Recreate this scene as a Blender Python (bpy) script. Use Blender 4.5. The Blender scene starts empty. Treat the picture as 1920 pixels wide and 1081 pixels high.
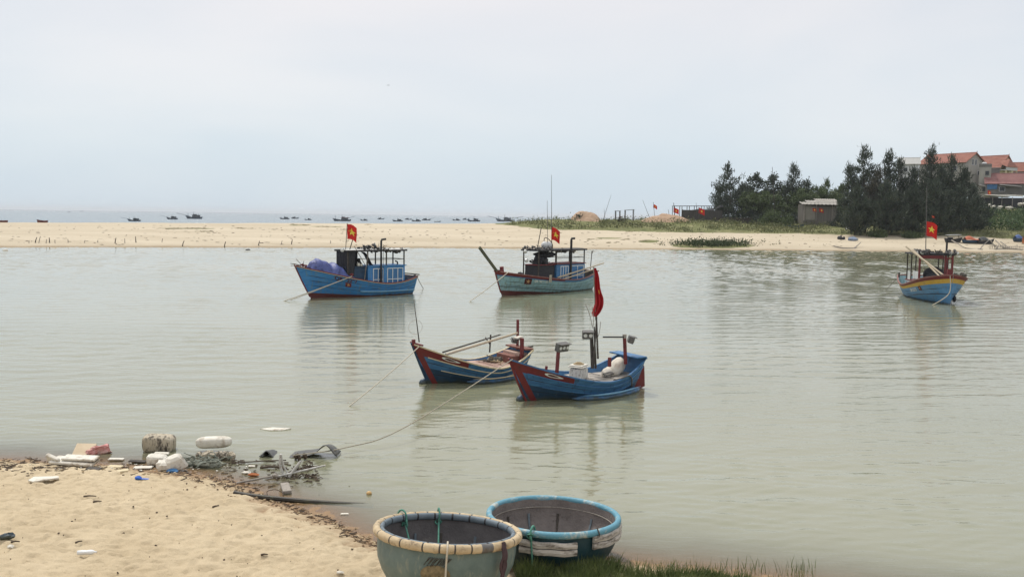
import bpy, math, random
import numpy as np
from mathutils import Vector, Matrix, Euler

# ------------------------------------------------------------------ camera, sky, sun
sc = bpy.context.scene
COL = sc.collection
F_PX, CX, CY = 1700.0, 960.0, 540.5
CAM = Vector((0, 0, 5.5))
PITCH, ROLL = math.atan(135.9 / F_PX), math.atan(0.014)
FW = Vector((0, math.cos(PITCH), -math.sin(PITCH)))
_R0, _U0 = Vector((1, 0, 0)), Vector((0, math.sin(PITCH), math.cos(PITCH)))
RT = _R0 * math.cos(ROLL) + _U0 * math.sin(ROLL)
UP = -_R0 * math.sin(ROLL) + _U0 * math.cos(ROLL)
cam_data = bpy.data.cameras.new('camera')
cam_data.sensor_width = 36
cam_data.lens = 36 * F_PX / 1920
cam_data.clip_start, cam_data.clip_end = 0.1, 20000
cam = bpy.data.objects.new('camera', cam_data)
COL.objects.link(cam)
M = Matrix.Identity(4)
for i in range(3):
    M[i][0], M[i][1], M[i][2], M[i][3] = RT[i], UP[i], -FW[i], CAM[i]
cam.matrix_world = M
sc.camera = cam
sc.view_settings.view_transform = 'Standard'
sc.view_settings.look = 'None'
sc.view_settings.exposure = 0.10
sc.view_settings.gamma = 1.0
sc.cycles.max_bounces = 8
sc.cycles.transparent_max_bounces = 16
sc.cycles.volume_bounces = 0
sc.cycles.caustics_reflective = False
sc.cycles.caustics_refractive = False

SUN_EL, SUN_AZ = math.radians(62), math.radians(-35)     # azimuth from +Y towards +X
world = bpy.data.worlds.new('World')
sc.world = world
world.use_nodes = True
nt = world.node_tree
for n in list(nt.nodes): nt.nodes.remove(n)
out = nt.nodes.new('ShaderNodeOutputWorld')
bg_sky = nt.nodes.new('ShaderNodeBackground')
bg_cl = nt.nodes.new('ShaderNodeBackground')
mixw = nt.nodes.new('ShaderNodeMixShader')
sky = nt.nodes.new('ShaderNodeTexSky')
sky.sky_type = 'NISHITA'
sky.sun_disc = False
sky.sun_elevation = SUN_EL
sky.sun_rotation = SUN_AZ
sky.dust_density = 3
nt.links.new(sky.outputs[0], bg_sky.inputs[0])
bg_sky.inputs[1].default_value = 0.10
tc = nt.nodes.new('ShaderNodeTexCoord')
mp = nt.nodes.new('ShaderNodeMapping')
mp.inputs['Scale'].default_value = (1.6, 1.6, 5.0)
nt.links.new(tc.outputs['Generated'], mp.inputs[0])
cn = nt.nodes.new('ShaderNodeTexNoise')
cn.inputs['Scale'].default_value = 1.3
cn.inputs['Detail'].default_value = 5
cn.inputs['Roughness'].default_value = 0.45
cn.inputs['Distortion'].default_value = 0.3
nt.links.new(mp.outputs[0], cn.inputs['Vector'])
sep = nt.nodes.new('ShaderNodeSeparateXYZ')
nt.links.new(tc.outputs['Generated'], sep.inputs[0])
cr = nt.nodes.new('ShaderNodeValToRGB')
cr.color_ramp.elements[0].position = 0.0
cr.color_ramp.elements[0].color = (0.66, 0.75, 0.82, 1)
cr.color_ramp.elements[1].position = 1.0
cr.color_ramp.elements[1].color = (1.12, 1.12, 1.12, 1)
for p, c in ((0.07, (0.72, 0.79, 0.84, 1)), (0.16, (0.77, 0.80, 0.835, 1)), (0.24, (0.80, 0.795, 0.82, 1)), (0.5, (0.95, 0.94, 0.95, 1))):
    e = cr.color_ramp.elements.new(p); e.color = c
nt.links.new(sep.outputs[2], cr.inputs[0])
cr2 = nt.nodes.new('ShaderNodeValToRGB')
cr2.color_ramp.elements[0].position = 0.32
cr2.color_ramp.elements[0].color = (0.90, 0.945, 0.98, 1)
cr2.color_ramp.elements[1].position = 0.68
cr2.color_ramp.elements[1].color = (1.08, 1.05, 1.03, 1)
nt.links.new(cn.outputs[0], cr2.inputs[0])
mul = nt.nodes.new('ShaderNodeMix'); mul.data_type = 'RGBA'; mul.blend_type = 'MULTIPLY'
mul.inputs[0].default_value = 1.0
nt.links.new(cr.outputs[0], mul.inputs[6]); nt.links.new(cr2.outputs[0], mul.inputs[7])
nt.links.new(mul.outputs[2], bg_cl.inputs[0])
bg_cl.inputs[1].default_value = 1.0
mixw.inputs[0].default_value = 0.9                     # mostly cloud, a little clear sky through it
nt.links.new(bg_sky.outputs[0], mixw.inputs[1]); nt.links.new(bg_cl.outputs[0], mixw.inputs[2])
nt.links.new(mixw.outputs[0], out.inputs[0])

sun_d = bpy.data.lights.new('sun', 'SUN')
sun_d.energy = 2.6
sun_d.angle = math.radians(6)
sun_d.color = (1.0, 0.95, 0.87)
sun = bpy.data.objects.new('sun', sun_d)
COL.objects.link(sun)
sdir = Vector((math.sin(SUN_AZ) * math.cos(SUN_EL), math.cos(SUN_AZ) * math.cos(SUN_EL), math.sin(SUN_EL)))
sun.rotation_euler = sdir.to_track_quat('Z', 'Y').to_euler()

# ------------------------------------------------------------------ measuring helpers
def ray(px, py):
    return FW + RT * ((px - CX) / F_PX) - UP * ((py - CY) / F_PX)
def G(px, py, z=0.0):
    d = ray(px, py)
    return CAM + d * ((z - CAM.z) / d.z)
def P(px, py, D):
    d = ray(px, py)
    return CAM + d * (D / d.y)
def hor(px): return 404.6 + 0.014 * (px - 960)
HAZE = 0.00013
rnd = random.Random(7)
U = rnd.uniform

def vnoise(x, y, scale, seed=0):
    x = np.asarray(x, float) * scale; y = np.asarray(y, float) * scale
    xi = np.floor(x).astype(np.int64); yi = np.floor(y).astype(np.int64)
    fx = x - xi; fy = y - yi
    fx = fx * fx * (3 - 2 * fx); fy = fy * fy * (3 - 2 * fy)
    def h(a, b):
        n = (a * 374761393 + b * 668265263 + seed * 974634777) & 0xffffffff
        n = ((n ^ (n >> 13)) * 1274126177) & 0xffffffff
        return ((n ^ (n >> 16)) & 0xffff) / 65535.0
    return (h(xi, yi) * (1 - fx) + h(xi + 1, yi) * fx) * (1 - fy) + (h(xi, yi + 1) * (1 - fx) + h(xi + 1, yi + 1) * fx) * fy
def fbm(x, y, scale, seed=0, oct=4):
    s = 0; a = 0.5; t = 0
    for k in range(oct):
        s = s + a * vnoise(x, y, scale * 2 ** k, seed + k); t += a; a *= 0.5
    return s / t

# ------------------------------------------------------------------ materials
def lin(*c):
    r = [((v / 255) / 12.92 if v / 255 <= 0.04045 else ((v / 255 + 0.055) / 1.055) ** 2.4) for v in c]
    return (*r, 1)
MATS = {}
def mat(name, c1, c2=None, scale=3.0, rough=0.7, stain=None, stain_scale=1.5, stain_t=(0.55, 0.7), bump=0.0, bump_scale=20, metal=0.0, stretch=(1, 1, 1), slime=False, stain_stretch=None, trans=0.0, spec=0.4):
    m = bpy.data.materials.new(name)
    m.use_nodes = True
    n = m.node_tree.nodes; l = m.node_tree.links
    b = n['Principled BSDF']
    b.inputs['Roughness'].default_value = rough
    b.inputs['Metallic'].default_value = metal
    b.inputs['Specular IOR Level'].default_value = spec
    t = n.new('ShaderNodeTexCoord')
    mpg = n.new('ShaderNodeMapping'); mpg.inputs['Scale'].default_value = stretch
    l.new(t.outputs['Object'], mpg.inputs[0])
    no = n.new('ShaderNodeTexNoise'); no.inputs['Scale'].default_value = scale; no.inputs['Detail'].default_value = 6
    no.inputs['Roughness'].default_value = 0.65
    l.new(mpg.outputs[0], no.inputs['Vector'])
    r = n.new('ShaderNodeValToRGB')
    r.color_ramp.elements[0].position = 0.3; r.color_ramp.elements[1].position = 0.7
    r.color_ramp.elements[0].color = (*c1[:3], 1)
    r.color_ramp.elements[1].color = (*(c2 or c1)[:3], 1)
    l.new(no.outputs[0], r.inputs[0])
    colout = r.outputs[0]
    if stain:
        n2 = n.new('ShaderNodeTexNoise'); n2.inputs['Scale'].default_value = stain_scale; n2.inputs['Detail'].default_value = 8
        n2.inputs['Roughness'].default_value = 0.7
        if stain_stretch:
            mp2 = n.new('ShaderNodeMapping'); mp2.inputs['Scale'].default_value = stain_stretch
            l.new(t.outputs['Object'], mp2.inputs[0]); l.new(mp2.outputs[0], n2.inputs['Vector'])
        else: l.new(mpg.outputs[0], n2.inputs['Vector'])
        r2 = n.new('ShaderNodeValToRGB')
        r2.color_ramp.elements[0].position, r2.color_ramp.elements[1].position = stain_t
        r2.color_ramp.elements[0].color = (0, 0, 0, 1); r2.color_ramp.elements[1].color = (1, 1, 1, 1)
        l.new(n2.outputs[0], r2.inputs[0])
        mx = n.new('ShaderNodeMix'); mx.data_type = 'RGBA'
        l.new(r2.outputs[0], mx.inputs[0]); l.new(colout, mx.inputs[6]); mx.inputs[7].default_value = (*stain[:3], 1)
        colout = mx.outputs[2]
    if slime:      # weed and mud growing on the hull just above the water
        n4 = n.new('ShaderNodeTexNoise'); n4.inputs['Scale'].default_value = 5; n4.inputs['Detail'].default_value = 6; l.new(t.outputs['Object'], n4.inputs['Vector'])
        sz = n.new('ShaderNodeSeparateXYZ'); l.new(t.outputs['Object'], sz.inputs[0])
        ma = n.new('ShaderNodeMath'); ma.operation = 'MULTIPLY_ADD'; ma.inputs[1].default_value = -0.28; l.new(n4.outputs[0], ma.inputs[0]); l.new(sz.outputs[2], ma.inputs[2])
        mr = n.new('ShaderNodeMapRange'); mr.inputs[1].default_value = -0.10; mr.inputs[2].default_value = 0.0; mr.inputs[3].default_value = 0.85; mr.inputs[4].default_value = 0
        l.new(ma.outputs[0], mr.inputs[0])
        m4 = n.new('ShaderNodeMix'); m4.data_type = 'RGBA'; l.new(mr.outputs[0], m4.inputs[0]); l.new(colout, m4.inputs[6]); m4.inputs[7].default_value = (0.05, 0.055, 0.035, 1)
        colout = m4.outputs[2]
    l.new(colout, b.inputs['Base Color'])
    if bump:
        n3 = n.new('ShaderNodeTexNoise'); n3.inputs['Scale'].default_value = bump_scale; n3.inputs['Detail'].default_value = 5
        l.new(mpg.outputs[0], n3.inputs['Vector'])
        bp = n.new('ShaderNodeBump'); bp.inputs['Distance'].default_value = bump; bp.inputs['Strength'].default_value = 1
        l.new(n3.outputs[0], bp.inputs['Height']); l.new(bp.outputs[0], b.inputs['Normal'])
    if trans:
        tr = n.new('ShaderNodeBsdfTranslucent'); l.new(colout, tr.inputs[0])
        ms = n.new('ShaderNodeMixShader'); ms.inputs[0].default_value = trans
        l.new(b.outputs[0], ms.inputs[1]); l.new(tr.outputs[0], ms.inputs[2]); l.new(ms.outputs[0], n['Material Output'].inputs[0])
    MATS[name] = m
    return m

SS = dict(stain_stretch=(4.5, 4.5, 0.7), slime=True)
blue = mat('blue_paint', (0.025, 0.15, 0.40), (0.055, 0.25, 0.55), 2.5, 0.5, stain=(0.13, 0.19, 0.20), stain_scale=1.6, stain_t=(0.50, 0.72), bump=0.006, bump_scale=14, stretch=(0.6, 1, 3.5), **SS)
blue_dk = mat('dark_blue_paint_and_shade', (0.010, 0.034, 0.072), (0.022, 0.062, 0.125), 3, 0.45, stain=(0.09, 0.13, 0.14), stain_scale=1.8, stain_t=(0.58, 0.8), bump=0.006, bump_scale=14, stretch=(0.6, 1, 3.5), **SS)
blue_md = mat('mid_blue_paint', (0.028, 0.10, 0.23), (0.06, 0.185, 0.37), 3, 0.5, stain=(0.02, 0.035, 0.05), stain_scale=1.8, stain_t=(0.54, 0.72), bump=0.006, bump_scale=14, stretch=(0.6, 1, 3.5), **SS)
blue_edge = mat('worn_blue_edge', (0.10, 0.28, 0.46), (0.24, 0.42, 0.55), 5, 0.55, stain=(0.05, 0.10, 0.12), stain_scale=5)
sky_paint = mat('pale_blue_paint', (0.20, 0.37, 0.43), (0.30, 0.47, 0.53), 2, 0.5, stain=(0.16, 0.20, 0.15), stain_scale=1.5, stain_t=(0.47, 0.7), bump=0.006, bump_scale=12, stretch=(0.6, 1, 3), **SS)
gray_blue = mat('grey_blue_paint', (0.055, 0.19, 0.40), (0.10, 0.27, 0.50), 2, 0.5, stain=(0.12, 0.15, 0.16), stain_scale=1.6, stain_t=(0.5, 0.72), bump=0.006, bump_scale=12, stretch=(0.6, 1, 3), **SS)
red_dk = mat('dark_red_paint', (0.12, 0.016, 0.018), (0.19, 0.03, 0.03), 4, 0.6, stain=(0.05, 0.018, 0.018), stain_scale=4, stain_t=(0.5, 0.7), bump=0.004)
red_br = mat('red_brown_boot_paint', (0.085, 0.02, 0.02), (0.13, 0.035, 0.03), 4, 0.7, stain=(0.05, 0.04, 0.03), stain_scale=4)
yellow_p = mat('faded_yellow_paint', (0.46, 0.27, 0.035), (0.54, 0.36, 0.07), 4, 0.6, stain=(0.3, 0.24, 0.12), stain_scale=5)
cream_p = mat('cream_paint', (0.50, 0.42, 0.26), (0.60, 0.52, 0.36), 6, 0.7, stain=(0.25, 0.2, 0.13), stain_scale=6)
white_p = mat('white_paint', (0.62, 0.64, 0.64), (0.75, 0.76, 0.75), 5, 0.6, stain=(0.35, 0.33, 0.28), stain_scale=7, stain_t=(0.6, 0.75))
deck_w = mat('weathered_deck_boards', (0.33, 0.24, 0.18), (0.45, 0.35, 0.27), 3, 0.8, stain=(0.2, 0.13, 0.09), stain_scale=4, bump=0.01, bump_scale=10, stretch=(0.4, 5, 1))
deck_g = mat('grey_deck_boards', (0.30, 0.28, 0.25), (0.42, 0.39, 0.35), 3, 0.8, stain=(0.16, 0.13, 0.1), stain_scale=4, bump=0.01, bump_scale=10, stretch=(0.4, 5, 1))
deck_pink = mat('pinkish_deck_boards', (0.38, 0.26, 0.21), (0.48, 0.35, 0.29), 3, 0.8, stain=(0.25, 0.15, 0.12), stain_scale=4, bump=0.01, bump_scale=10, stretch=(0.4, 5, 1))
black_m = mat('sooty_black', (0.012, 0.012, 0.014), (0.03, 0.03, 0.033), 6, 0.6, bump=0.004)
dark_w = mat('dark_weathered_wood', (0.035, 0.03, 0.026), (0.075, 0.065, 0.055), 5, 0.8, stain=(0.13, 0.12, 0.11), stain_scale=6, bump=0.005)
grey_w = mat('grey_driftwood', (0.20, 0.18, 0.16), (0.34, 0.31, 0.27), 6, 0.85, stain=(0.09, 0.075, 0.06), stain_scale=7, bump=0.006, stretch=(1, 1, 1))
bamboo = mat('pale_bamboo', (0.38, 0.31, 0.22), (0.50, 0.43, 0.32), 5, 0.6, stain=(0.22, 0.17, 0.12), stain_scale=5, bump=0.003)
steel_g = mat('dull_grey_metal', (0.08, 0.078, 0.075), (0.16, 0.155, 0.15), 8, 0.5, stain=(0.10, 0.07, 0.05), stain_scale=9, metal=0.3)
lamp_glass = mat('lamp_glass', (0.55, 0.56, 0.54), (0.7, 0.7, 0.68), 5, 0.15, spec=0.7)
foam_w = mat('dirty_white_foam', (0.56, 0.53, 0.46), (0.68, 0.66, 0.60), 5, 0.85, stain=(0.28, 0.23, 0.17), stain_scale=3.5, stain_t=(0.48, 0.66), bump=0.015, bump_scale=9)
foam_d = mat('muddy_foam', (0.34, 0.29, 0.21), (0.50, 0.45, 0.36), 4, 0.85, stain=(0.06, 0.05, 0.04), stain_scale=4.5, stain_t=(0.48, 0.6), bump=0.02, bump_scale=9, stretch=(2.5, 2.5, 0.8))
sack_w = mat('cream_woven_sack', (0.55, 0.50, 0.42), (0.66, 0.62, 0.55), 5, 0.8, stain=(0.42, 0.28, 0.2), stain_scale=3, bump=0.02, bump_scale=8)
flag_r = mat('red_flag_cloth', (0.52, 0.022, 0.016), (0.44, 0.02, 0.016), 4, 0.8, trans=0.35)
flag_dr = mat('deep_red_flag_cloth', (0.40, 0.010, 0.018), (0.30, 0.009, 0.014), 4, 0.8, trans=0.2)
star_y = mat('yellow_star_cloth', (0.80, 0.62, 0.05), (0.80, 0.66, 0.12), 4, 0.8)
star_dull = mat('dull_gold_paint', (0.42, 0.25, 0.12), (0.50, 0.30, 0.16), 4, 0.8)
emblem_dk = mat('dark_emblem_paint', (0.06, 0.014, 0.014), (0.09, 0.02, 0.02), 4, 0.7)
tarp_b = mat('blue_purple_tarpaulin', (0.055, 0.075, 0.24), (0.10, 0.13, 0.34), 2.5, 0.5, stain=(0.03, 0.04, 0.14), stain_scale=2.5, stain_t=(0.5, 0.62), bump=0.03, bump_scale=3.5, trans=0.1)
rope_c = mat('pale_rope', (0.42, 0.38, 0.30), (0.52, 0.48, 0.40), 20, 0.9, bump=0.004, bump_scale=60)
rope_d = mat('dark_wet_rope', (0.10, 0.09, 0.075), (0.16, 0.145, 0.12), 20, 0.9)
rope_g = mat('green_rope', (0.04, 0.16, 0.12), (0.10, 0.26, 0.20), 20, 0.85, bump=0.004, bump_scale=60)
net_g = mat('grey_green_net', (0.10, 0.12, 0.10), (0.24, 0.25, 0.21), 12, 0.9, stain=(0.3, 0.28, 0.2), stain_scale=9)
net_d = mat('dark_net_and_shade', (0.018, 0.02, 0.026), (0.045, 0.045, 0.05), 9, 0.9, bump=0.02, bump_scale=12)
orange_pl = mat('red_orange_plastic', (0.50, 0.06, 0.03), (0.56, 0.08, 0.04), 4, 0.45)
rubber = mat('black_rubber_sheet', (0.03, 0.03, 0.028), (0.06, 0.058, 0.05), 3, 0.35, stain=(0.14, 0.12, 0.09), stain_scale=4)
blue_pl = mat('bright_blue_plastic', (0.02, 0.10, 0.45), (0.03, 0.14, 0.55), 5, 0.5)
pink_pl = mat('pink_printed_plastic', (0.42, 0.12, 0.11), (0.55, 0.35, 0.32), 9, 0.5, stain=(0.6, 0.5, 0.46), stain_scale=6)
rust = mat('rusty_orange', (0.30, 0.09, 0.03), (0.38, 0.14, 0.05), 9, 0.8)
twig_m = mat('wet_twigs', (0.045, 0.032, 0.022), (0.11, 0.08, 0.055), 7, 0.8)
straw_m = mat('dry_straw', (0.33, 0.25, 0.15), (0.44, 0.35, 0.22), 7, 0.9)

# ------------------------------------------------------------------ object helpers
def link(o, parent=None):
    COL.objects.link(o)
    if parent: o.parent = parent
    return o
def tag(o, label=None, cat=None, group=None, kind=None):
    if label: o['label'] = label
    if cat: o['category'] = cat
    if group: o['group'] = group
    if kind: o['kind'] = kind
    return o
def empty(name, loc=(0, 0, 0), rz=0.0, label=None, cat=None, group=None):
    o = bpy.data.objects.new(name, None)
    o.empty_display_size = 0.3
    o.location = loc; o.rotation_euler = (0, 0, rz)
    COL.objects.link(o)
    return tag(o, label, cat, group)
def children(o): return [c for c in bpy.data.objects if c.parent == o]
def copy_tree(o, parent=None):
    kids = children(o)
    c = o.copy(); COL.objects.link(c)
    if parent: c.parent = parent
    for k in kids: copy_tree(k, c)
    return c

class MB:
    def __init__(s): s.v = []; s.f = []; s.m = []; s.mi = 0
    def add(s, vs, fs, mi=None):
        o = len(s.v)
        s.v += [tuple(v) for v in vs]
        s.f += [tuple(i + o for i in f) for f in fs]
        s.m += [s.mi if mi is None else mi] * len(fs)
        return s
    def box(s, c, d, rot=None, taper=1.0, mi=None, bev=0.0):
        R = Euler(rot).to_matrix() if rot is not None else Matrix.Identity(3)
        c = Vector(c); hx, hy, hz = d[0] / 2, d[1] / 2, d[2] / 2
        if bev <= 0:
            vs = []
            for z, k in ((-hz, 1), (hz, taper)):
                for x, y in ((-hx, -hy), (hx, -hy), (hx, hy), (-hx, hy)):
                    vs.append(c + R @ Vector((x * k, y * k, z)))
            return s.add(vs, [(3, 2, 1, 0), (4, 5, 6, 7), (0, 1, 5, 4), (1, 2, 6, 5), (2, 3, 7, 6), (3, 0, 4, 7)], mi)
        rings = []
        b = min(bev, hx * .9, hy * .9, hz * .9)
        for z, i in ((-hz, b), (-hz + b, 0), (hz - b, 0), (hz, b)):
            k = 1 if z < 0 else taper
            pts = []
            X, Y = hx * k, hy * k
            for sx, sy in ((-1, -1), (1, -1), (1, 1), (-1, 1)):
                a = (sx * (X - i), sy * (Y - i - b)); bb = (sx * (X - i - b), sy * (Y - i))
                pts += [a, bb] if sx * sy < 0 else [bb, a]
            # order: corner (-,-): bb then a ... keep loop orientation
            pts = [(-X + i, -Y + i + b), (-X + i + b, -Y + i), (X - i - b, -Y + i), (X - i, -Y + i + b), (X - i, Y - i - b), (X - i - b, Y - i), (-X + i + b, Y - i), (-X + i, Y - i - b)]
            rings.append([c + R @ Vector((x, y, z)) for x, y in pts])
        return s.loft(rings, cap=True, mi=mi)
    def loft(s, rings, closed=True, cap=False, mi=None):
        n = len(rings[0]); o = len(s.v)
        vs = [v for r in rings for v in r]; fs = []
        for i in range(len(rings) - 1):
            for j in range(n if closed else n - 1):
                k = (j + 1) % n
                fs.append((i * n + j, i * n + k, (i + 1) * n + k, (i + 1) * n + j))
        if cap:
            fs.append(tuple(reversed(range(n)))); fs.append(tuple(range((len(rings) - 1) * n, len(rings) * n)))
        return s.add(vs, fs, mi)
    def tube(s, pts, r, n=8, r2=None, mi=None, flat=1.0):
        pts = [Vector(p) for p in pts]; rings = []
        N = len(pts)
        ref = None
        for i, p in enumerate(pts):
            d = (pts[min(i + 1, N - 1)] - pts[max(i - 1, 0)])
            if d.length < 1e-9: d = Vector((0, 0, 1))
            d.normalize()
            if ref is None:
                ref = Vector((0, 0, 1)) if abs(d.z) < 0.9 else Vector((1, 0, 0))
            a = d.cross(ref).normalized(); b = a.cross(d).normalized()
            ref = b
            rr = r if r2 is None else r + (r2 - r) * i / max(1, N - 1)
            rings.append([p + a * rr * math.cos(2 * math.pi * k / n) + b * rr * flat * math.sin(2 * math.pi * k / n) for k in range(n)])
        return s.loft(rings, cap=True, mi=mi)
    def lathe(s, prof, n=24, c=(0, 0, 0), M3=None, mi=None):
        c = Vector(c); rings = []
        for r, z in prof:
            ring = []
            for k in range(n):
                v = Vector((r * math.cos(2 * math.pi * k / n), r * math.sin(2 * math.pi * k / n), z))
                ring.append(c + (M3 @ v if M3 else v))
            rings.append(ring)
        return s.loft(rings, cap=True, mi=mi)
    def grid(s, fn, nu, nv, mi=None):
        vs = [fn(i / nu, j / nv) for i in range(nu + 1) for j in range(nv + 1)]
        fs = [(i * (nv + 1) + j, (i + 1) * (nv + 1) + j, (i + 1) * (nv + 1) + j + 1, i * (nv + 1) + j + 1) for i in range(nu) for j in range(nv)]
        return s.add(vs, fs, mi)
    def blob(s, c, r, n=12, m=8, jit=0.1, sq=2.0, rot=None, seed=0, mi=None):
        rr = random.Random(seed); c = Vector(c); R = Euler(rot).to_matrix() if rot is not None else Matrix.Identity(3)
        ph = [rr.uniform(0, 6.28) for _ in range(6)]
        def se(v, p): return math.copysign(abs(v) ** (2 / p), v)
        rings = []
        for i in range(m + 1):
            la = -math.pi / 2 + math.pi * i / m
            la = max(-math.pi / 2 + 0.05, min(math.pi / 2 - 0.05, la))
            ring = []
            for k in range(n):
                lo = 2 * math.pi * k / n
                j = 1 + jit * (math.sin(3 * lo + ph[0] + 2 * la) * .5 + math.sin(5 * lo + ph[1] - 3 * la) * .3 + math.sin(4 * la + ph[2] + lo) * .4) + jit * rr.uniform(-.3, .3)
                ring.append(c + R @ Vector((r[0] * j * se(math.cos(la), sq) * se(math.cos(lo), sq), r[1] * j * se(math.cos(la), sq) * se(math.sin(lo), sq), r[2] * j * se(math.sin(la), sq))))
            rings.append(ring)
        return s.loft(rings, cap=True, mi=mi)
    def build(s, name, mats, parent=None, smooth=False, loc=None):
        me = bpy.data.meshes.new(name)
        me.from_pydata(s.v, [], s.f)
        if not isinstance(mats, (list, tuple)): mats = [mats]
        for m in mats: me.materials.append(m)
        if len(mats) > 1: me.polygons.foreach_set('material_index', s.m)
        if smooth: me.polygons.foreach_set('use_smooth', [True] * len(me.polygons))
        me.update()
        o = bpy.data.objects.new(name, me)
        if loc is not None: o.location = loc
        return link(o, parent)
def spline(pts, n=6):
    pts = [Vector(p) for p in pts]; out = []
    for i in range(len(pts) - 1):
        p0 = pts[max(i - 1, 0)]; p1 = pts[i]; p2 = pts[i + 1]; p3 = pts[min(i + 2, len(pts) - 1)]
        for k in range(n):
            t = k / n
            out.append(0.5 * ((2 * p1) + (p2 - p0) * t + (2 * p0 - 5 * p1 + 4 * p2 - p3) * t * t + (3 * p1 - p0 - 3 * p2 + p3) * t ** 3))
    out.append(pts[-1]); return out
def np_mesh(name, V, Fc, mats, smooth=True):
    me = bpy.data.meshes.new(name)
    me.from_pydata(V.tolist() if hasattr(V, 'tolist') else V, [], Fc.tolist() if hasattr(Fc, 'tolist') else Fc)
    for m in (mats if isinstance(mats, (list, tuple)) else [mats]): me.materials.append(m)
    if smooth: me.polygons.foreach_set('use_smooth', [True] * len(me.polygons))
    me.update()
    return bpy.data.objects.new(name, me)
def attr(o, name, vals):
    a = o.data.attributes.new(name, 'FLOAT', 'POINT'); a.data.foreach_set('value', np.asarray(vals, np.float32).ravel())
def grid_faces(nx, ny):
    i, j = np.meshgrid(np.arange(nx - 1), np.arange(ny - 1), indexing='ij')
    a = (i * ny + j).ravel()
    return np.stack([a, a + ny, a + ny + 1, a + 1], 1)

# ------------------------------------------------------------------ terrain: near beach
SH = [(-2600, 850), (-900, 852), (-300, 856), (0, 861), (120, 868), (240, 874), (340, 884), (420, 899), (480, 922), (540, 944), (600, 966), (660, 994), (705, 1014), (760, 1036), (850, 1056), (940, 1064), (1010, 1062), (1060, 1052), (1150, 1048), (1230, 1058), (1320, 1066), (1440, 1084), (1600, 1110), (1900, 1150), (2600, 1220)]
SHW = [(G(a, b).x, G(a, b).y) for a, b in SH]
SHW += [(12, 6.0), (40, 2.0), (120, -4)]
def shore_sd(X, Y):
    X = np.asarray(X, float); Y = np.asarray(Y, float)
    best = np.full(X.shape, 1e9); sgn = np.ones(X.shape)
    for (ax, ay), (bx, by) in zip(SHW[:-1], SHW[1:]):
        dx, dy = bx - ax, by - ay; L2 = dx * dx + dy * dy
        t = np.clip(((X - ax) * dx + (Y - ay) * dy) / L2, 0, 1)
        ex, ey = X - (ax + t * dx), Y - (ay + t * dy)
        d = np.hypot(ex, ey)
        cr_ = dx * (Y - ay) - dy * (X - ax)
        upd = d < best - 1e-9
        best = np.where(upd, d, best); sgn = np.where(upd, np.where(cr_ < 0, 1.0, -1.0), sgn)
    return best * sgn           # > 0 on land
def beach_z(X, Y, fine=True):
    d = shore_sd(X, Y)
    X = np.asarray(X, float); Y = np.asarray(Y, float)
    d = d + (fbm(X, Y, 0.9, 3, 3) - 0.5) * 0.5
    land = 0.16 * (1 - np.exp(-np.maximum(d, 0) / 0.8)) + 0.05 * np.minimum(np.maximum(d, 0), 8)
    wat = np.where(d < 0, 0.055 * d - 0.025 * d * d, 0)
    z = np.where(d > 0, land, np.maximum(wat, -1.6))
    z = z + np.clip((8.0 - Y) / 6.0, 0, 1) ** 1.3 * 3.2 * np.clip(d / 2.0, 0, 1)
    if fine:
        k = np.clip(d / 0.7, 0, 1)
        z = z + k * (0.05 * (fbm(X, Y, 1.1, 11, 3) - 0.5) + 0.06 * (fbm(X * .75, Y * 1.2, 4.4, 21, 2) - .5) - 0.05 * np.clip(1.0 - np.abs(2 * vnoise(X * .7, Y * 1.3, 6.0, 28) - 1) * 3.0, 0, 1) + 0.065 * (vnoise(X * .75, Y * 1.2, 9.5, 25) - .5))
        z = z + (1 - k) * np.clip((d + 0.5) / 0.5, 0, 1) * 0.05 * (vnoise(X, Y, 9, 35) - 0.5)
    return z
xs = np.concatenate([np.arange(-91, -13, 2.0), np.arange(-13, 6, 0.045), np.arange(6, 60, 2.0)])
ys = np.concatenate([np.arange(-20, 6, 1.0), np.arange(6, 12, 0.10), np.arange(12, 21, 0.045), np.arange(21, 24, .1), np.arange(24, 30, 0.5)])
X, Y = np.meshgrid(xs, ys, indexing='ij')
Z = beach_z(X, Y)
beach = np_mesh('beach', np.stack([X.ravel(), Y.ravel(), Z.ravel()], 1), grid_faces(len(xs), len(ys)), [])
link(beach); tag(beach, kind='structure')

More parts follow.
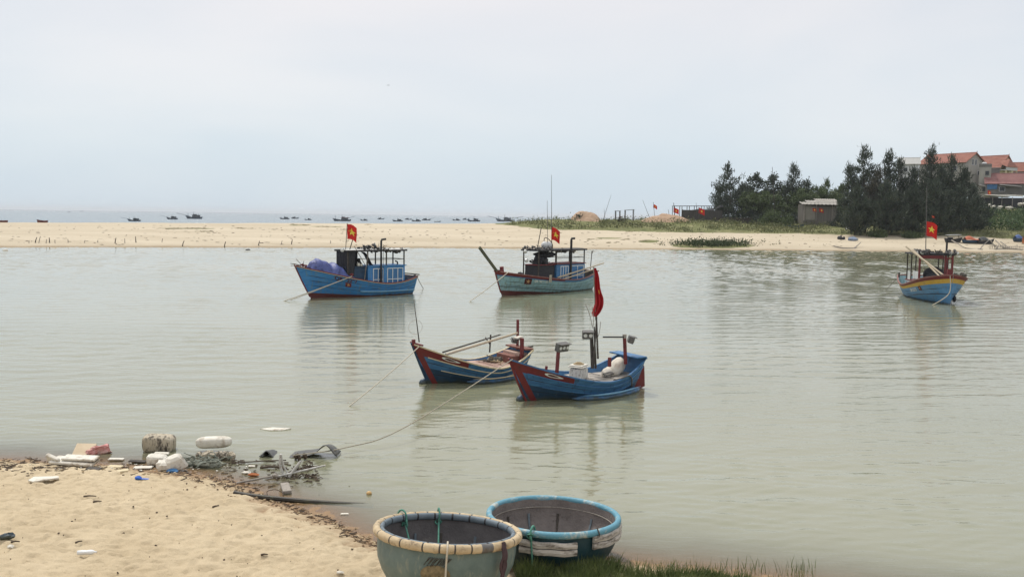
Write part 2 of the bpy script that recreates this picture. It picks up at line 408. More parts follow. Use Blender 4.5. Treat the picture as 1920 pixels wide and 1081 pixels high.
def sand_mat(name, near=True):
    m = bpy.data.materials.new(name); m.use_nodes = True
    n = m.node_tree.nodes; l = m.node_tree.links; b = n['Principled BSDF']
    b.inputs['Roughness'].default_value = 0.95; b.inputs['Specular IOR Level'].default_value = 0.1
    tcx = n.new('ShaderNodeTexCoord')
    def noise(scale, det=5, ro=0.6, vec=None):
        q = n.new('ShaderNodeTexNoise'); q.inputs['Scale'].default_value = scale; q.inputs['Detail'].default_value = det; q.inputs['Roughness'].default_value = ro
        l.new(vec or tcx.outputs['Object'], q.inputs['Vector']); return q.outputs[0]
    def ramp(inp, a, b_, ca=(0, 0, 0, 1), cb=(1, 1, 1, 1)):
        q = n.new('ShaderNodeValToRGB'); q.color_ramp.elements[0].position = a; q.color_ramp.elements[1].position = b_
        q.color_ramp.elements[0].color = ca; q.color_ramp.elements[1].color = cb
        l.new(inp, q.inputs[0]); return q.outputs[0]
    def mix(fac, a, b_):
        q = n.new('ShaderNodeMix'); q.data_type = 'RGBA'
        if isinstance(fac, float): q.inputs[0].default_value = fac
        else: l.new(fac, q.inputs[0])
        for i, v in ((6, a), (7, b_)):
            if isinstance(v, tuple): q.inputs[i].default_value = v
            else: l.new(v, q.inputs[i])
        return q.outputs[2]
    if near:
        col = ramp(noise(0.8), 0.3, 0.7, (0.50, 0.405, 0.27, 1), (0.585, 0.485, 0.335, 1))
        sp = ramp(noise(28, 3, 0.8), 0.66, 0.74)
        col = mix(sp, col, (0.27, 0.17, 0.09, 1))
        g = ramp(noise(160, 2), 0.35, 0.7, (0.80, 0.80, 0.80, 1), (1.1, 1.1, 1.1, 1))
        q = n.new('ShaderNodeMix'); q.data_type = 'RGBA'; q.blend_type = 'MULTIPLY'; q.inputs[0].default_value = 1
        l.new(col, q.inputs[6]); l.new(g, q.inputs[7]); col = q.outputs[2]
    else:
        vm = n.new('ShaderNodeMapping'); vm.inputs['Scale'].default_value = (0.25, 1, 1)
        l.new(tcx.outputs['Object'], vm.inputs[0])
        col = ramp(noise(0.12, 6, 0.6, vm.outputs[0]), 0.35, 0.65, (0.43, 0.37, 0.275, 1), (0.52, 0.455, 0.35, 1))
        vm2 = n.new('ShaderNodeMapping'); vm2.inputs['Scale'].default_value = (0.12, 1, 1)
        l.new(tcx.outputs['Object'], vm2.inputs[0])
        sp = ramp(noise(0.9, 6, 0.75, vm2.outputs[0]), 0.60, 0.70)
        col = mix(sp, col, (0.25, 0.19, 0.12, 1))
        at = n.new('ShaderNodeAttribute'); at.attribute_name = 'grass'
        ad = n.new('ShaderNodeMath'); ad.operation = 'ADD'
        nn = n.new('ShaderNodeMath'); nn.operation = 'MULTIPLY_ADD'; nn.inputs[1].default_value = 1.5; nn.inputs[2].default_value = -0.75
        l.new(noise(0.35, 7, 0.75, vm.outputs[0]), nn.inputs[0]); l.new(nn.outputs[0], ad.inputs[0]); l.new(at.outputs['Fac'], ad.inputs[1])
        gf = ramp(ad.outputs[0], 0.5, 0.62)
        gcol = ramp(noise(0.5, 6, 0.7), 0.35, 0.65, (0.085, 0.10, 0.04, 1), (0.20, 0.20, 0.09, 1))
        gcol = mix(ramp(noise(0.8, 6, 0.7, vm.outputs[0]), 0.56, 0.66), gcol, (0.46, 0.39, 0.25, 1))
        col = mix(gf, col, gcol)
    # damp sand next to the water line: height of the sand above the water
    geo = n.new('ShaderNodeNewGeometry'); sx = n.new('ShaderNodeSeparateXYZ'); l.new(geo.outputs['Position'], sx.inputs[0])
    wn = n.new('ShaderNodeMath'); wn.operation = 'MULTIPLY_ADD'; wn.inputs[1].default_value = 0.12 if near else 0.3; l.new(noise(2.5 if near else 0.2, 5), wn.inputs[0]); l.new(sx.outputs[2], wn.inputs[2])
    wet = ramp(wn.outputs[0], 0.09 if near else 0.18, 0.17 if near else 0.42, (1, 1, 1, 1), (0, 0, 0, 1))
    col = mix(wet, col, (0.29, 0.20, 0.125, 1) if near else (0.30, 0.235, 0.16, 1))
    l.new(col, b.inputs['Base Color'])
    bp = n.new('ShaderNodeBump'); bp.inputs['Distance'].default_value = 0.04 if near else 0.25
    l.new(noise(14 if near else 1.2, 6, 0.7), bp.inputs['Height']); l.new(bp.outputs[0], b.inputs['Normal'])
    return m
beach.data.materials.append(sand_mat('dry_sand'))

# ------------------------------------------------------------------ terrain: far sandbar, dunes and hill
KPX = [-700, 0, 300, 600, 900, 1200, 1400, 1600, 1920, 2700]
KSH = [459, 462.5, 463, 463.5, 465, 467, 468.5, 470, 472.5, 481]
RPX = [-700, 0, 480, 700, 890, 940, 970, 1020, 1100, 1200, 1300, 1400, 1500, 1600, 1700, 1800, 1920, 2700]
RRY = [412, 415.5, 416.5, 417, 417.5, 416, 412, 408, 408, 410.5, 409, 408, 411, 411, 405, 392, 384, 380]
RDC = [190, 198, 205, 212, 218, 220, 221, 222, 225, 228, 232, 235, 236, 238, 240, 242, 245, 250]
GLO = [300, 300, 300, 300, 419, 421, 424, 430, 431, 434, 436, 437, 438, 440, 441, 442, 450, 460]
def u2px(u): return CX + np.asarray(u) * F_PX * 0.997
def bar_params(u):
    px = u2px(u)
    ds = 5.5 * 1700 * 1.003 / (np.interp(px, KPX, KSH) - (404.6 + 0.014 * (px - 960)))
    dc = np.interp(px, RPX, RDC)
    zc = 5.5 - (np.interp(px, RPX, RRY) - (404.6 + 0.014 * (px - 960))) / 1700 * dc
    return px, ds, dc, zc
def bar_z(X, Y):
    X = np.asarray(X, float); Y = np.asarray(Y, float)
    u = X / np.maximum(Y, 1)
    px, ds, dc, zc = bar_params(u)
    ds = ds + (fbm(X, Y * 0 + 3, 0.05, 5, 3) - 0.5) * 5
    s = (Y - ds) / (dc - ds)
    rise = np.clip(s, 0, 1)
    z = zc * (0.85 * rise ** 0.9 + 0.15 * (rise * rise * (3 - 2 * rise)))
    bank = 0.45 * (1 - np.exp(-np.maximum(Y - ds, 0) / 2.5))
    z = np.maximum(z, 0) * 0.93 + bank * (1 - rise)
    z = np.where(s < 0, (Y - ds) * 0.12, z)
    back = np.clip((Y - dc - np.where(px > 1350, 60, 3)) / np.where(px > 1350, 60, 45), 0, 1)
    z = z * (1 - back) - back * 1.5
    rough = np.clip((px - 930) / 100, 0, 1)
    z = z + np.clip(s * 3, 0, 1) * (1 - back) * (0.5 * (fbm(X, Y, 0.12, 9, 4) - 0.5) * (0.35 + 1.3 * rough))
    return np.maximum(z, -2.0)
def grass_mask(X, Y, Z):
    d = np.maximum(Y, 1)
    px = CX + F_PX * X / d
    py = hor(px) + (5.5 - Z) * 1700 / d
    lo = np.interp(px, RPX, GLO)
    g = np.clip((lo - py) / 5 + 0.55, 0, 1.1)
    g = np.where(px < 925, 0, g)
    e = ((px - 1335) / 78) ** 2 + ((py - 459.5) / 6.0) ** 2
    g = np.maximum(g, np.clip(1.5 - e, 0, 1))
    e = ((px - 1215) / 22) ** 2 + ((py - 452) / 3) ** 2
    g = np.maximum(g, np.clip(1.3 - e, 0, 0.8))
    for a, b, w in ((355, 428, 60), (560, 421.5, 25), (610, 424.5, 40), (1140, 446, 30)):
        e = ((px - a) / w) ** 2 + ((py - b) / 1.6) ** 2
        g = np.maximum(g, np.clip(1.2 - e, 0, 0.62))
    return g
us = np.concatenate([np.arange(-1.3, -0.62, 0.02), np.arange(-0.62, 0.66, 0.0035), np.arange(0.66, 1.3, 0.02)])
dd = np.concatenate([np.arange(105, 125, 4), np.arange(125, 260, 0.9), np.arange(260, 400, 5)])
UU, DD = np.meshgrid(us, dd, indexing='ij')
X = UU * DD; Y = DD; Z = bar_z(X, Y)
bar = np_mesh('sandbar', np.stack([X.ravel(), Y.ravel(), Z.ravel()], 1), grid_faces(len(us), len(dd)), sand_mat('far_sand', False))
link(bar); tag(bar, kind='structure')
attr(bar, 'grass', grass_mask(X, Y, Z))
def ground(x, y): return float(bar_z(np.array([x]), np.array([y]))[0])
def onbar(px, py):
    """point of the sandbar seen at a pixel (marching along the ray)"""
    d = ray(px, py); d = d / d.y
    D = np.arange(125, 300, 0.7)
    z = bar_z(d.x * D, D)
    k = np.nonzero(CAM.z + d.z * D <= z)[0]
    return CAM + d * (float(D[k[0]]) if len(k) else 225.0)
def at(px, D, dz=0.0):
    u = (px - CX) / (F_PX * 0.997); x = u * D
    return Vector((x, D, ground(x, D) + dz))

# sea floor so that the ground reaches the horizon
gb = MB(); gb.add([(-6000, -300, -4), (6000, -300, -4), (6000, 9500, -4), (-6000, 9500, -4)], [(0, 1, 2, 3)])
tag(gb.build('ground', mat('sea_floor', (0.2, 0.17, 0.12))), kind='structure')

# ------------------------------------------------------------------ water
def water_mat(name, murk, s_near, dist, shallow, rough=0.06, murk2=None):
    m = bpy.data.materials.new(name); m.use_nodes = True
    n = m.node_tree.nodes; l = m.node_tree.links; b = n['Principled BSDF']
    b.inputs['Roughness'].default_value = rough; b.inputs['IOR'].default_value = 1.72
    b.inputs['Base Color'].default_value = murk
    tcx = n.new('ShaderNodeTexCoord')
    def noise(scale, st, det=3, ro=0.5, dis=0.0):
        vm = n.new('ShaderNodeMapping'); vm.inputs['Scale'].default_value = st; l.new(tcx.outputs['Object'], vm.inputs[0])
        vm.inputs['Rotation'].default_value = (0, 0, math.radians(U(-8, 8)))
        q = n.new('ShaderNodeTexNoise'); q.inputs['Scale'].default_value = scale; q.inputs['Detail'].default_value = det; q.inputs['Roughness'].default_value = ro
        q.inputs['Distortion'].default_value = dis
        l.new(vm.outputs[0], q.inputs['Vector']); return q.outputs[0]
    if murk2:
        r = n.new('ShaderNodeValToRGB'); r.color_ramp.elements[0].color = murk; r.color_ramp.elements[1].color = murk2
        r.color_ramp.elements[0].position = 0.35; r.color_ramp.elements[1].position = 0.65
        l.new(noise(0.05, (0.5, 1.5, 1), 4), r.inputs[0]); l.new(r.outputs[0], b.inputs['Base Color'])
    hs = [(noise(s, st, 3, 0.55, 0.3), a) for s, st, a in s_near]
    acc = None
    for h, a in hs:
        q = n.new('ShaderNodeMath'); q.operation = 'MULTIPLY_ADD'; l.new(h, q.inputs[0]); q.inputs[1].default_value = a
        if acc is None: q.inputs[2].default_value = 0
        else: l.new(acc, q.inputs[2])
        acc = q.outputs[0]
    # calmer and rougher patches
    pt = noise(0.06, (0.6, 1.6, 1), 3)
    r3 = n.new('ShaderNodeMapRange'); r3.inputs[1].default_value = 0.35; r3.inputs[2].default_value = 0.65; r3.inputs[3].default_value = 0.55; r3.inputs[4].default_value = 1.25
    l.new(pt, r3.inputs[0])
    bp = n.new('ShaderNodeBump'); bp.inputs['Strength'].default_value = 1.0; bp.inputs['Distance'].default_value = dist
    q = n.new('ShaderNodeMath'); q.operation = 'MULTIPLY'; l.new(acc, q.inputs[0]); l.new(r3.outputs[0], q.inputs[1])
    l.new(q.outputs[0], bp.inputs['Height']); l.new(bp.outputs[0], b.inputs['Normal'])
    if shallow:
        at_ = n.new('ShaderNodeAttribute'); at_.attribute_name = 'clear'
        gl = n.new('ShaderNodeBsdfGlossy'); gl.inputs['Roughness'].default_value = rough; l.new(bp.outputs[0], gl.inputs['Normal'])
        tr = n.new('ShaderNodeBsdfTransparent'); tr.inputs[0].default_value = (0.93, 0.87, 0.78, 1)
        fr = n.new('ShaderNodeFresnel'); fr.inputs[0].default_value = 1.333; l.new(bp.outputs[0], fr.inputs[1])
        m1 = n.new('ShaderNodeMixShader'); l.new(fr.outputs[0], m1.inputs[0]); l.new(tr.outputs[0], m1.inputs[1]); l.new(gl.outputs[0], m1.inputs[2])
        m2 = n.new('ShaderNodeMixShader'); l.new(at_.outputs['Fac'], m2.inputs[0]); l.new(b.outputs[0], m2.inputs[1]); l.new(m1.outputs[0], m2.inputs[2])
        l.new(m2.outputs[0], n['Material Output'].inputs[0])
    return m
def waves(X, Y):
    """real wavelets, small enough to stay below a hand's height; calmer and rougher patches"""
    rs = np.random.RandomState(4); z = np.zeros_like(X)
    for k in range(34):
        lam = 0.26 * (1.7 / 0.26) ** rs.rand(); th = rs.normal(0, 0.34) + math.pi / 2 + 0.12; ph = rs.uniform(0, 6.283)
        kx, ky = math.cos(th) * 6.283 / lam, math.sin(th) * 6.283 / lam
        sl = WAVE_SLOPE * (2.0 if lam < .55 else 0.75)
        z += sl * lam / 6.283 * np.sin(kx * X + ky * Y + ph + 1.2 * np.sin(X * .21 * rs.uniform(.5, 1.5) + Y * .13 + ph))
    gust = 0.25 + 1.5 * fbm(X * .5, Y, 0.11, 50, 3)
    return z * gust * (1 + 3.2 * np.clip((Y - 55) / 60, 0, 1))
WAVE_SLOPE = 0.0115
us = np.concatenate([np.arange(-3.0, -.66, .03), np.arange(-.66, .66, .0032), np.arange(.66, 3.0, .03)])
ys = np.concatenate([np.arange(-20, 8, 2.0), 8 * (217 / 8) ** (np.arange(0, 1001) / 1000)])
UU, Y = np.meshgrid(us, ys, indexing='ij')
X = UU * np.maximum(Y, 14) * (1 + 0 * Y)
depth = np.where(Y < 60, -beach_z(X, Y, False), -bar_z(X, np.maximum(Y, 60)))
clear = np.clip(np.exp(-np.maximum(depth, 0) / 0.085), 0, 1)
WZ = waves(X, Y) * np.clip(depth / .25, .04, 1) * np.clip((Y - 8) / 1, 0, 1)
lag = np_mesh('lagoon_water', np.stack([X.ravel(), Y.ravel(), WZ.ravel()], 1), grid_faces(len(us), len(ys)),
              water_mat('lagoon_water', (0.186, 0.190, 0.118, 1), [(3.0, (0.7, 2.8, 1), 0.6), (7.5, (0.7, 2.6, 1), 0.22)], 0.013, True, 0.02, (0.222, 0.225, 0.152, 1)))
link(lag); tag(lag, kind='structure'); attr(lag, 'clear', clear)
sb = MB(); sb.add([(-5500, 215, 0), (5500, 215, 0), (5500, 9000, 0), (-5500, 9000, 0)], [(0, 1, 2, 3)])
tag(sb.build('sea', water_mat('sea_water', (0.10, 0.155, 0.19, 1), [(0.25, (0.5, 1.6, 1), 1.0), (1.2, (0.7, 1.4, 1), 0.3)], 0.8, False, 0.25)), kind='structure')

# ------------------------------------------------------------------ boats
class Hull:
    def __init__(s, L, B, zmid, zbow, zstern, ob, osn, sr=0.6, pb=2.3, draft=0.35, flare=0.75, tmin=0.4, eb=2.2):
        s.L, s.B, s.zm, s.zb, s.zs_, s.ob, s.os, s.sr, s.pb, s.draft, s.flare, s.tmin, s.eb = L, B, zmid, zbow, zstern, ob, osn, sr, pb, draft, flare, tmin, eb
    def sheer(s, t):
        if t > s.tmin: return s.zm + (s.zb - s.zm) * ((t - s.tmin) / (1 - s.tmin)) ** s.eb
        return s.zm + (s.zs_ - s.zm) * ((s.tmin - t) / s.tmin) ** 2
    def beam(s, t):
        if t > 0.45: return max(0.015, s.B * (1 - ((t - 0.45) / 0.55) ** s.pb))
        return s.B * (1 - (1 - s.sr) * ((0.45 - t) / 0.45) ** 2)
    def pt(s, t, v, side=1, off=0.0):
        zs = s.sheer(t); zk = -s.draft
        z = zk + (zs - zk) * v
        k = max(0, (t - 0.45) / 0.55)
        e = 0.33 + s.flare * k ** 1.5
        y = s.beam(t) * max(v, 0.0) ** e
        rz = z / zs
        x = -s.L / 2 + t * s.L + (s.ob * max(0, (t - 0.4) / 0.6) ** 2 - s.os * max(0, (0.4 - t) / 0.4) ** 1.5) * (math.copysign(abs(rz) ** 0.9, rz))
        return Vector((x, side * (y + off), z))
    def vz(s, t, z): return (z + s.draft) / (s.sheer(t) + s.draft)
    def t_of_x(s, x, v=1.0):
        lo, hi = 0.0, 1.0
        for _ in range(30):
            m = (lo + hi) / 2
            if s.pt(m, v).x < x: lo = m
            else: hi = m
        return lo
    def inner_y(s, x, z, inset=0.06):
        t = s.t_of_x(x); return max(0.01, s.pt(t, max(0.05, s.vz(t, z))).y - inset)
    def build(s, root, mats, fn, zdeck, deckmat, vs=None, nt_=44, inner_mi=0, tr_mi=0, t0=0.0):
        vs = vs or [0, .06, .14, .22, .3, .38, .46, .54, .62, .7, .76, .82, .88, .94, 1.0]
        ts = [t0 + (1 - t0) * i / nt_ for i in range(nt_ + 1)]
        mb = MB()
        for side in (1, -1):
            base = len(mb.v); nv = len(vs)
            mb.v += [tuple(s.pt(t, v, side)) for t in ts for v in vs]
            for i in range(nt_):
                for j in range(nv - 1):
                    a = base + i * nv + j; q = (a, a + nv, a + nv + 1, a + 1)
                    mb.f.append(q if side < 0 else tuple(reversed(q)))
                    tm, vm = (ts[i] + ts[i + 1]) / 2, (vs[j] + vs[j + 1]) / 2
                    mb.m.append(fn(tm, vm, s.pt(tm, vm).z))
            # inner bulwark from the sheer down to the deck
            base = len(mb.v); w = 0.05
            for t in ts:
                for k in range(4):
                    p = s.pt(t, 1.0, 1)
                    zz = p.z - (p.z - zdeck(t) + 0.03) * k / 3
                    q = s.pt(t, max(0.02, s.vz(t, zz)), 1)
                    mb.v.append((q.x, side * max(0.004, q.y - w), zz))
            for i in range(nt_):
                for k in range(3):
                    a = base + i * 4 + k; q = (a, a + 1, a + 5, a + 4)
                    mb.f.append(q if side < 0 else tuple(reversed(q))); mb.m.append(inner_mi)
        # transom, outside and inside
        o = len(mb.v)
        ring = [s.pt(t0, v, 1) for v in vs] + [s.pt(t0, v, -1) for v in reversed(vs)]
        mb.v += [tuple(p) for p in ring]; mb.f.append(tuple(range(o, o + len(ring)))); mb.m.append(tr_mi)
        o = len(mb.v)
        mb.v += [(p.x + 0.05, p.y * 0.96, p.z) for p in ring]; mb.f.append(tuple(reversed(range(o, o + len(ring))))); mb.m.append(inner_mi)
        hull = mb.build('hull', mats, root)
        hull.data.polygons.foreach_set('use_smooth', [len(p.vertices) == 4 for p in hull.data.polygons])
        mb = MB()
        n = 30; o = 0
        for i in range(n + 1):
            t = t0 + 0.012 + (0.985 - t0) * i / n
            z = zdeck(t); p = s.pt(t, max(0.02, s.vz(t, z)))
            y = max(0.01, p.y - 0.06)
            for k in range(5): mb.v.append((p.x, y * (k / 2 - 1), z + 0.02 * (1 - abs(k / 2 - 1))))
        for i in range(n):
            for k in range(4):
                a = i * 5 + k; mb.f.append((a, a + 5, a + 6, a + 1)); mb.m.append(0)
        mb.build('deck', deckmat, root)
        return hull
    def rail(s, root, m, w=0.07, h=0.035, name='gunwale', v=1.0, t0=0.0, t1=1.0, off=0.0, up=0.0, transom=True, sides=(1, -1)):
        mb = MB()
        for side in sides:
            rings = []
            for i in range(41):
                t = t0 + (t1 - t0) * i / 40
                p = s.pt(t, v, side, off)
                p.z += up
                wy = min(w, max(0.02, p.y * side + 0.02)) if v > 0.99 else w
                rings.append([p + Vector((0, side * 0.03, -h)), p + Vector((0, side * 0.03, h)), p + Vector((0, -side * (wy - 0.03), h)), p + Vector((0, -side * (wy - 0.03), -h))])
            mb.loft(rings, cap=True)
        if transom:
            p = s.pt(t0, v, 1)
            mb.box((p.x, 0, p.z + up + 0.002), (w * 1.2, p.y * 2 + 0.04, 2 * h + 0.01))
        return mb.build(name, m, root)
    def strip(s, root, m, r, name, zfn, t0, t1, off=0.0, sides=(1, -1), flat=1.0, n=8, capt=0.0):
        mb = MB()
        for side in sides:
            pts = []
            N = 30
            for i in range(N + 1):
                t = t0 + (t1 - t0) * i / N
                pts.append(s.pt(t, max(0.02, s.vz(t, zfn(t))), side, off))
            rings = []
            for i, p in enumerate(pts):
                d = (pts[min(i + 1, N)] - pts[max(i - 1, 0)]).normalized()
                a = d.cross(Vector((0, 0, 1))).normalized(); b = a.cross(d)
                k = 1 if capt == 0 else min(1, 0.15 + i / (N * capt), 0.15 + (N - i) / (N * capt))
                rings.append([p + a * r * k * math.cos(2 * math.pi * q / n) + b * r * k * flat * math.sin(2 * math.pi * q / n) for q in range(n)])
            mb.loft(rings, cap=True)
        return mb.build(name, m, root, smooth=True)
    def band(s, root, name, m, t0, t1, v0, v1, off=0.006, nt_=40, nv=8, sides=(1, -1)):
        mb = MB()
        for sd in sides:
            fn = lambda a, b: s.pt(t0(b) + (t1(b) - t0(b)) * a, v0(t0(b) + (t1(b) - t0(b)) * a) + (v1(t0(b) + (t1(b) - t0(b)) * a) - v0(t0(b) + (t1(b) - t0(b)) * a)) * b, sd, off)
            mb.grid(fn if sd < 0 else (lambda a, b: fn(1 - a, b)), nt_, nv)
        return mb.build(name, m, root, smooth=True)
    def decal(s, t, v, side, w, h, nx=1, ny=1, off=0.01):
        """grid on the hull skin; w along the length"""
        return lambda a, b: s.pt(t + (a - .5) * w / s.L, v + (b - .5) * h / (s.sheer(t) + s.draft), side, off)
    def text(s, root, txt, t, v, side, size, m, off=0.012):
        cu = bpy.data.curves.new('registration_number', 'FONT'); cu.body = txt; cu.size = size; cu.align_x = 'CENTER'; cu.align_y = 'CENTER'
        cu.offset = size * 0.03
        tmp = bpy.data.objects.new('tmp', cu)
        me = bpy.data.meshes.new_from_object(tmp)
        bpy.data.objects.remove(tmp); bpy.data.curves.remove(cu)
        dirx = -1 if side > 0 else 1
        for vx in me.vertices:
            vx.co = s.pt(t + dirx * vx.co.x / s.L, v + vx.co.y / (s.sheer(t) + s.draft), side, off)
        me.materials.clear(); me.materials.append(m)
        me.name = 'registration_number'
        link(bpy.data.objects.new('registration_number', me), root)
    def emblem(s, root, t, v, side, w, h, mbg, mst):
        mb = MB(); mb.grid(s.decal(t, v, side, w, h, off=0.012), 4, 4)
        e = mb.build('flag_emblem', mbg, root)
        mb = MB(); f = s.decal(t, v, side, w, h, off=0.022)
        pts = []
        for i in range(10):
            a = math.pi / 2 + i * math.pi / 5; r = (0.40 if i % 2 == 0 else 0.17)
            pts.append(f(0.5 + r * math.cos(a) * h / w, 0.5 + r * math.sin(a)))
        mb.add([f(.5, .5)] + pts, [(0, i + 1, (i + 1) % 10 + 1) for i in range(10)])
        mb.build('star', mst, e)

def place(root, bow, stern):
    """put a boat root on the water between the two waterline ends; returns its length"""
    wb, ws = G(*bow), G(*stern)
    root.location = (wb + ws) / 2
    d = wb - ws
    root.rotation_euler = (0, 0, math.atan2(d.y, d.x))
    root['_'] = 0; del root['_']
    return d.length, Matrix.Translation((wb + ws) / 2) @ Matrix.Rotation(math.atan2(d.y, d.x), 4, 'Z')
def local(Mx, px, py, yl=0.0):
    """local (x, z) where the pixel's ray meets the plane y_local = yl of a boat"""
    I = Mx.inverted(); o = I @ CAM; d = I.to_3x3() @ ray(px, py)
    k = (yl - o.y) / d.y; p = o + d * k
    return p

def flag(root, base_top, w, h, mflag, mstar, d=Vector((1, 0, 0)), droop=0.25, amp=0.06, seed=1, rot=0.0, star_r=0.3, star_c=0.5):
    """base_top: upper hoist corner, local; cloth flies along d"""
    rr = random.Random(seed); ph = rr.uniform(0, 6)
    n = Vector((-d.y, d.x, 0)).normalized(); base_top = Vector(base_top)
    def f(a, b, off=0.0):
        wv = amp * math.sin(a * 7 + ph + b * 1.5) * (0.2 + a) + amp * 0.5 * math.sin(b * 9 + a * 4)
        return base_top + d * (w * a * (1 - 0.12 * droop * a)) + Vector((0, 0, -h * b - droop * h * (a ** 1.6) - 0.03 * h * math.sin(a * 6 + ph))) + n * (wv + off)
    mb = MB(); mb.grid(f, 14, 8)
    fl = mb.build('flag', mflag, root, smooth=True)
    mb = MB()
    for sd in (0.012, -0.012):
        pts = []
        for i in range(10):
            a = math.pi / 2 + i * math.pi / 5 + rot; r = star_r if i % 2 == 0 else star_r * 0.42
            pts.append(f(star_c + r * math.cos(a) * h / w, 0.5 - r * math.sin(a), sd))
        mb.add([f(star_c, .5, sd)] + pts, [(0, i + 1, (i + 1) % 10 + 1) for i in range(10)])
    mb.build('star', mstar, fl)
    return fl
def part(root, name, m, fn, smooth=False):
    mb = MB(); fn(mb); return mb.build(name, m, root, smooth=smooth)
def lampbox(root, c, d, size=(0.34, 0.16, 0.2), n=3, name='work_lamp'):
    """box lamp with round glass faces, looking along d"""
    d = Vector(d).normalized(); q = d.to_track_quat('Y', 'Z').to_matrix(); c = Vector(c)
    mb = MB()
    e = q.to_euler()
    mb.box(c, size, e, bev=0.012)
    mb.box(c + q @ Vector((0, size[1] / 2 + .02, size[2] / 2)), (size[0] * 1.06, 0.1, 0.015), e)
    o = mb.build(name, steel_g, root)
    mb = MB()
    for i in range(n):
        x = (i - (n - 1) / 2) * size[0] / n
        mb.lathe([(0.001, 0), (size[0] / n * .36, 0), (size[0] / n * .36, 0.012), (0.001, 0.02)], 10, c + q @ Vector((x, size[1] / 2 + 0.001, 0)), (q @ Matrix.Rotation(-math.pi / 2, 3, 'X')))
    mb.build('lamp_glass', lamp_glass, o)
    return o
def flood(root, c, d, r=0.13):
    d = Vector(d).normalized(); q = d.to_track_quat('Z', 'Y').to_matrix()
    mb = MB(); mb.lathe([(r * .45, -r * 1.3), (r * .6, -r * .9), (r, 0), (r * .9, 0.01)], 12, c, q)
    o = mb.build('work_lamp', steel_g, root, smooth=True)
    mb = MB(); mb.lathe([(r * .88, 0.012), (r * .5, r * .25), (0.01, r * .32)], 12, c, q)
    mb.build('lamp_glass', lamp_glass, o, smooth=True)

def panel_window(parent, c, w, h, cols, nrm='y', lower=True):
    """white framed window with blue panes, in a cabin side whose outward normal is +-y or +-x; c on the wall face"""
    c = Vector(c); fr = MB(); pn = MB()
    s_ = 1 if nrm[0] != '-' else -1; ax = nrm[-1]
    def bx(mb, u, z, du, dz, dep, o):
        if ax == 'y': mb.box(c + Vector((u, s_ * o, z)), (du, dep, dz))
        else: mb.box(c + Vector((s_ * o, u, z)), (dep, du, dz))
    b = 0.045
    for z in (h / 2, -h / 2): bx(fr, 0, z, w + b, b, 0.04, 0.02)
    for i in range(cols + 1): bx(fr, -w / 2 + w * i / cols, 0, b, h - b, 0.036, 0.018)
    if lower: bx(fr, 0, -h * 0.18, w, b, 0.032, 0.017)
    f = fr.build('window', white_p, parent)
    bx(pn, 0, 0, w, h, 0.012, 0.006)
    pn.build('pane', MATS['window_blue'], f)
mat('window_blue', (0.03, 0.12, 0.28), (0.05, 0.17, 0.36), 3, 0.3)
mat('roof_sheet', (0.42, 0.42, 0.40), (0.56, 0.56, 0.54), 3, 0.6, stain=(0.2, 0.18, 0.16), stain_scale=3)

def deckhouse(root, x0, x1, hw, zd, zl, zr, m_low, m_trim, roof_m, xs_mid, win=True, win_sides=(1, -1), roof_over=0.12, roof_th=0.05, posts=None, win_n=(3, 2), front_dark=True, split=False):
    """x0 aft .. x1 fore; lower cabin x0..xs_mid up to zl, open shelter xs_mid..x1; roof at zr"""
    mb = MB(); mb.box(((x0 + xs_mid) / 2, 0, (zd + zl) / 2), (xs_mid - x0, 2 * hw, zl - zd)); cab = mb.build('cabin', m_low, root)
    mb = MB(); mb.box(((x0 + xs_mid) / 2 - .02, 0, zl + 0.03), (xs_mid - x0 + 0.16, 2 * hw + 0.14, 0.06)); mb.build('cabin_top', m_trim, cab)
    if win:
        h = (zl - zd) * 0.78; zc = zd + (zl - zd) * 0.5
        W = (xs_mid - x0)
        for sd in win_sides:
            panel_window(cab, (x0 + W * 0.27, sd * hw, zc), W * 0.42, h, win_n[0], 'y' if sd > 0 else '-y')
            panel_window(cab, (x0 + W * 0.73, sd * hw, zc), W * 0.26, h, win_n[1], 'y' if sd > 0 else '-y')
    mb = MB()
    mb.grid(lambda a, b: Vector((x0 - roof_over + (x1 - x0 + 2 * roof_over) * a, (b - .5) * 2 * (hw + 0.12), zr + 0.06 * (1 - (2 * b - 1) ** 2))), 10, 8)
    mb.grid(lambda a, b: Vector((x0 - roof_over + (x1 - x0 + 2 * roof_over) * a, (.5 - b) * 2 * (hw + 0.12), zr - roof_th + 0.06 * (1 - (2 * b - 1) ** 2))), 10, 8)
    mb.build('roof', roof_m, root)
    mb = MB()
    for sd in (1, -1):
        mb.box(((x0 + x1) / 2, sd * (hw + 0.10), zr - 0.03), (x1 - x0 + 2 * roof_over, 0.05, 0.11))
    for e in (x0 - roof_over, x1 + roof_over): mb.box((e, 0, zr - 0.03), (0.05, 2 * hw + 0.15, 0.10))
    mb.build('roof_frame', black_m, root)
    for (px_, zz) in (posts or [(x0 + .04, zl), ((x0 + xs_mid) / 2, zl), (xs_mid, zl), (x1, zd)]):
        for sd in (1, -1):
            part(root, 'post', dark_w, lambda m: m.box((px_, sd * (hw - 0.04), (zz + zr) / 2 - 0.02), (0.07, 0.07, zr - zz)))
    mb = MB()
    for sd in (1, -1):
        for z in (0.42,): mb.tube([(x0 + .04, sd * (hw - .04), zl + (zr - zl) * z), (xs_mid, sd * (hw - .04), zl + (zr - zl) * z)], 0.022, 6)
    mb.tube([(x0 + .04, -(hw - .04), zl + (zr - zl) * .42), (x0 + .04, (hw - .04), zl + (zr - zl) * .42)], 0.022, 6)
    mb.build('railing', dark_w, root)
    return cab
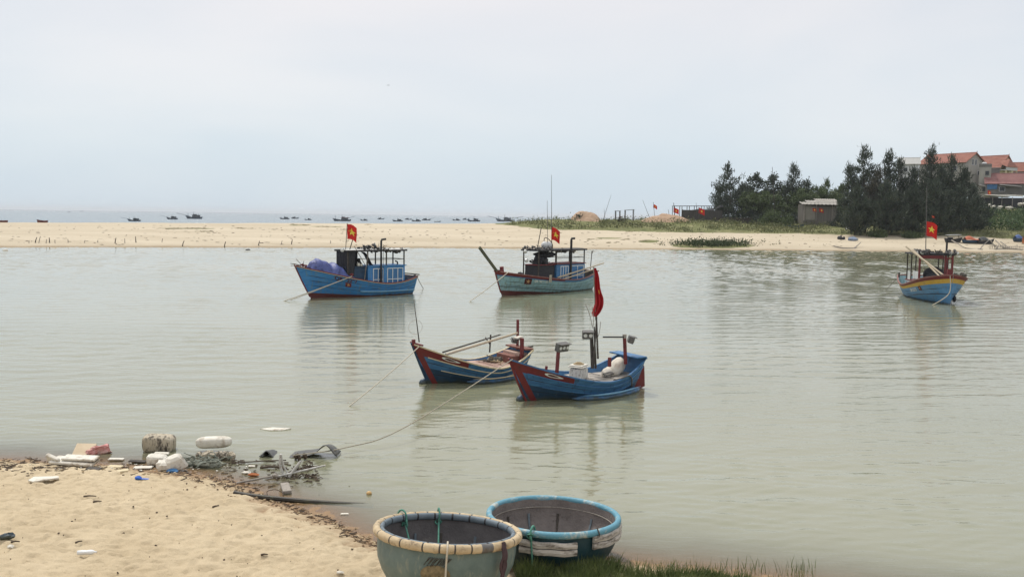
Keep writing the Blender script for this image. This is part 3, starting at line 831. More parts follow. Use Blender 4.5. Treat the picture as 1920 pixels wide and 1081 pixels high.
def clutter(root, name, m, c, size, n, seed, rmin=0.02):
    rr = random.Random(seed); mb = MB(); c = Vector(c)
    for _ in range(n):
        p = c + Vector([rr.uniform(-1, 1) * q for q in size])
        k = rr.random()
        if k < 0.45: mb.tube([p, p + Vector((rr.uniform(-.35, .35), rr.uniform(-.2, .2), rr.uniform(-.1, .2)))], rr.uniform(0.012, 0.03), 6)
        elif k < 0.75: mb.box(p, [rr.uniform(.06, .2) for _ in range(3)], (rr.uniform(-.5, .5),) * 3, bev=0.01)
        else: mb.blob(p, [rr.uniform(.06, .13) for _ in range(3)], 8, 6, 0.15, seed=seed)
    return tag(mb.build(name, m, root, smooth=False), kind='stuff')
def exhaust(root, x, y, z0, z1, r=0.065, kick=(-0.3, 0, 0.06)):
    p = Vector((x, y, z1)); k = Vector(kick)
    part(root, 'exhaust_pipe', black_m, lambda m: m.tube([(x, y, z0), (x, y, (z0 + z1) / 2), p - Vector((0, 0, .06)), p + k * .15 + Vector((0, 0, .03)), p + k], r, 10), smooth=False)
def pole(root, a, b, r, m, name='pole', r2=None): return part(root, name, m, lambda q: q.tube([a, b], r, 8, r2=r2))
def rope(name, pts, r, m, label, cat='rope', group=None, n=8, sag=0.0):
    pts = [Vector(p) for p in pts]
    if sag and len(pts) == 2:
        a, b = pts; pts = [a.lerp(b, t) - Vector((0, 0, sag * 4 * t * (1 - t))) for t in [i / 16 for i in range(17)]]
    else: pts = spline(pts, 6)
    mb = MB(); mb.tube(pts, r, n); return tag(mb.build(name, m), label, cat, group)

FB = 'moored wooden fishing boats'
# ---- boat A: bright blue, tarpaulin on the foredeck
A = empty('fishing_boat', label='bright blue wooden fishing boat with a purple-blue tarpaulin heap on its foredeck', cat='boat', group=FB)
LA, MA = place(A, (583, 559), (765, 549))
HA = Hull(LA, 1.25, 0.86, 2.15, 1.22, 1.15, 0.18, sr=0.72, pb=2.6, draft=0.4, eb=1.55, tmin=0.3)
zdA = lambda t: 0.62 + 1.0 * max(0, t - 0.72) + 0.25 * max(0, 0.2 - t)
def fA(t, v, z): return 0
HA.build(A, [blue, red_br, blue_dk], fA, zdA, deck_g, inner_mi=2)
HA.band(A, 'boot_stripe', red_br, lambda b: .0, lambda b: 1.0, lambda t: 0.02, lambda t: HA.vz(t, 0.04 + 0.62 * max(0, t - 0.45)))
HA.rail(A, red_dk, 0.08, 0.035); HA.rail(A, cream_p, 0.02, 0.012, 'rail_edge', up=-0.045, off=0.02, transom=False)
HA.strip(A, blue_edge, 0.05, 'rubbing_strake', lambda t: 0.30 + 0.45 * max(0, (t - 0.3)) ** 1.5, 0.0, 0.58, 0.02)
part(A, 'stem_post', red_dk, lambda m: m.tube([HA.pt(1, .2) * 1.0, HA.pt(1, .6), HA.pt(1, .9), HA.pt(1, 1.02)], 0.045, 8))
def PA(px, py, y=0.0): return local(MA, px, py, y)
x1, x0 = PA(642, 470).x, PA(748, 470).x; xm = PA(690, 510, .72).x
zr = PA(690, 468, 0).z; zl = PA(715, 499, 0.72).z
cabA = deckhouse(A, x0, x1, 0.72, 0.6, zl, zr, blue, MATS['blue_paint'], MATS['roof_sheet'], xm)
# open shelter forward of the cabin: dark sheets added as its inner shade; engine box
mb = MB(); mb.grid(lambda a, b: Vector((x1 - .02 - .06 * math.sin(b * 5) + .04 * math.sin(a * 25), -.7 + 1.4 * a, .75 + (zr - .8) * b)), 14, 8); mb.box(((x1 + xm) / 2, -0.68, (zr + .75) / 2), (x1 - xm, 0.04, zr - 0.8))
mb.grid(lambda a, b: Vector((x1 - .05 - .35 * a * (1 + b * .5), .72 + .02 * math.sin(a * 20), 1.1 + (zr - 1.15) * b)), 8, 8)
mb.build('shelter_shade_sheet', net_d, A)
mb = MB(); mb.box(((x1 + xm) / 2, 0.0, (zl + .6) / 2), (x1 - xm - .15, 1.15, zl - .62)); mb.box(((x1 + xm) / 2, 0.0, zl), (x1 - xm - .1, 1.3, 0.05)); mb.build('engine_box', [blue_dk], A)
clutter(A, 'gear_heap', net_d, ((x1 + xm) / 2, -.1, zl + .25), (0.55, 0.45, 0.25), 60, 3)
mb = MB(); mb.blob(((x1 * .4 + xm * .6), 0.5, zl + .13), (0.13, 0.1, 0.13), 10, 8); mb.blob(((x1 * .25 + xm * .75), 0.5, zl + .11), (0.1, 0.1, 0.1), 10, 8); mb.build('white_can', foam_w, A, smooth=True)
mb = MB(); mb.grid(lambda a, b: Vector((xm - .05 - 0.75 * a ** .5, 0.2 - .5 * b, zl + 0.06 + 0.9 * (1 - a) ** 2.2)), 10, 3); mb.build('hanging_net', net_d, A, smooth=True)
clutter(A, 'roof_gear', black_m, ((x0 * .45 + x1 * .55), 0.2, zr + 0.14), (0.7, 0.55, 0.14), 44, 5)
clutter(A, 'roof_gear', dark_w, ((x0 * .7 + x1 * .3), 0.2, zr - 0.08), (1.0, 0.8, 0.10), 50, 8)
for px, py, dx in ((755, 467, -1), (703, 459, -1), (642, 469, 1), (712, 466, .2)):
    p = PA(px, py, 0.5); flood(A, p, (dx, 0.9, -0.15), 0.15)
ex = PA(714, 450, 0.8); exhaust(A, ex.x, 0.85, 0.9, ex.z, 0.07, (-0.36, 0, 0.07))
mb = MB(); mb.tube([(ex.x - .25, .75, .9), (ex.x - .25, .75, ex.z - .3)], 0.014, 6); mb.build('aerial', dark_w, A)
a, b = PA(648, 470, 0.3), PA(651, 418, 0.3); pole(A, a, b, 0.022, dark_w, 'flagpole')
a2, b2 = PA(655, 470, 0.3), PA(662, 447, 0.3); pole(A, a2, b2, 0.03, dark_w, 'prop_pole')
WIND = Vector((.98, -.2, 0))
dA = MA.inverted().to_3x3() @ WIND; dA.z = 0; dA.normalize()
flag(A, b - Vector((0, 0, .04)), 0.68, 0.98, flag_r, star_y, dA, 0.28, 0.06, 3, star_r=0.27)
mb = MB()
for q in ((664, 461, 685, 497), (690, 470, 683, 528)): mb.tube([PA(q[0], q[1], .74), PA(q[2], q[3], .74)], 0.025, 6)
mb.build('brace', grey_w, A)
bw = HA.pt(0.96, 1.0)
clutter(A, 'bow_gear', red_dk, (bw.x - 0.05, 0, bw.z + 0.12), (0.28, 0.15, 0.08), 10, 12)
mb = MB()
for q in ((-.3, .5, .3), (.35, .1, .14), (.6, .25, .16), (.1, -.2, .42), (.5, -.1, .02)): mb.tube([(bw.x - .1, 0, bw.z + .1), (bw.x + q[0] + .2, q[1] * .4, bw.z + .1 + q[2])], 0.018, 6)
mb.build('anchor', dark_w, A)
p = HA.pt(0.66, 1.0); mb = MB(); mb.box((p.x, p.y - .05, p.z + .12), (0.1, 0.1, 0.34)); mb.box((p.x, p.y - .05, p.z + .22), (0.3, 0.06, 0.06)); mb.build('mooring_bitt', red_dk, A)
HA.text(A, 'QB 92297', 0.70, 0.87, 1, 0.30, emblem_dk)
HA.emblem(A, 0.685, 0.70, 1, 0.34, 0.28, red_dk, star_dull)
s0 = HA.pt(0, 1)
mb = MB(); mb.box((s0.x + .05, 0, s0.z + .14), (0.08, s0.y * 2 + .5, 0.07)); mb.tube([(s0.x + .7, .6, s0.z - .1), (s0.x, .75, s0.z + .12)], .03); mb.tube([(s0.x + .7, -.6, s0.z + .1), (s0.x, -.75, s0.z + .12)], .03); mb.build('stern_beam', dark_w, A)
p = PA(744, 492, .2); mb = MB(); mb.tube(spline([(p.x, .2, .7), (p.x + .03, .2, p.z - .4), (p.x - .06, .2, p.z), (p.x + .12, .2, p.z + .12)]), 0.05, 7); mb.build('stern_davit', black_m, A)
# tarpaulin over the foredeck: its own thing
ta, tb_ = PA(582, 505, .3).x, PA(660, 518, .3).x
def tarp(a, b):
    x = ta + (tb_ - ta) * a; t = HA.t_of_x(x)
    hw = min(HA.beam(t) - 0.02, 0.95)
    zb = HA.sheer(t) + 0.02
    prof = np.interp(a, [0, .06, .2, .34, .47, .6, .75, .9, 1], [0.0, .42, .78, .74, .60, .78, .52, .18, .0])
    yy = (b - .5) * 2
    fold = 0.05 * math.sin(a * 34 + yy * 2) * (1 - .3 * abs(yy)) + 0.04 * math.sin(a * 17 + yy * 5)
    z = zb + prof * (1 - abs(yy) ** 2.4) + fold * min(1, prof * 3) * (0.4 + abs(yy))
    if abs(yy) > .9: z = zb - 0.02 - .06 * (abs(yy) - .9) * 10
    return Vector((x, yy * hw, z))
mb = MB(); mb.grid(tarp, 44, 22)
tp = mb.build('tarpaulin', tarp_b, smooth=True); tp.matrix_world = MA
md = tp.modifiers.new('thick', 'SOLIDIFY'); md.thickness = 0.02
tag(tp, 'crumpled purple-blue tarpaulin heaped over the bow deck of the bright blue boat', 'tarpaulin')

# ---- boat B: pale blue with bamboo poles
B = empty('fishing_boat', label='pale sky-blue wooden fishing boat with bamboo poles laid along its stern quarter', cat='boat', group=FB)
LB, MBx = place(B, (941, 554), (1099, 541))
HB = Hull(LB, 1.45, 0.92, 1.72, 1.42, 0.75, 0.2, sr=0.68, pb=3.4, draft=0.4, eb=1.5, tmin=0.32, flare=0.85)
def fB(t, v, z):
    if v > 0.965: return 3
    if v > 0.90 and t > 0.45: return 3
    if v > 0.86: return 2
    return 0
HB.build(B, [sky_paint, red_br, blue_md, red_dk, dark_w], fB, lambda t: 0.66 + .7 * max(0, t - .72), deck_g, vs=[0, .06, .14, .22, .28, .34, .4, .46, .54, .62, .7, .78, .86, .90, .965, 1.0], inner_mi=4)
HB.band(B, 'boot_stripe', red_br, lambda b: .0, lambda b: 1.0, lambda t: 0.02, lambda t: HB.vz(t, 0.02 + .36 * max(0, (t - 0.5)) / 0.5))
HB.rail(B, mat('faded_red_brown_rail', (0.16, 0.06, 0.055), (0.28, 0.15, 0.13), 4, 0.7), 0.09, 0.03)
HB.strip(B, black_m, 0.018, 'wale_line', lambda t: 0.05 + 0.62 * max(0, (t - 0.35) / .65) ** .9, 0.36, 1.0, 0.012)
part(B, 'stem_post', red_dk, lambda m: m.tube([HB.pt(1, .3), HB.pt(1, .6), HB.pt(1, .9), HB.pt(1, 1.02)], 0.05, 8))
def PB(px, py, y=0.0): return local(MBx, px, py, y)
x1, x0 = PB(996, 480).x, PB(1082, 480).x; xm = PB(1043, 500, .72).x
zr = PB(1040, 467, 0).z; zl = PB(1055, 495, 0.72).z
zrB = zr
deckhouse(B, x0, x1, 0.75, 0.64, zl, zr, blue_md, red_dk, MATS['sooty_black'], xm, win_n=(2, 3))
mb = MB(); mb.box(((x1 + xm) / 2, 0, (zl + .6) / 2), (x1 - xm - .15, 1.25, zl - .62)); mb.box(((x1 + xm) / 2, 0, zl), (x1 - xm, 1.4, 0.05), mi=1); mb.build('engine_box', [net_d, red_dk], B)
clutter(B, 'gear_heap', net_d, ((x1 + xm) / 2, 0, zl + .2), (0.65, 0.5, 0.22), 60, 23)
clutter(B, 'roof_gear', steel_g, ((x1 * .6 + xm * .4), 0, zr + 0.10), (0.9, 0.7, 0.1), 44, 25)
clutter(B, 'roof_gear', dark_w, ((x0 * .6 + x1 * .4), 0.1, zr - 0.10), (1.3, 0.85, 0.10), 60, 28)
clutter(B, 'foredeck_net', net_d, (x1 + 1.0, 0, HB.sheer(.75) + .02), (0.35, 0.5, 0.1), 16, 29)
p = PB(1023, 459, 0)
for dx in (0.22, -0.2):
    part(B, 'float_ball', mat('white_grey_float', (0.45, 0.46, 0.47), (0.62, 0.63, 0.63), 7, 0.5, stain=(0.1, 0.1, 0.1), stain_scale=6) if dx > 0 else MATS['white_grey_float'], lambda m: m.blob((p.x + dx, 0.1, zr + 0.32), (0.27, 0.25, 0.27), 14, 10, 0.02), smooth=True)
mb = MB(); mb.tube(spline([(p.x + .15, 0, zr), (p.x + .15, 0, zr + .8), (p.x - .3, 0, zr + .75), (p.x - .75, 0, zr + .4), (p.x - .8, 0, zr)]), 0.03, 7); mb.build('roof_hoop', dark_w, B)
for px, py, dx in ((985, 471, 1), (987, 488, 1), (1052, 470, -.3)):
    q = PB(px, py, .5); flood(B, q, (dx, .7, -.1), 0.14)
ex = PB(1071, 448, .8); exhaust(B, ex.x, 0.82, 0.8, ex.z, 0.085, (-0.36, 0, 0.05))
q0, q1 = PB(1034.5, 468, 0), PB(1034, 328, 0); pole(B, q0, q1, 0.03, steel_g, 'radio_mast', 0.012)
r0, r1 = PB(1027, 468, 0.2), PB(1026, 376, 0.2); pole(B, r0, r1, 0.022, steel_g, 'radio_mast', 0.012)
r0, r1 = PB(1007, 468, .3), PB(1015, 426, .3); pole(B, r0, r1, 0.03, dark_w, 'spar')
flag(B, PB(1034, 426, 0), 0.66, 0.92, flag_r, star_y, (MBx.inverted().to_3x3() @ WIND).normalized(), 0.30, 0.06, 9, star_r=.26)
HB.emblem(B, 0.80, 0.76, 1, 0.50, 0.42, emblem_dk, star_dull)
HB.text(B, 'QB 98291 TS', 0.695, 0.80, 1, 0.20, white_p)
bt = HB.pt(.97, 1.0)
part(B, 'mooring_bitt', red_dk, lambda m: (m.box((bt.x - .35, 0, bt.z + .14), (.2, .2, .4), (0, .15, 0)), m.box((bt.x - .05, 0, bt.z + .05), (.5, .5, .08))))
part(B, 'bow_roller', dark_w, lambda m: m.tube([(bt.x + .1, -.25, bt.z + .1), (bt.x + .1, .25, bt.z + .1)], .05))
part(B, 'rail_lashing', rope_c, lambda m: [m.tube([HB.pt(.62, 1, 1, .03) + Vector((dx, 0, .22)), HB.pt(.62, .92, 1, .04) + Vector((dx * 1.4, 0, -.18))], .03, 6) for dx in (-.06, .03, .1)])
q = PB(1106, 500, -.4); mb = MB(); mb.tube([(q.x, -.4, .9), PB(1110, 470, -.4)], .03); mb.tube([PB(1109, 478, -.4), PB(1111, 470, -.4) + Vector((-.1, 0, .05))], .02); mb.build('forked_stake', dark_w, B)
hb = HB.pt(.99, 1)
bm = MB(); e1 = PB(898, 465, 0.0); bm.box((hb + e1) / 2 + Vector((0, 0, .05)), ((hb - e1).length, .12, .17), (0, -math.atan2(e1.z - hb.z, e1.x - hb.x), 0), taper=1.0)
bm.build('bow_spar', mat('mossy_timber', (0.05, 0.055, 0.035), (0.10, 0.10, 0.06), 4, .85), B)
def thing_at(Mx, mb, name, m, label, cat, group=None, smooth=False):
    o = mb.build(name, m, smooth=smooth); o.matrix_world = Mx; return tag(o, label, cat, group)
mb = MB(); mb.tube([PB(1046, 520, .95), PB(1132, 493, .95)], .06, 8, r2=.045); thing_at(MBx, mb, 'bamboo_pole', bamboo, 'upper, longer bamboo pole slanting over the stern rail of the pale blue boat', 'pole')
mb = MB(); mb.tube([PB(1054, 524, 1.1), PB(1118, 503, 1.1)], .05, 8, r2=.04); thing_at(MBx, mb, 'bamboo_pole', bamboo, 'lower, shorter bamboo pole tied beside the longer one on the pale blue boat', 'pole')
mb = MB(); q = PB(1022, 514, .8)
mb.lathe([(.42, 0), (.55, .34), (.58, .36), (.52, .33), (.40, .04)], 20, (q.x, .55, .72))
thing_at(MBx, mb, 'plastic_tub', orange_pl, 'red-orange plastic tub on the deck of the pale blue boat', 'tub', smooth=True)

# ---- boat C: bow towards the camera, red and yellow bands
C = empty('fishing_boat', label='blue wooden fishing boat with red and yellow bands round its bow, seen bow-on', cat='boat', group=FB)
LC, MC = place(C, (1780, 571), (1709, 551))
HC = Hull(LC, 1.62, 0.92, 2.02, 1.42, 0.50, 0.35, sr=0.6, pb=6.0, draft=0.45, eb=1.25, tmin=0.35, flare=0.72)
def fC(t, v, z):
    if v > 0.90: return 2
    if v > 0.78: return 3
    return 0
HC.build(C, [gray_blue, red_br, red_dk, yellow_p, MATS['pale_blue_paint']], fC, lambda t: 0.58 + .8 * max(0, t - .7), deck_g, vs=[0, .06, .14, .22, .3, .38, .46, .54, .62, .7, .78, .84, .90, .95, 1.0], inner_mi=4)
HC.rail(C, MATS['faded_red_brown_rail'], 0.10, 0.035)
HC.strip(C, blue_dk, 0.022, 'wale_line', lambda t: 0.02 + 0.72 * max(0, (t - 0.35) / .65) ** .8, 0.36, 0.995, 0.012)
part(C, 'stem_post', gray_blue, lambda m: m.tube([HC.pt(1, .2), HC.pt(1, .5), HC.pt(1, .75)], 0.05, 8))
def PC(px, py, y=0.0): return local(MC, px, py, y)
I = MC.inverted()
def CX_(px, py, xl):
    o = I @ CAM; d = I.to_3x3() @ ray(px, py); return o + d * ((xl - o.x) / d.x)
xc1, xc0, xcm = 1.1, -1.9, 0.2
zr = CX_(1740, 476, xc1).z; hwC = 1.12; zl = CX_(1740, 507, .2).z
zrC = zr; wht_panel = mat('pale_panel', (.42, .45, .46), (.55, .57, .57), 3, .6)
cabC = deckhouse(C, xc0, xc1, hwC, .56, 1.25, zr, MATS['pale_blue_paint'], red_dk, MATS['sooty_black'], xcm, win_n=(2, 2), roof_over=.1)
mb = MB()
for y in (-1.08, 1.08, .62): mb.box((xc1, y, (zr + .9) / 2), (.12, .12, zr - .9))
mb.box((xc1, 0, zr - .28), (.08, 2 * hwC, .1)); mb.box((xc1, .75, (zr + 1.3) / 2 - .2), (.05, .05, zr - 1.4))
mb.build('front_frame', red_dk, C)
mb = MB(); mb.box((.8, 0.0, .95), (.9, 1.5, .75)); mb.box((.8, 0, 1.34), (1.1, 1.75, .06), mi=1); mb.build('engine_box', [blue_md, red_dk], C)
part(C, 'net_heap', net_d, lambda m: m.blob((.75, .05, 1.5), (.45, .62, .42), 16, 10, .06), smooth=True)
clutter(C, 'roof_gear', steel_g, (xc1 - .1, -1.05, zr + .12), (.35, .35, .16), 34, 41)
clutter(C, 'roof_gear', steel_g, (xc1 - .1, .95, zr + .12), (.35, .4, .16), 34, 42)
clutter(C, 'roof_gear', dark_w, (-.2, 0, zr + .1), (1.3, .9, .08), 40, 43)
for y, dy in ((-1.35, -.6), (-1.0, -.2), (1.35, .7), (.9, .2)): flood(C, (xc1 + .15, y, zr + .08), (.9, dy, -.2), .13)
ex = CX_(1776, 447, xc1 - .3); exhaust(C, ex.x, ex.y, .8, ex.z, .07, (.1, .35, 0.03))
m0 = CX_(1735.5, 480, 0); m1 = CX_(1738, 349, 0); pole(C, m0, m1, .035, steel_g, 'mast', .02)
flag(C, CX_(1736.5, 414, 0), 0.80, 1.02, flag_r, star_y, (MC.inverted().to_3x3() @ WIND).normalized(), .32, .05, 14, star_r=.26)
HC.text(C, 'QB 22275', 0.60, 0.67, -1, 0.27, white_p); HC.emblem(C, 0.735, 0.70, -1, .40, .30, emblem_dk, star_dull)
HC.emblem(C, 0.80, 0.66, 1, .45, .30, emblem_dk, star_dull)
bt = HC.pt(.95, 1)
part(C, 'mooring_bitt', red_dk, lambda m: (m.box((bt.x - .4, .0, bt.z + .18), (.2, .24, .5)), m.box((bt.x - .4, .0, bt.z + .02), (.3, .9, .12))))
clutter(C, 'bow_gear', dark_w, (bt.x - .3, .7, bt.z + .1), (.3, .35, .08), 12, 47)
mb = MB()
for k in range(3): mb.tube([(1.6 + .05 * k + .3 * math.cos(a / 8 * math.pi), -.25 + .32 * math.sin(a / 8 * math.pi * 1) * 1, 1.05 + .1 * k + .3 * math.sin(a / 8 * math.pi * 2)) for a in range(17)], .03, 6)
mb.build('rope_coil', rope_c, C)
mb = MB(); mb.tube([CX_(1699, 462, 1.2), CX_(1770, 517, 3.9)], .07, 8); thing_at(MC, mb, 'bamboo_pole', bamboo, 'upper bamboo pole slanting from roof to bow of the red and yellow banded boat', 'pole')
mb = MB(); mb.tube([CX_(1712, 468, 1.3), CX_(1768, 518, 4.0) + Vector((0, -.16, -.06))], .055, 8); thing_at(MC, mb, 'bamboo_pole', bamboo, 'lower bamboo pole lying along the upper one on the red and yellow banded boat', 'pole')
part(C, 'rudder_bracket', dark_w, lambda m: m.box((HC.pt(0, .6).x - .12, 0, .2), (.2, .08, 1.0)))
part(C, 'tire_fender', black_m, lambda m: m.blob(HC.pt(.93, .35, 1, .12), (.2, .12, .22), 12, 8))
part(C, 'stern_bitt', dark_w, lambda m: m.box(HC.pt(.06, 1.0, -1) + Vector((0, .1, .2)), (.1, .1, .4)))

# ---- boats D and E: the small open boats
def open_boat(root, Mx, L, H, deckm, walem, low, zd):
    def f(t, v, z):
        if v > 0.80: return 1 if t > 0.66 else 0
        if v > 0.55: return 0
        return 2  # lower strakes: shade under the hull put into a darker blue
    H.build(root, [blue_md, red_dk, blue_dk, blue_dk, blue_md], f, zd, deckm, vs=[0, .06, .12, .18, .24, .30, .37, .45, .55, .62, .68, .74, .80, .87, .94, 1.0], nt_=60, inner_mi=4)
    H.band(root, 'red_stripe', red_dk, lambda b: .885 + .07 * b ** .7, lambda b: .945 + .05 * b ** .7, lambda t: .05, lambda t: .81, nt_=6, nv=16)
    return H
def eye(root, H, t, v, side):
    mb = MB()
    def P_(a, k):
        # almond outline, thick ring with the opening towards the stern
        x = math.cos(a); y = math.sin(a)
        w = 0.15 * k if x > 0 else 0.24 * k
        return H.pt(t - (-(x) * w) * 1.0 / H.L, v + y * 0.055 * k * (1 - .35 * (x < 0) * -x) / (H.sheer(t) + H.draft), side, 0.012)
    o = [P_(i * math.pi * 2 / 28, 1.0) for i in range(28)]; n_ = [P_(i * math.pi * 2 / 28, 0.62) for i in range(28)]
    mb.add(o + n_, [(i, (i + 1) % 28, 28 + (i + 1) % 28, 28 + i) for i in range(28)])
    e = mb.build('painted_eye', white_p, root)
    mb = MB(); mb.add([P_(i * math.pi * 2 / 28, .6) for i in range(28)], [tuple(range(28))]); mb.build('eye_white', emblem_dk, e)
OB = 'small blue open boats moored in front'
D = empty('open_boat', label='nearest small dark blue open boat with a limp red flag, foam box and lamp posts', cat='boat', group=OB)
LD, MD = place(D, (986, 751), (1170, 730))
HD = Hull(LD, 1.06, 0.53, 1.30, 1.08, 0.62, 0.34, sr=0.60, pb=2.2, draft=0.3, eb=1.8, tmin=0.35, flare=0.8)
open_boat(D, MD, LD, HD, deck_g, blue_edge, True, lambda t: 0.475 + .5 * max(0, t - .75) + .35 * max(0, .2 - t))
E = empty('open_boat', label='small blue open boat behind, with yellow edges, brown stern and two long poles', cat='boat', group=OB)
LE, ME = place(E, (803, 719), (963, 703))
HE = Hull(LE, 1.08, 0.49, 1.36, 0.92, 0.62, 0.34, sr=0.60, pb=2.2, draft=0.3, eb=1.65, tmin=0.35, flare=0.8)
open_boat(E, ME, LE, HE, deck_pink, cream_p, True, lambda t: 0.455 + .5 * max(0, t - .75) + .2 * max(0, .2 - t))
for root, H, m1_, m2_ in ((D, HD, MATS['mid_blue_paint'], MATS['mid_blue_paint']), (E, HE, cream_p, cream_p)):
    H.rail(root, m1_, .07, .022)
    for vv in (0.80,): 
        H.strip(root, m1_, .018, 'wale_line', lambda t: H.sheer(t) * 1.0 - (1 - vv) * (H.sheer(t) + H.draft), 0, .93, .012)
    H.strip(root, m2_, .014, 'wale_line', lambda t: H.sheer(t) - .45 * (H.sheer(t) + H.draft), 0, .86, .008)
    part(root, 'stem_post', red_dk if root is D else blue_dk, lambda m: m.tube([H.pt(1, .15), H.pt(1, .35), H.pt(1, .6), H.pt(1, .85), H.pt(1, 1.02)], .035, 8))
HD.strip(D, MATS['mid_blue_paint'], 0.17, 'sponson', lambda t: 0.05, -0.10, 0.66, 0.05, flat=0.7, capt=.16)
HD.strip(D, blue_edge, 0.03, 'sponson_edge', lambda t: 0.165, -0.06, 0.60, 0.13, capt=.3)
HE.strip(E, MATS['mid_blue_paint'], 0.13, 'sponson', lambda t: 0.06, -0.02, 0.66, 0.03, flat=0.85, capt=.16)
HE.strip(E, cream_p, 0.022, 'sponson_edge', lambda t: 0.165, 0.0, 0.62, 0.09, capt=.3)
for root, H in ((D, HD), (E, HE)):
    eye(root, H, 0.80, 0.905, 1); eye(root, H, 0.80, 0.905, -1)
    p = H.pt(.98, .40); part(root, 'far_sponson_end', blue_dk, lambda m: m.blob((p.x - .06, -.14, .02), (.22, .13, .15), 12, 8, .03), smooth=True)  # dark bulge stands for the end of the other side's sponson
def PD(px, py, y=0.0): return local(MD, px, py, y)
def PE(px, py, y=0.0): return local(ME, px, py, y)
# D fittings
zt = HD.sheer(0)
def brd(m):
    s0 = HD.pt(0, 1); m.box((s0.x + .22, 0, s0.z + .045), (.42, s0.y * 2 + .12, .045), bev=.01)
part(D, 'stern_bench', MATS['mid_blue_paint'], brd)
def rud(m):
    s0 = HD.pt(0, 1); a = PD(1199, 682, 0); 
    m.add([(x, y, z) for y in (-.03, .03) for x, z in ((s0.x + .12, -.15), (s0.x - .50, .05), (s0.x - .46, .70), (s0.x - .38, .78), (s0.x - .02, .42))],
          [(4, 3, 2, 1, 0), (5, 6, 7, 8, 9)] + [(i, (i + 1) % 5, 5 + (i + 1) % 5, 5 + i) for i in range(5)])
part(D, 'rudder', red_dk, rud)
def lamp_post(root, Pf, base, top, y, boxpx, d, size, n=3, mpost=red_dk, rr=.04):
    a, b = Pf(*base, y), Pf(*top, y)
    o = part(root, 'lamp_post', mpost, lambda m: m.box((a + b) / 2, (rr * 2, rr * 2, (b - a).length), (0, math.atan2(b.x - a.x, b.z - a.z), 0)))
    c = Pf(*boxpx, y); lampbox(o, c, d, size, n, 'lamp_box')
    return o
lamp_post(D, PD, (1044, 699), (1047, 656), .55, (1054, 650), (-.15, 1, -.25), (.42, .18, .26))
lamp_post(D, PD, (1111, 690), (1109, 625), -.25, (1102, 627), (.5, 1, -.3), (.34, .16, .26), 2, dark_w)
lamp_post(D, PD, (1173, 682), (1171, 633), .35, (1183, 636), (-.75, .5, -.3), (.36, .18, .22), 2)
a, b = PD(1131, 631.5, .35), PD(1171, 631.5, .35); part(D, 'tiller_arm', black_m, lambda m: m.box((a + b) / 2, ((b - a).length, .05, .04), (0, -math.atan2(b.z - a.z, b.x - a.x), 0)))
part(D, 'post_cap', grey_w, lambda m: m.box(PD(1171, 630, .35), (.09, .09, .12)))
for px0, py0, px1, py1, y in ((1112, 690, 1119, 594, -.1), (1117, 690, 1114, 612, -.2), (1121, 672, 1117, 560, -.15)):
    part(D, 'mast', dark_w, lambda m: m.tube([PD(px0, py0, y), PD(px1, py1, y)], .035, 8, r2=.02))
a, b = PD(1117, 600, -.15), PD(1113, 500, -.15); part(D, 'flagpole', grey_w, lambda m: m.tube([a, b], .018, 6))
mb = MB()
for q in ((1111, 615, 1098, 570), (1112, 612, 1110, 575), (1118, 640, 1126, 603), (1120, 672, 1119, 640)): mb.tube(spline([PD(q[0], q[1], -.1), PD((q[0] + q[2]) / 2 + 2, (q[1] + q[3]) / 2, -.1), PD(q[2], q[3], -.1)], 4), .010, 5)
mb.build('aerial_wire', grey_w, D)
def limp(a, b, off=0.0):
    p = PD(1114, 502, -.12); q = PD(1118, 594, -.12)
    L_ = p.z - q.z
    w = np.interp(b, [0, .15, .4, .6, .8, .93, 1], [.05, .13, .21, .30, .27, .17, .03])
    y = .10 * math.sin(a * 14 + b * 3) + .04 * math.sin(b * 11)
    xx = p.x - w * a + (q.x - p.x) * b * .55
    return Vector((xx, p.y + y * (.3 + b) + off, p.z - L_ * b * (.93 + .07 * a)))
mb = MB(); mb.grid(limp, 18, 24); fl = mb.build('flag', flag_dr, D, smooth=True)
mb = MB(); c0 = limp(.72, .5); mb.add([c0 + Vector((dx, .07, dz)) for dx, dz in ((0, .07), (-.02, .02), (-.07, .01), (-.03, -.03), (-.04, -.08), (.01, -.04), (.03, 0))], [tuple(range(7))]); mb.build('star', star_y, fl)
part(D, 'oarlock_post', red_dk, lambda m: m.box((PD(1024, 692, .5) + Vector((0, 0, -.02))), (.06, .06, .24), (0, -.1, 0)))
part(D, 'oarlock_post', red_dk, lambda m: m.box((PD(1143, 677, .7) + Vector((0, 0, -.02))), (.08, .08, .28)))
HD.text(D, '', .5, .5, 1, .2, white_p) if False else None
mb = MB()
for y in (-.42, -.14, .16, .45): mb.box((-.05, y, .515), (1.9, .012, .006))
for x in (-1.0, -.35, .35, .9): mb.box((x, 0, .518), (.03, 1.5, .008))
mb.build('deck_seam', dark_w, D)
part(D, 'hatch_frame', dark_w, lambda m: (m.box((.95, .1, .52), (.5, .7, .05)), m.box((1.12, .35, .58), (.2, .1, .12))))
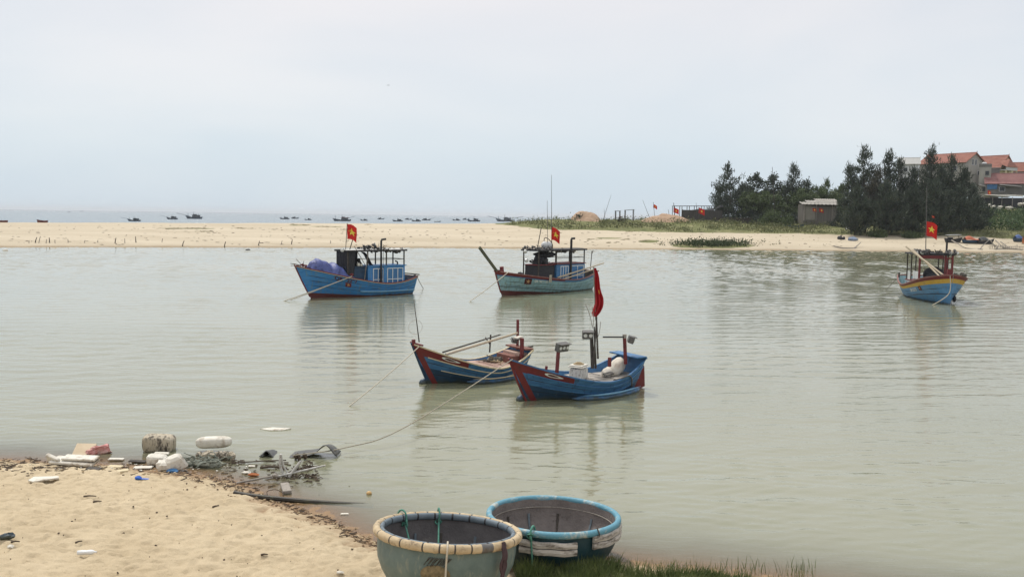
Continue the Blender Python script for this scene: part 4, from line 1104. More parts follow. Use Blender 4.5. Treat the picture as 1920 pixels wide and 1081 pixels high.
# things resting in D
q = PD(1085, 690, 0.05); zb = 0.50
fbx = empty('foam_box', label='stained white foam box with lid and rope coil on the nearest boat deck', cat='box')
fbx.matrix_world = MD @ Matrix.Translation((q.x, .05, zb)) @ Matrix.Rotation(.5, 4, 'Z')
foam_box_m = mat('foam_box', (0.50, 0.49, 0.45), (0.66, 0.64, 0.60), 3, .8, stain=(0.22, .2, .17), stain_scale=5, stain_t=(.5, .62), stretch=(3, 3, 1), bump=.008)
part(fbx, 'body', foam_box_m, lambda m: m.box((0, 0, .19), (.50, .46, .38), bev=.06))
part(fbx, 'lid', foam_w, lambda m: (m.box((0, 0, .405), (.54, .50, .045), bev=.02), m.box((0.0, 0, .45), (.48, .44, .03), bev=.01)))
part(fbx, 'rope_coil', straw_m, lambda m: [m.tube([(r * math.cos(a * .5), r * math.sin(a * .5), .48 + k * .02) for a in range(14)], .014, 5) for k, r in enumerate((.16, .12, .08))])
mb = MB(); q = PD(1153, 668, -.1)
mb.blob((q.x, .0, .76), (.40, .24, .25), 16, 10, .07, rot=(0, .5, .3), seed=4); mb.blob((q.x + .42, .05, .62), (.22, .17, .16), 14, 8, .1, rot=(0, .3, .3), seed=8)
thing_at(MD, mb, 'white_sack', sack_w, 'bulging cream white sack bundle beside the mast of the nearest boat', 'sack', smooth=True)
part(D, 'rail_rope', rope_d, lambda m: m.tube(spline([HD.pt(.30, .98, 1, -.2), HD.pt(.26, 1.04, 1, -.02), HD.pt(.20, 1.03, 1, .03), HD.pt(.14, .8, 1, .05), HD.pt(.10, .5, 1, .09)]), .022, 6), smooth=True)
mb = MB()
for k, r in enumerate((.14, .19)): mb.tube([(PD(1143, 688, .4).x + r * math.cos(a * .5), .35 + r * .8 * math.sin(a * .5), .55 + .14 * abs(math.sin(a * .25 + k))) for a in range(14)], .013, 5)
thing_at(MD, mb, 'coiled_line', steel_g, 'thin coiled line on the stern deck of the nearest boat', 'rope')
# E fittings
def stern_e(m):
    s0 = HE.pt(0, 1)
    m.box((s0.x + .42, 0, .60), (.62, 1.0, .30)); 
part(E, 'stern_locker', mat('red_brown_boards', (0.15, .06, .045), (.22, .095, .07), 4, .7, stain=(.09, .05, .04), stain_scale=4), stern_e)
part(E, 'locker_lid', deck_pink, lambda m: m.box((HE.pt(0, 1).x + .30, 0, .79), (.34, 1.0, .08)))
part(E, 'stern_bench', MATS['red_brown_boards'], lambda m: m.box((HE.pt(0, 1).x + .12, 0, HE.sheer(0) + .05), (.34, 1.25, .05)))
mb = MB(); rr = random.Random(4)
for k in range(40): mb.blob((HE.pt(0, 1).x + 1.06 + rr.uniform(-.08, .12), rr.uniform(-.45, .4), .52 + rr.uniform(0, .08)), (.035, .03, .02), 6, 4, seed=k)
mb.build('shell_heap', straw_m, E)
a, b = PE(972, 622, -.1), PE(970, 599, -.1); part(E, 'stern_post', red_dk, lambda m: m.box((PE(971, 655, -.1) + b) / 2, (.07, .07, (PE(971, 655, -.1) - b).length)))
a, b = PE(980, 676, .6), PE(977, 634, .6); part(E, 'lamp_post', red_dk, lambda m: m.box((a + b) / 2, (.1, .1, (b - a).length)))
part(E, 'post_cap', foam_w, lambda m: m.box(PE(972, 632, .45), (.3, .2, .04), (0, .1, .3)))
clutter(E, 'work_lamp', steel_g, PE(965, 637, .2), (.12, .12, .05), 7, 61)
part(E, 'tiller', dark_w, lambda m: m.tube([PE(984, 652, .1), PE(999, 649, .1)], .035, 8))
part(E, 'crutch', dark_w, lambda m: (m.tube([PE(918, 660, -.55), PE(920, 627, -.55)], .028, 7), m.tube([PE(919, 646, -.55), PE(910, 632, -.55)], .02, 6)))
clutter(E, 'rope_heap', rope_d, (PE(920, 658, -.35).x - .1, -.35, .52), (.3, .22, .06), 26, 66)
s1 = PE(768, 640, 0); part(E, 'bow_cleat', red_dk, lambda m: (m.tube([HE.pt(.965, 1, 1) + Vector((0, .28, .06)), HE.pt(.965, 1, -1) + Vector((0, -.28, .06))], .03, 7), m.box(HE.pt(.99, 1) * 1.0 + Vector((0, 0, .06)), (.1, .08, .2))))
a, b = PE(786, 641, 0), PE(776, 562, 0); part(E, 'bow_rod', dark_w, lambda m: m.tube([a, b], .022, 7, r2=.008))
c = PE(779, 613, 0); 
def hoop(m):
    r = .245
    m.tube([(c.x + r * math.cos(i * math.pi / 14), 0.0, c.z + r * 0.93 * math.sin(i * math.pi / 14)) for i in range(29)], .006, 5)
part(E, 'hoop_net', mat('thin_net_wire', (.42, .38, .34), None, 3, .8), hoop)
mb = MB()
for y in (-.4, -.12, .16, .45): mb.box((-.15, y, .495), (2.2, .012, .006))
for x in (-.55, .15, .8): mb.box((x, 0, .498), (.025, 1.5, .008))
mb.build('deck_seam', MATS['red_brown_boards'], E)
def polething(label, a, b, r, m, y0, y1):
    mb = MB(); mb.tube([PE(*a, y0), PE(*b, y1)], r, 8, r2=r * .8); thing_at(ME, mb, 'long_pole', m, label, 'pole')
polething('thick pale pole propped along the small blue boat behind, nearest the viewer', (836, 664), (970, 624), .045, bamboo, .25, .1)
polething('thin brown pole lying just behind the thick pale pole on the small blue boat', (830, 660), (938, 627), .028, MATS['dark_weathered_wood'], .1, -.3)
a, b = PE(940, 612, -.1), PE(971, 614, -.1); part(E, 'aerial_rod', grey_w, lambda m: m.tube([a, b], .01, 5))

for root, H, vv in ((A, HA, (.52, .66, .80)), (B, HB, (.56, .70)), (C, HC, (.50, .64)), (D, HD, (.42, .68)), (E, HE, (.42, .68))):
    for v_ in vv: H.band(root, 'plank_seam', black_m, lambda b: .01, lambda b: .95, lambda t: v_ - .006 + .004 * math.sin(t * 40), lambda t: v_ + .006 + .004 * math.sin(t * 31), off=.004, nt_=60, nv=1)
part(B, 'net_canopy', net_d, lambda m: (m.blob((PB(1020, 480).x, 0, zrB - .35), (.95, .6, .22), 14, 8, .25, seed=3), m.blob((PB(1012, 490).x, .1, zrB - .85), (.55, .55, .42), 14, 8, .25, seed=5)))
part(C, 'side_panel', wht_panel, lambda m: m.box((.35, -1.1, 1.72), (1.2, .03, .55)))
part(C, 'side_panel', wht_panel, lambda m: m.box((-1.2, -1.1, 1.5), (.7, .03, .8)))
part(C, 'roof_beam', red_dk, lambda m: m.box((xc1 + .04, -.35, zrC - .17), (.08, 1.6, .22)))
part(C, 'net_heap', net_d, lambda m: m.blob((.2, .15, 1.75), (.55, .75, .55), 16, 10, .08, seed=9), smooth=True)

# mooring ropes, from the boats into the water or to the beach anchor
def wpt(Mx, v): return Mx @ Vector(v)
MR = 'mooring ropes'; rope_m = mat('weathered_rope', (0.28, 0.25, 0.20), (0.38, 0.35, 0.28), 20, 0.9)
rope('mooring_rope', [wpt(ME, HE.pt(.955, 1, 1)) + Vector((0, 0, .06)), G(652, 763, -.02)], .016, rope_c, 'pale mooring rope from the rear small boat bow down into the water at left', group=MR, sag=.05)
ANC = G(548, 872, .10)
rope('mooring_rope', [wpt(MD, HD.pt(.985, 1, 1)) + Vector((0, 0, .03)), G(760, 800, .35), G(650, 838, .12), ANC + Vector((0, 0, .22))],   .014, rope_m, 'long mooring rope from the nearest boat bow to the anchor at the beach', group=MR)
rope('mooring_rope', [wpt(MA, HA.pt(.66, 1, 1)) + Vector((0, 0, .1)), G(530, 565, -.02)], .028, rope_c, 'upper of two bow ropes running from the bright blue boat into the water', group=MR, sag=.03)
rope('mooring_rope', [wpt(MA, HA.pt(.70, .95, 1, .03)), G(543, 563, -.02)], .02, rope_c, 'lower bow rope running close beside the other from the bright blue boat', group=MR, sag=.03)
rope('mooring_rope', [wpt(MA, HA.pt(0, .95, 1)), G(794, 541, -.02)], .02, rope_d, 'short stern rope dropping from the bright blue boat into the water', group=MR, sag=.03)
rope('mooring_rope', [wpt(MBx, HB.pt(.93, 1, 1)) + Vector((0, 0, .08)), G(879, 566, -.02)], .026, rope_c, 'bow rope slanting from the pale sky-blue boat into the water', group=MR, sag=.05)
rope('mooring_rope', [wpt(MC, HC.pt(.99, .98, -1)), wpt(MC, HC.pt(.995, .5, -1)) + Vector((-.25, -.35, 0)), G(1748, 572, -.02)], .028, rope_c, 'bow rope hanging in a curve down the red and yellow banded bow', group=MR)
rope('mooring_rope', [wpt(MC, HC.pt(.03, .95, -1)), G(1660, 545, -.02)], .02, rope_d, 'stern rope from the red and yellow banded boat into the water', group=MR)

# ------------------------------------------------------------------ coracles
def coracle(px, py, zr, rpx, H, tilt_x, tilt_y, m_out, m_in, name_label):
    c = G(px, py, zr); depth = (c - CAM).dot(FW); R = rpx / F_PX * depth
    root = empty('coracle', label=name_label, cat='coracle', group='round basket boats on the shore')
    view = Matrix.Rotation(math.atan2(c.x, c.y) * -1, 4, 'Z')       # local -y looks at the camera
    root.matrix_world = Matrix.Translation(c) @ view @ Matrix.Rotation(math.radians(tilt_x), 4, 'X') @ Matrix.Rotation(math.radians(tilt_y), 4, 'Y') @ Matrix.Translation((0, 0, -H))
    prof = [(0.02, 0.0), (.40, .012), (.60, .06), (.74, .15), (.83, .28), (.905, .42), (.965, .58), (.985, .72), (.99, 1.0)]
    out_ = [(r * R, z * H if z > .5 else z * H) for r, z in prof]
    def smooth(pr):
        o = []
        for i in range(len(pr) - 1):
            for k in range(3):
                t = k / 3; o.append((pr[i][0] + (pr[i + 1][0] - pr[i][0]) * t, pr[i][1] + (pr[i + 1][1] - pr[i][1]) * t))
        return o + [pr[-1]]
    rr = random.Random(int(px))
    def shell(k, m, name):
        mb = MB(); N = 64; rings = []
        for r, z in smooth(out_ if k == 0 else [(max(.01, r - .035), z + (.04 if z < .3 * H else .02 if z < H * .9 else 0)) for r, z in out_]):
            ring = []
            for i in range(N):
                a = 2 * math.pi * i / N
                j = 1 + .008 * math.sin(3 * a + 1) + .004 * math.sin(11 * a + z * 9)
                ring.append((r * j * math.cos(a), r * j * math.sin(a), z))
            rings.append(ring)
        if k: rings = [list(reversed(q)) for q in rings]
        mb.loft(rings)
        o = len(mb.v); mb.v.append((0, 0, rings[0][0][2]))
        for i in range(64): mb.f.append((o, (i + 1) % 64, i) if not k else (o, (i + 1) % 64, i)); mb.m.append(0)
        return mb.build(name, m, root, smooth=True)
    shell(0, m_out, 'outer_shell'); shell(1, m_in, 'inner_shell')
    return root, R, H
def ring_tube(mb, R, z, r, rz, N=96, n=12, a0=0.0, a1=2 * math.pi, matfn=None, wob=0.0, rfn=None):
    rings = []
    closed = abs(a1 - a0 - 2 * math.pi) < 1e-6
    M_ = N if closed else N + 1
    for i in range(M_):
        a = a0 + (a1 - a0) * i / N
        k = 1 if rfn is None else rfn(i)
        rings.append([((R + r * k * math.cos(q * 2 * math.pi / n)) * math.cos(a) * (1 + .008 * math.sin(3 * a + 1)), (R + r * k * math.cos(q * 2 * math.pi / n)) * math.sin(a) * (1 + .008 * math.sin(3 * a + 1)), z + rz * k * math.sin(q * 2 * math.pi / n) + wob * math.sin(5 * a)) for q in range(n)])
    o = len(mb.v); mb.v += [v for g in rings for v in g]
    for i in range(M_ if closed else M_ - 1):
        i2 = (i + 1) % M_
        for q in range(n):
            q2 = (q + 1) % n
            mb.f.append((o + i * n + q, o + i2 * n + q, o + i2 * n + q2, o + i * n + q2)); mb.m.append(matfn(i) if matfn else 0)
    if not closed:
        mb.f.append(tuple(o + q for q in range(n))); mb.m.append(0); mb.f.append(tuple(o + (M_ - 1) * n + q for q in reversed(range(n)))); mb.m.append(0)
c_out1 = mat('weathered_grey_green_resin', (0.075, 0.115, 0.115), (0.14, 0.19, 0.18), 2.2, .55, stain=(0.23, 0.245, 0.20), stain_scale=5, stain_t=(.54, .68), stain_stretch=(1.5, 1.5, .5), bump=.01, bump_scale=9)
c_in1 = mat('dark_grey_woven_lining', (0.075, 0.07, 0.072), (0.14, 0.13, 0.13), 3, .75, stain=(0.2, 0.18, 0.16), stain_scale=4, stain_t=(.6, .75), bump=.01, bump_scale=25)
c_out2 = mat('dark_teal_resin', (0.008, 0.035, 0.048), (0.015, 0.055, 0.07), 3, .5, stain=(0.05, 0.07, 0.07), stain_scale=5, stain_t=(.58, .75), bump=.008, bump_scale=12)
c_in2 = mat('grey_brown_woven_lining', (0.13, 0.115, 0.11), (0.21, 0.185, 0.175), 3, .8, stain=(0.06, 0.05, 0.045), stain_scale=4.5, stain_t=(.6, .72), bump=.01, bump_scale=25)
rim_tan = mat('tan_wrapped_rim', (0.38, 0.29, 0.18), (0.54, 0.44, 0.29), 4, .8, stain=(0.17, 0.13, 0.09), stain_scale=6, stain_t=(.55, .68), bump=.012, bump_scale=14)
rim_bl = mat('worn_light_blue_rim', (0.07, 0.22, 0.30), (0.12, 0.30, 0.39), 3, .5, stain=(0.42, 0.44, 0.40), stain_scale=4.5, stain_t=(.53, .66), bump=.008, bump_scale=20)
hoop_g = mat('grey_blue_hoop', (0.09, 0.12, 0.145), (0.16, 0.20, 0.23), 6, .6)
c1, R1, H1 = coracle(839, 995, 1.04, 132, 0.88, -6.5, 3.6, c_out1, c_in1, 'grey-green round basket boat with tan wrapped rim, nearest on the shore')
bind = set(); i = 0; rr = random.Random(5)
while i < 288: bind.add(i); i += rr.choice((9, 10, 12, 13, 15))
mb = MB(); ring_tube(mb, R1 * 1.005, H1, .054, .062, 288, 12, matfn=lambda i: 2 if 26 < (i - 210) % 288 < 35 else (1 if i in bind else 0), rfn=lambda i: .90 if (i in bind or (i - 1) in bind) else 1.0 + .035 * math.sin(i * .85) + .03 * math.sin(i * 2.3))
mb.build('rim', [rim_tan, dark_w, steel_g], c1, smooth=True)
mb = MB(); ring_tube(mb, R1 * .935, H1 + .005, .035, .05, 192, 10, matfn=lambda i: 1 if i % 9 == 0 else 0); mb.build('inner_hoop', [hoop_g, black_m], c1, smooth=True)
c2, R2, H2 = coracle(1037, 966, 0.72, 121, 0.84, -2.5, 1.2, c_out2, c_in2, 'dark teal round basket boat with light blue rim and white fender boards')
mb = MB(); ring_tube(mb, R2 * 1.0, H2, .048, .054, 120, 12); mb.build('rim', rim_bl, c2, smooth=True)
def wall(R, H, a, z, off):
    r = np.interp(z / H, [0, .012, .06, .15, .28, .42, .58, .72, 1], [.02, .40, .60, .74, .83, .905, .965, .985, .99]) * R + off
    return Vector((r * math.cos(a), r * math.sin(a), z))
for root, R, H, angs in ((c1, R1, H1, (35, 62, 95, 120, 150, 0, 180)), (c2, R2, H2, (18, 48, 85, 115, 140, 165))):
    for k, a in enumerate(angs):
        a = math.radians(a)
        part(root, 'rib', hoop_g if k % 2 else dark_w, lambda m: m.tube([wall(R, H, a, H * z, -.05) for z in (.12, .2, .35, .5, .62, .72)], .02, 6, flat=.6))
mb = MB()
mb.tube([wall(R2, H2, math.radians(a), H2 * .84, -.045) for a in range(0, 181, 4)], .008, 5); mb.build('seam_line', grey_w, c2)
# woven patch on the near side of the first coracle
mb = MB()
def patch(a, b):
    th = a * 2 * math.pi; r = b
    aa = math.radians(-98) + r * math.cos(th) * .205; z = H1 * .60 + r * math.sin(th) * .13
    return wall(R1, H1, aa, z, .012 + .02 * (1 - r * r))
mb.grid(patch, 28, 5); mb.build('bare_weave_patch', mat('bare_wicker', (.10, .085, .05), (.26, .20, .11), 14, .9, stain=(.03, .03, .025), stain_scale=9, bump=.01, bump_scale=40), c1)
mb = MB(); rr = random.Random(8)
for k in range(14):
    a = math.radians(-106 + k * 1.3)
    mb.tube([wall(R1, H1, a + .05, H1 * .86, .02), wall(R1, H1, a - .02, H1 * rr.uniform(.72, .78), .016)], .005, 4)
mb.build('scratched_strip', dark_w, c1)
def rim_pt(R, H, deg, dz=0.0, k=1.0): a = math.radians(deg); return Vector((R * k * math.cos(a), R * k * math.sin(a), H + dz))
def knot(mb, c, r, n, seed):
    q = random.Random(seed)
    pts = [c + Vector([q.uniform(-r, r) for _ in range(3)]) for _ in range(n)]
    mb.tube(spline(pts, 4), r * .22, 6)
def tied(root, name, deg, path, m, r, label, seed):
    c = root
    mb = MB()
    a = math.radians(deg); R, H = (R1, H1) if root is c1 else (R2, H2)
    loop = [Vector((R * math.cos(a), R * math.sin(a), H)) + Vector((math.cos(a) * .105 * math.cos(t), math.sin(a) * .105 * math.cos(t), .11 * math.sin(t))) for t in [i * 2 * math.pi / 14 for i in range(15)]]
    mb.tube(loop, r, 6)
    mb.tube(spline(path, 6), r, 6)
    knot(mb, Vector(path[0]), .055, 10, seed)
    o = mb.build(name, m, smooth=True); o.matrix_world = root.matrix_world.copy()
    tag(o, label, 'rope', 'ropes tied to the round basket boats')
bpy.context.view_layer.update()
tied(c1, 'tied_rope', 133, [rim_pt(R1, H1, 133, -.06, .93), (-.45, .35, .40), (-.25, .1, .10)], rope_g, .014, 'green rope tied at the left back rim of the tan-rimmed basket boat', 1)
tied(c1, 'tied_rope', 98, [rim_pt(R1, H1, 98, -.06, .93), (-.1, .5, .4), (-.07, .25, .12), (.0, .05, .08)], rope_g, .014, 'green rope tied at the middle back rim of the tan-rimmed basket boat', 2)
tied(c2, 'tied_rope', -107, [rim_pt(R2, H2, -107, -.02, 1.07), rim_pt(R2, H2, -106, -.25, 1.06), rim_pt(R2, H2, -104, -.5, 1.1), rim_pt(R2, H2, -101, -.80, 1.2)], rope_g, .017, 'green knotted rope hanging down outside the dark teal basket boat', 3)
mb = MB(); mb.tube(spline([rim_pt(R1, H1, -90, .09, .98), rim_pt(R1, H1, -90, .0, 1.08), rim_pt(R1, H1, -90, -.3, 1.05), rim_pt(R1, H1, -89, -.88, 1.12)]), .013, 6)
o = mb.build('tied_rope', rope_c, smooth=True); o.matrix_world = c1.matrix_world.copy(); tag(o, 'straight cream rope hanging down the front of the tan-rimmed basket boat', 'rope', 'ropes tied to the round basket boats')
mb = MB(); q = random.Random(3)
for k in range(9): mb.tube(spline([rim_pt(R1, H1, -44 + q.uniform(-1, 1), .08 - .02, 1.04), rim_pt(R1, H1, -44 + q.uniform(-2, 2), -.1, 1.09), rim_pt(R1, H1, -44 + q.uniform(-3, 3), -.25, 1.07), rim_pt(R1, H1, -44 + q.uniform(-1.5, 1.5), -.40, 1.06)]), .018, 5)
o = mb.build('cord_bundle', mat('purple_brown_cord', (.035, .02, .025), (.08, .05, .055), 9, .9)); o.matrix_world = c1.matrix_world.copy(); tag(o, 'dark brown bundle of cord hanging from the tan rim at right', 'cord')
for a0, a1, z, lab in ((-117, -70, H2 - .20, 0), (-55, -6, H2 - .135, 1)):
    mb = MB()
    for dz, rx in ((.055, .05), (-.05, .055)):
        rings = []
        for i in range(15):
            a = math.radians(a0 + (a1 - a0) * i / 14); ca, sa = math.cos(a), math.sin(a)
            rad = R2 * 1.0 + .015
            rings.append([((rad + x) * ca, (rad + x) * sa, z + dz + y + .006 * math.sin(i)) for x, y in ((0, -.045), (.045, -.045), (.055, 0), (.045, .045), (0, .045))])
        mb.loft(rings, cap=True)
    mb.build('fender_board', mat('bleached_board', (.40, .375, .345), (.54, .51, .47), 5, .8, stain=(.14, .12, .10), stain_scale=4, stain_t=(.48, .62), stretch=(1, 1, 4), bump=.006) if lab == 0 else MATS['bleached_board'], c2)
mb = MB()
for a in (-50,): mb.tube([rim_pt(R2, H2, a, .08, 1.0), rim_pt(R2, H2, a, .0, 1.06), rim_pt(R2, H2, a, -.2, 1.03)], .01, 5)
mb.build('fender_tie', dark_w, c2)

# ------------------------------------------------------------------ shore debris: each a thing of its own
def gp(px, py, dz=0.0):
    """point of the near ground (or water) at a pixel"""
    z = 0.0
    for _ in range(8):
        p = G(px, py, z); z = max(0.0, float(beach_z(np.array([p.x]), np.array([p.y]), False)[0]))
    p = G(px, py, z); p.z += dz; return p
def deb(name, m, label, cat, px, py, fn, rot=(0, 0, 0), dz=0.0, group=None, smooth=False):
    mb = MB(); fn(mb); o = mb.build(name, m, smooth=smooth); o.location = gp(px, py, dz); o.rotation_euler = rot
    return tag(o, label, cat, group)
deb('foam_drum', foam_d, 'mud-streaked brown foam float block standing in the shallows', 'foam block', 298, 843, lambda m: m.blob((0, 0, .16), (.36, .22, .2), 20, 12, .04, 4.5), (0, .06, .15), smooth=True)
deb('foam_roll', foam_w, 'long rounded white foam float lying on ragged cloth', 'foam float', 402, 846, lambda m: m.blob((0, 0, .22), (.41, .15, .13), 20, 12, .03, 3.2), (0, -.04, .05), smooth=True)
def rag(m):
    for k in range(9): m.blob((-.36 + k * .09, U(-.06, .06), .06 + U(0, .05)), (.07, .14, U(.07, .12)), 9, 7, .2, 2.5, rot=(U(-.3, .3), U(-.4, .4), U(-.5, .5)), seed=k)
deb('ragged_cloth', foam_d, 'crumpled beige cloth heap beneath the long foam float', 'cloth', 405, 860, rag)
def netheap(m):
    q = random.Random(6)
    for k in range(46):
        a = Vector((q.uniform(-.45, .4), q.uniform(-.16, .16), q.uniform(.0, .14) * 1.2)); pts = [a]
        for _ in range(4): pts.append(pts[-1] + Vector((q.uniform(-.14, .14), q.uniform(-.08, .08), q.uniform(-.06, .06))))
        m.tube(spline(pts, 3), .012, 4)
    m.blob((0, 0, .03), (.42, .16, .09), 14, 7, .15)
deb('net_heap', net_g, 'tangled grey-green net heap beside the foam blocks', 'net', 385, 872, netheap)
deb('foam_block', foam_w, 'smaller white foam lump left of the faceted broken block', 'foam block', 294, 870, lambda m: m.blob((0, 0, .1), (.22, .15, .12), 14, 9, .08, 3.5), (0, .1, .2), group='foam pieces on the shore')
deb('foam_block', foam_w, 'faceted broken white foam block tipped on its edge, rightmost of the foam pieces', 'foam block', 328, 882, lambda m: (m.box((0, 0, .18), (.46, .34, .32), (.25, -.3, .4), taper=.72, bev=.05), m.blob((-.15, 0, .12), (.22, .16, .12), 10, 7, .15, 3)), (0, 0, .2), group='foam pieces on the shore')
deb('foam_chip', foam_w, 'thin flat white chip in front of the mud-streaked block', 'foam chip', 303, 851, lambda m: m.box((0, 0, .02), (.32, .14, .04), (.03, .05, .1), bev=.012), group='foam pieces on the shore')
deb('foam_slab', foam_w, 'long white foam slab with a yellowed edge lying on the wrack line', 'foam slab', 140, 872, lambda m: (m.box((0, 0, .09), (.95, .36, .06), (.12, .04, -.1), bev=.015), m.box((.12, .02, .16), (.72, .26, .05), (.1, .02, -.05), bev=.012)), group='foam pieces on the shore')
deb('foam_slab', foam_w, 'short foam slab tilted upright at the left end of the long slab', 'foam slab', 101, 872, lambda m: m.box((0, 0, .12), (.34, .08, .22), (.5, .25, -.35), bev=.015), group='foam pieces on the shore')
deb('cardboard_sheet', mat('wet_cardboard', (.42, .33, .22), (.50, .41, .29), 4, .85), 'tan sheet slanting out of the shallow water at left', 'sheet', 154, 850, lambda m: m.box((0, .1, .06), (.42, .50, .02), (.35, .05, .2)))
deb('printed_bag', pink_pl, 'pink and white printed plastic bag crumpled beside the tan sheet', 'bag', 187, 849, lambda m: m.blob((0, 0, .07), (.24, .1, .1), 12, 8, .3, 3, rot=(0, -.2, .2), seed=5))
deb('flat_panel', foam_w, 'torn flat cream panel lying alone on the dry sand at left', 'panel', 84, 900, lambda m: m.add([(-.25, -.14, .02), (-.12, -.22, .02), (.3, -.05, .05), (.22, .1, .04), (-.24, .06, .03), (-.25, -.14, .045), (-.12, -.22, .045), (.3, -.05, .075), (.22, .1, .065), (-.24, .06, .055)], [(4, 3, 2, 1, 0), (5, 6, 7, 8, 9)] + [(i, (i + 1) % 5, 5 + (i + 1) % 5, 5 + i) for i in range(5)]))
deb('plastic_scrap', blue_pl, 'bright blue plastic scrap on the sand below the foam pieces', 'scrap', 264, 898, lambda m: (m.blob((-.05, 0, .03), (.07, .05, .04), 9, 6, .2), m.blob((.06, 0, .012), (.12, .035, .012), 9, 6, .2)))
deb('plastic_scrap', MATS['window_blue'], 'dark blue plastic scrap under the faceted foam block', 'scrap', 325, 884, lambda m: m.blob((0, -.04, .03), (.13, .06, .05), 9, 6, .25))
deb('plastic_scrap', MATS['dark_blue_paint_and_shade'], 'dark blue crumpled scrap at the left edge of the dry sand', 'scrap', 14, 1009, lambda m: m.blob((0, 0, .035), (.12, .06, .05), 9, 6, .3, rot=(0, 0, .5)))
deb('plastic_bottle', mat('clear_white_plastic', (.62, .64, .66), (.74, .76, .77), 6, .3), 'white crushed plastic bottle lying on the dry sand near the bottom', 'bottle', 162, 1040, lambda m: (m.lathe([(.005, -.13), (.033, -.125), (.036, -.05), (.03, 0), (.037, .05), (.034, .09), (.014, .12), (.014, .145), (.004, .147)], 12, (0, 0, .045), Euler((0, math.pi / 2, 0)).to_matrix())), (0, 0, .15), smooth=True)
deb('foam_crumb', foam_w, 'small round white foam crumb on the sand at lower left', 'foam crumb', 20, 1028, lambda m: m.blob((0, 0, .03), (.05, .045, .035), 9, 6, .15))
deb('foam_crumb', foam_w, 'small white foam crumb near the bottom edge beside the basket boat', 'foam crumb', 638, 1075, lambda m: m.blob((0, 0, .02), (.06, .03, .025), 9, 6, .15))
for px, py, w, a, lab, m_ in ((218, 862, .32, .1, 'narrow pale board in the wrack line below the floating bag', foam_w), (216, 876, .30, -.1, 'beige broken board in front of the narrow pale board', cream_p), (258, 866, .36, .05, 'black wet board in the wrack line right of the pale one', dark_w), (268, 878, .38, .12, 'pale long slat just left of the foam lumps', foam_w), (230, 884, .22, .3, 'small tan wedge of board at the sand edge', cream_p), (176, 880, .30, -.15, 'dark thin board just below the long foam slab', dark_w)):
    deb('broken_board', m_, lab, 'board', px, py, lambda m: m.box((0, 0, .025), (w, .14, .03), (U(-.1, .1), U(-.08, .08), a), bev=.008), group='broken boards in the wrack line')
deb('floating_sheet', foam_w, 'pale flat sheet floating alone on the water above the rubber sheet', 'sheet', 516, 804, lambda m: m.add([(-.38, -.02, .012), (-.1, -.16, .015), (.2, -.14, .012), (.40, .02, .03), (.1, .08, .02), (-.12, .14, .018)] + [(-.38, -.02, -.01), (-.1, -.16, -.01), (.2, -.14, -.01), (.40, .02, -.01), (.1, .08, -.01), (-.12, .14, -.01)], [(0, 1, 2, 3, 4, 5)] + [(i, 6 + i, 6 + (i + 1) % 6, (i + 1) % 6) for i in range(6)]))
def rub(m):
    def f(a, b):
        x = -.95 + 1.75 * a; y = (b - .5) * .55
        z = .02 + .24 * math.exp(-((x - .55) / .20) ** 2) * (1.15 - b * .5) + .16 * math.exp(-((x + .78) / .10) ** 2) * (1 - b * .7) - .04 * math.sin(a * 7)
        return Vector((x, y, z))
    m.grid(f, 40, 8)
o = deb('rubber_sheet', rubber, 'black rubber sheet half sunk with one end curled into a hump', 'rubber sheet', 570, 852, rub, smooth=True)
md = o.modifiers.new('thick', 'SOLIDIFY'); md.thickness = .015
def anchor_(m):
    m.tube(spline([(-.10, 0, .50), (-.12, 0, .3), (-.06, 0, .1), (.06, 0, -.04)]), .028, 8)
    m.tube(spline([(-.10, 0, .50), (-.05, .02, .25), (.05, .03, .05), (.10, .02, -.05)]), .02, 8)
    m.tube([(.06, 0, .02), (.30, .05, .34)], .03, 8)
    m.tube([(-.45, -.10, -.02), (.8, .12, .24)], .02, 7)
deb('anchor', mat('galvanised_pipe', (.40, .40, .38), (.55, .54, .51), 8, .45, stain=(.1, .08, .06), stain_scale=7), 'whitish welded pipe anchor standing in the shallows at the rope end', 'anchor', 536, 895, anchor_)
deb('weed_clump', twig_m, 'dark weed clump knotted on the rope beside the anchor', 'weed', 562, 862, lambda m: [m.blob((U(-.1, .12), U(-.05, .05), .05 + U(0, .06)), (.05, .04, .05), 7, 5, .4, seed=k) for k in range(7)])
deb('wet_plank', grey_w, 'thick grey plank lying toward the viewer below the anchor', 'plank', 536, 918, lambda m: m.box((0, 0, .04), (.17, .50, .07), (.05, 0, .35), bev=.01))
deb('sunken_log', mat('black_wet_log', (.02, .018, .014), (.045, .04, .03), 5, .6, stain=(.07, .07, .04), stain_scale=6), 'long black tapering log running from the sand into the water', 'log', 553, 940, lambda m: m.tube(spline([(-1.2, .12, .12), (-.8, .06, .08), (0, 0, .03), (.8, -.02, -.015), (1.5, .0, -.05)]), .05, 8, r2=.045))
deb('driftwood_stick', grey_w, 'grey stick with a rusty tip slanting down to the sand edge', 'stick', 480, 903, lambda m: (m.tube([(-.35, -.15, .02), (.30, .12, .09)], .022, 7), m.blob((.36, .14, .10), (.07, .05, .05), 9, 6, .2)))
deb('rusty_scrap', rust, 'rusty orange scrap in the shallows left of the anchor', 'scrap', 476, 892, lambda m: m.blob((0, 0, .03), (.12, .05, .035), 10, 6, .2))
deb('foam_chip', foam_w, 'pale curled chip right beside the rusty orange scrap', 'foam chip', 462, 887, lambda m: m.blob((0, 0, .02), (.1, .06, .03), 8, 5, .3), group='foam pieces on the shore')
deb('foam_chip', foam_w, 'white chip lying behind the rusty scrap on the wet mud', 'foam chip', 472, 875, lambda m: m.box((0, 0, .02), (.14, .09, .03), (0, .1, .3), bev=.01), group='foam pieces on the shore')
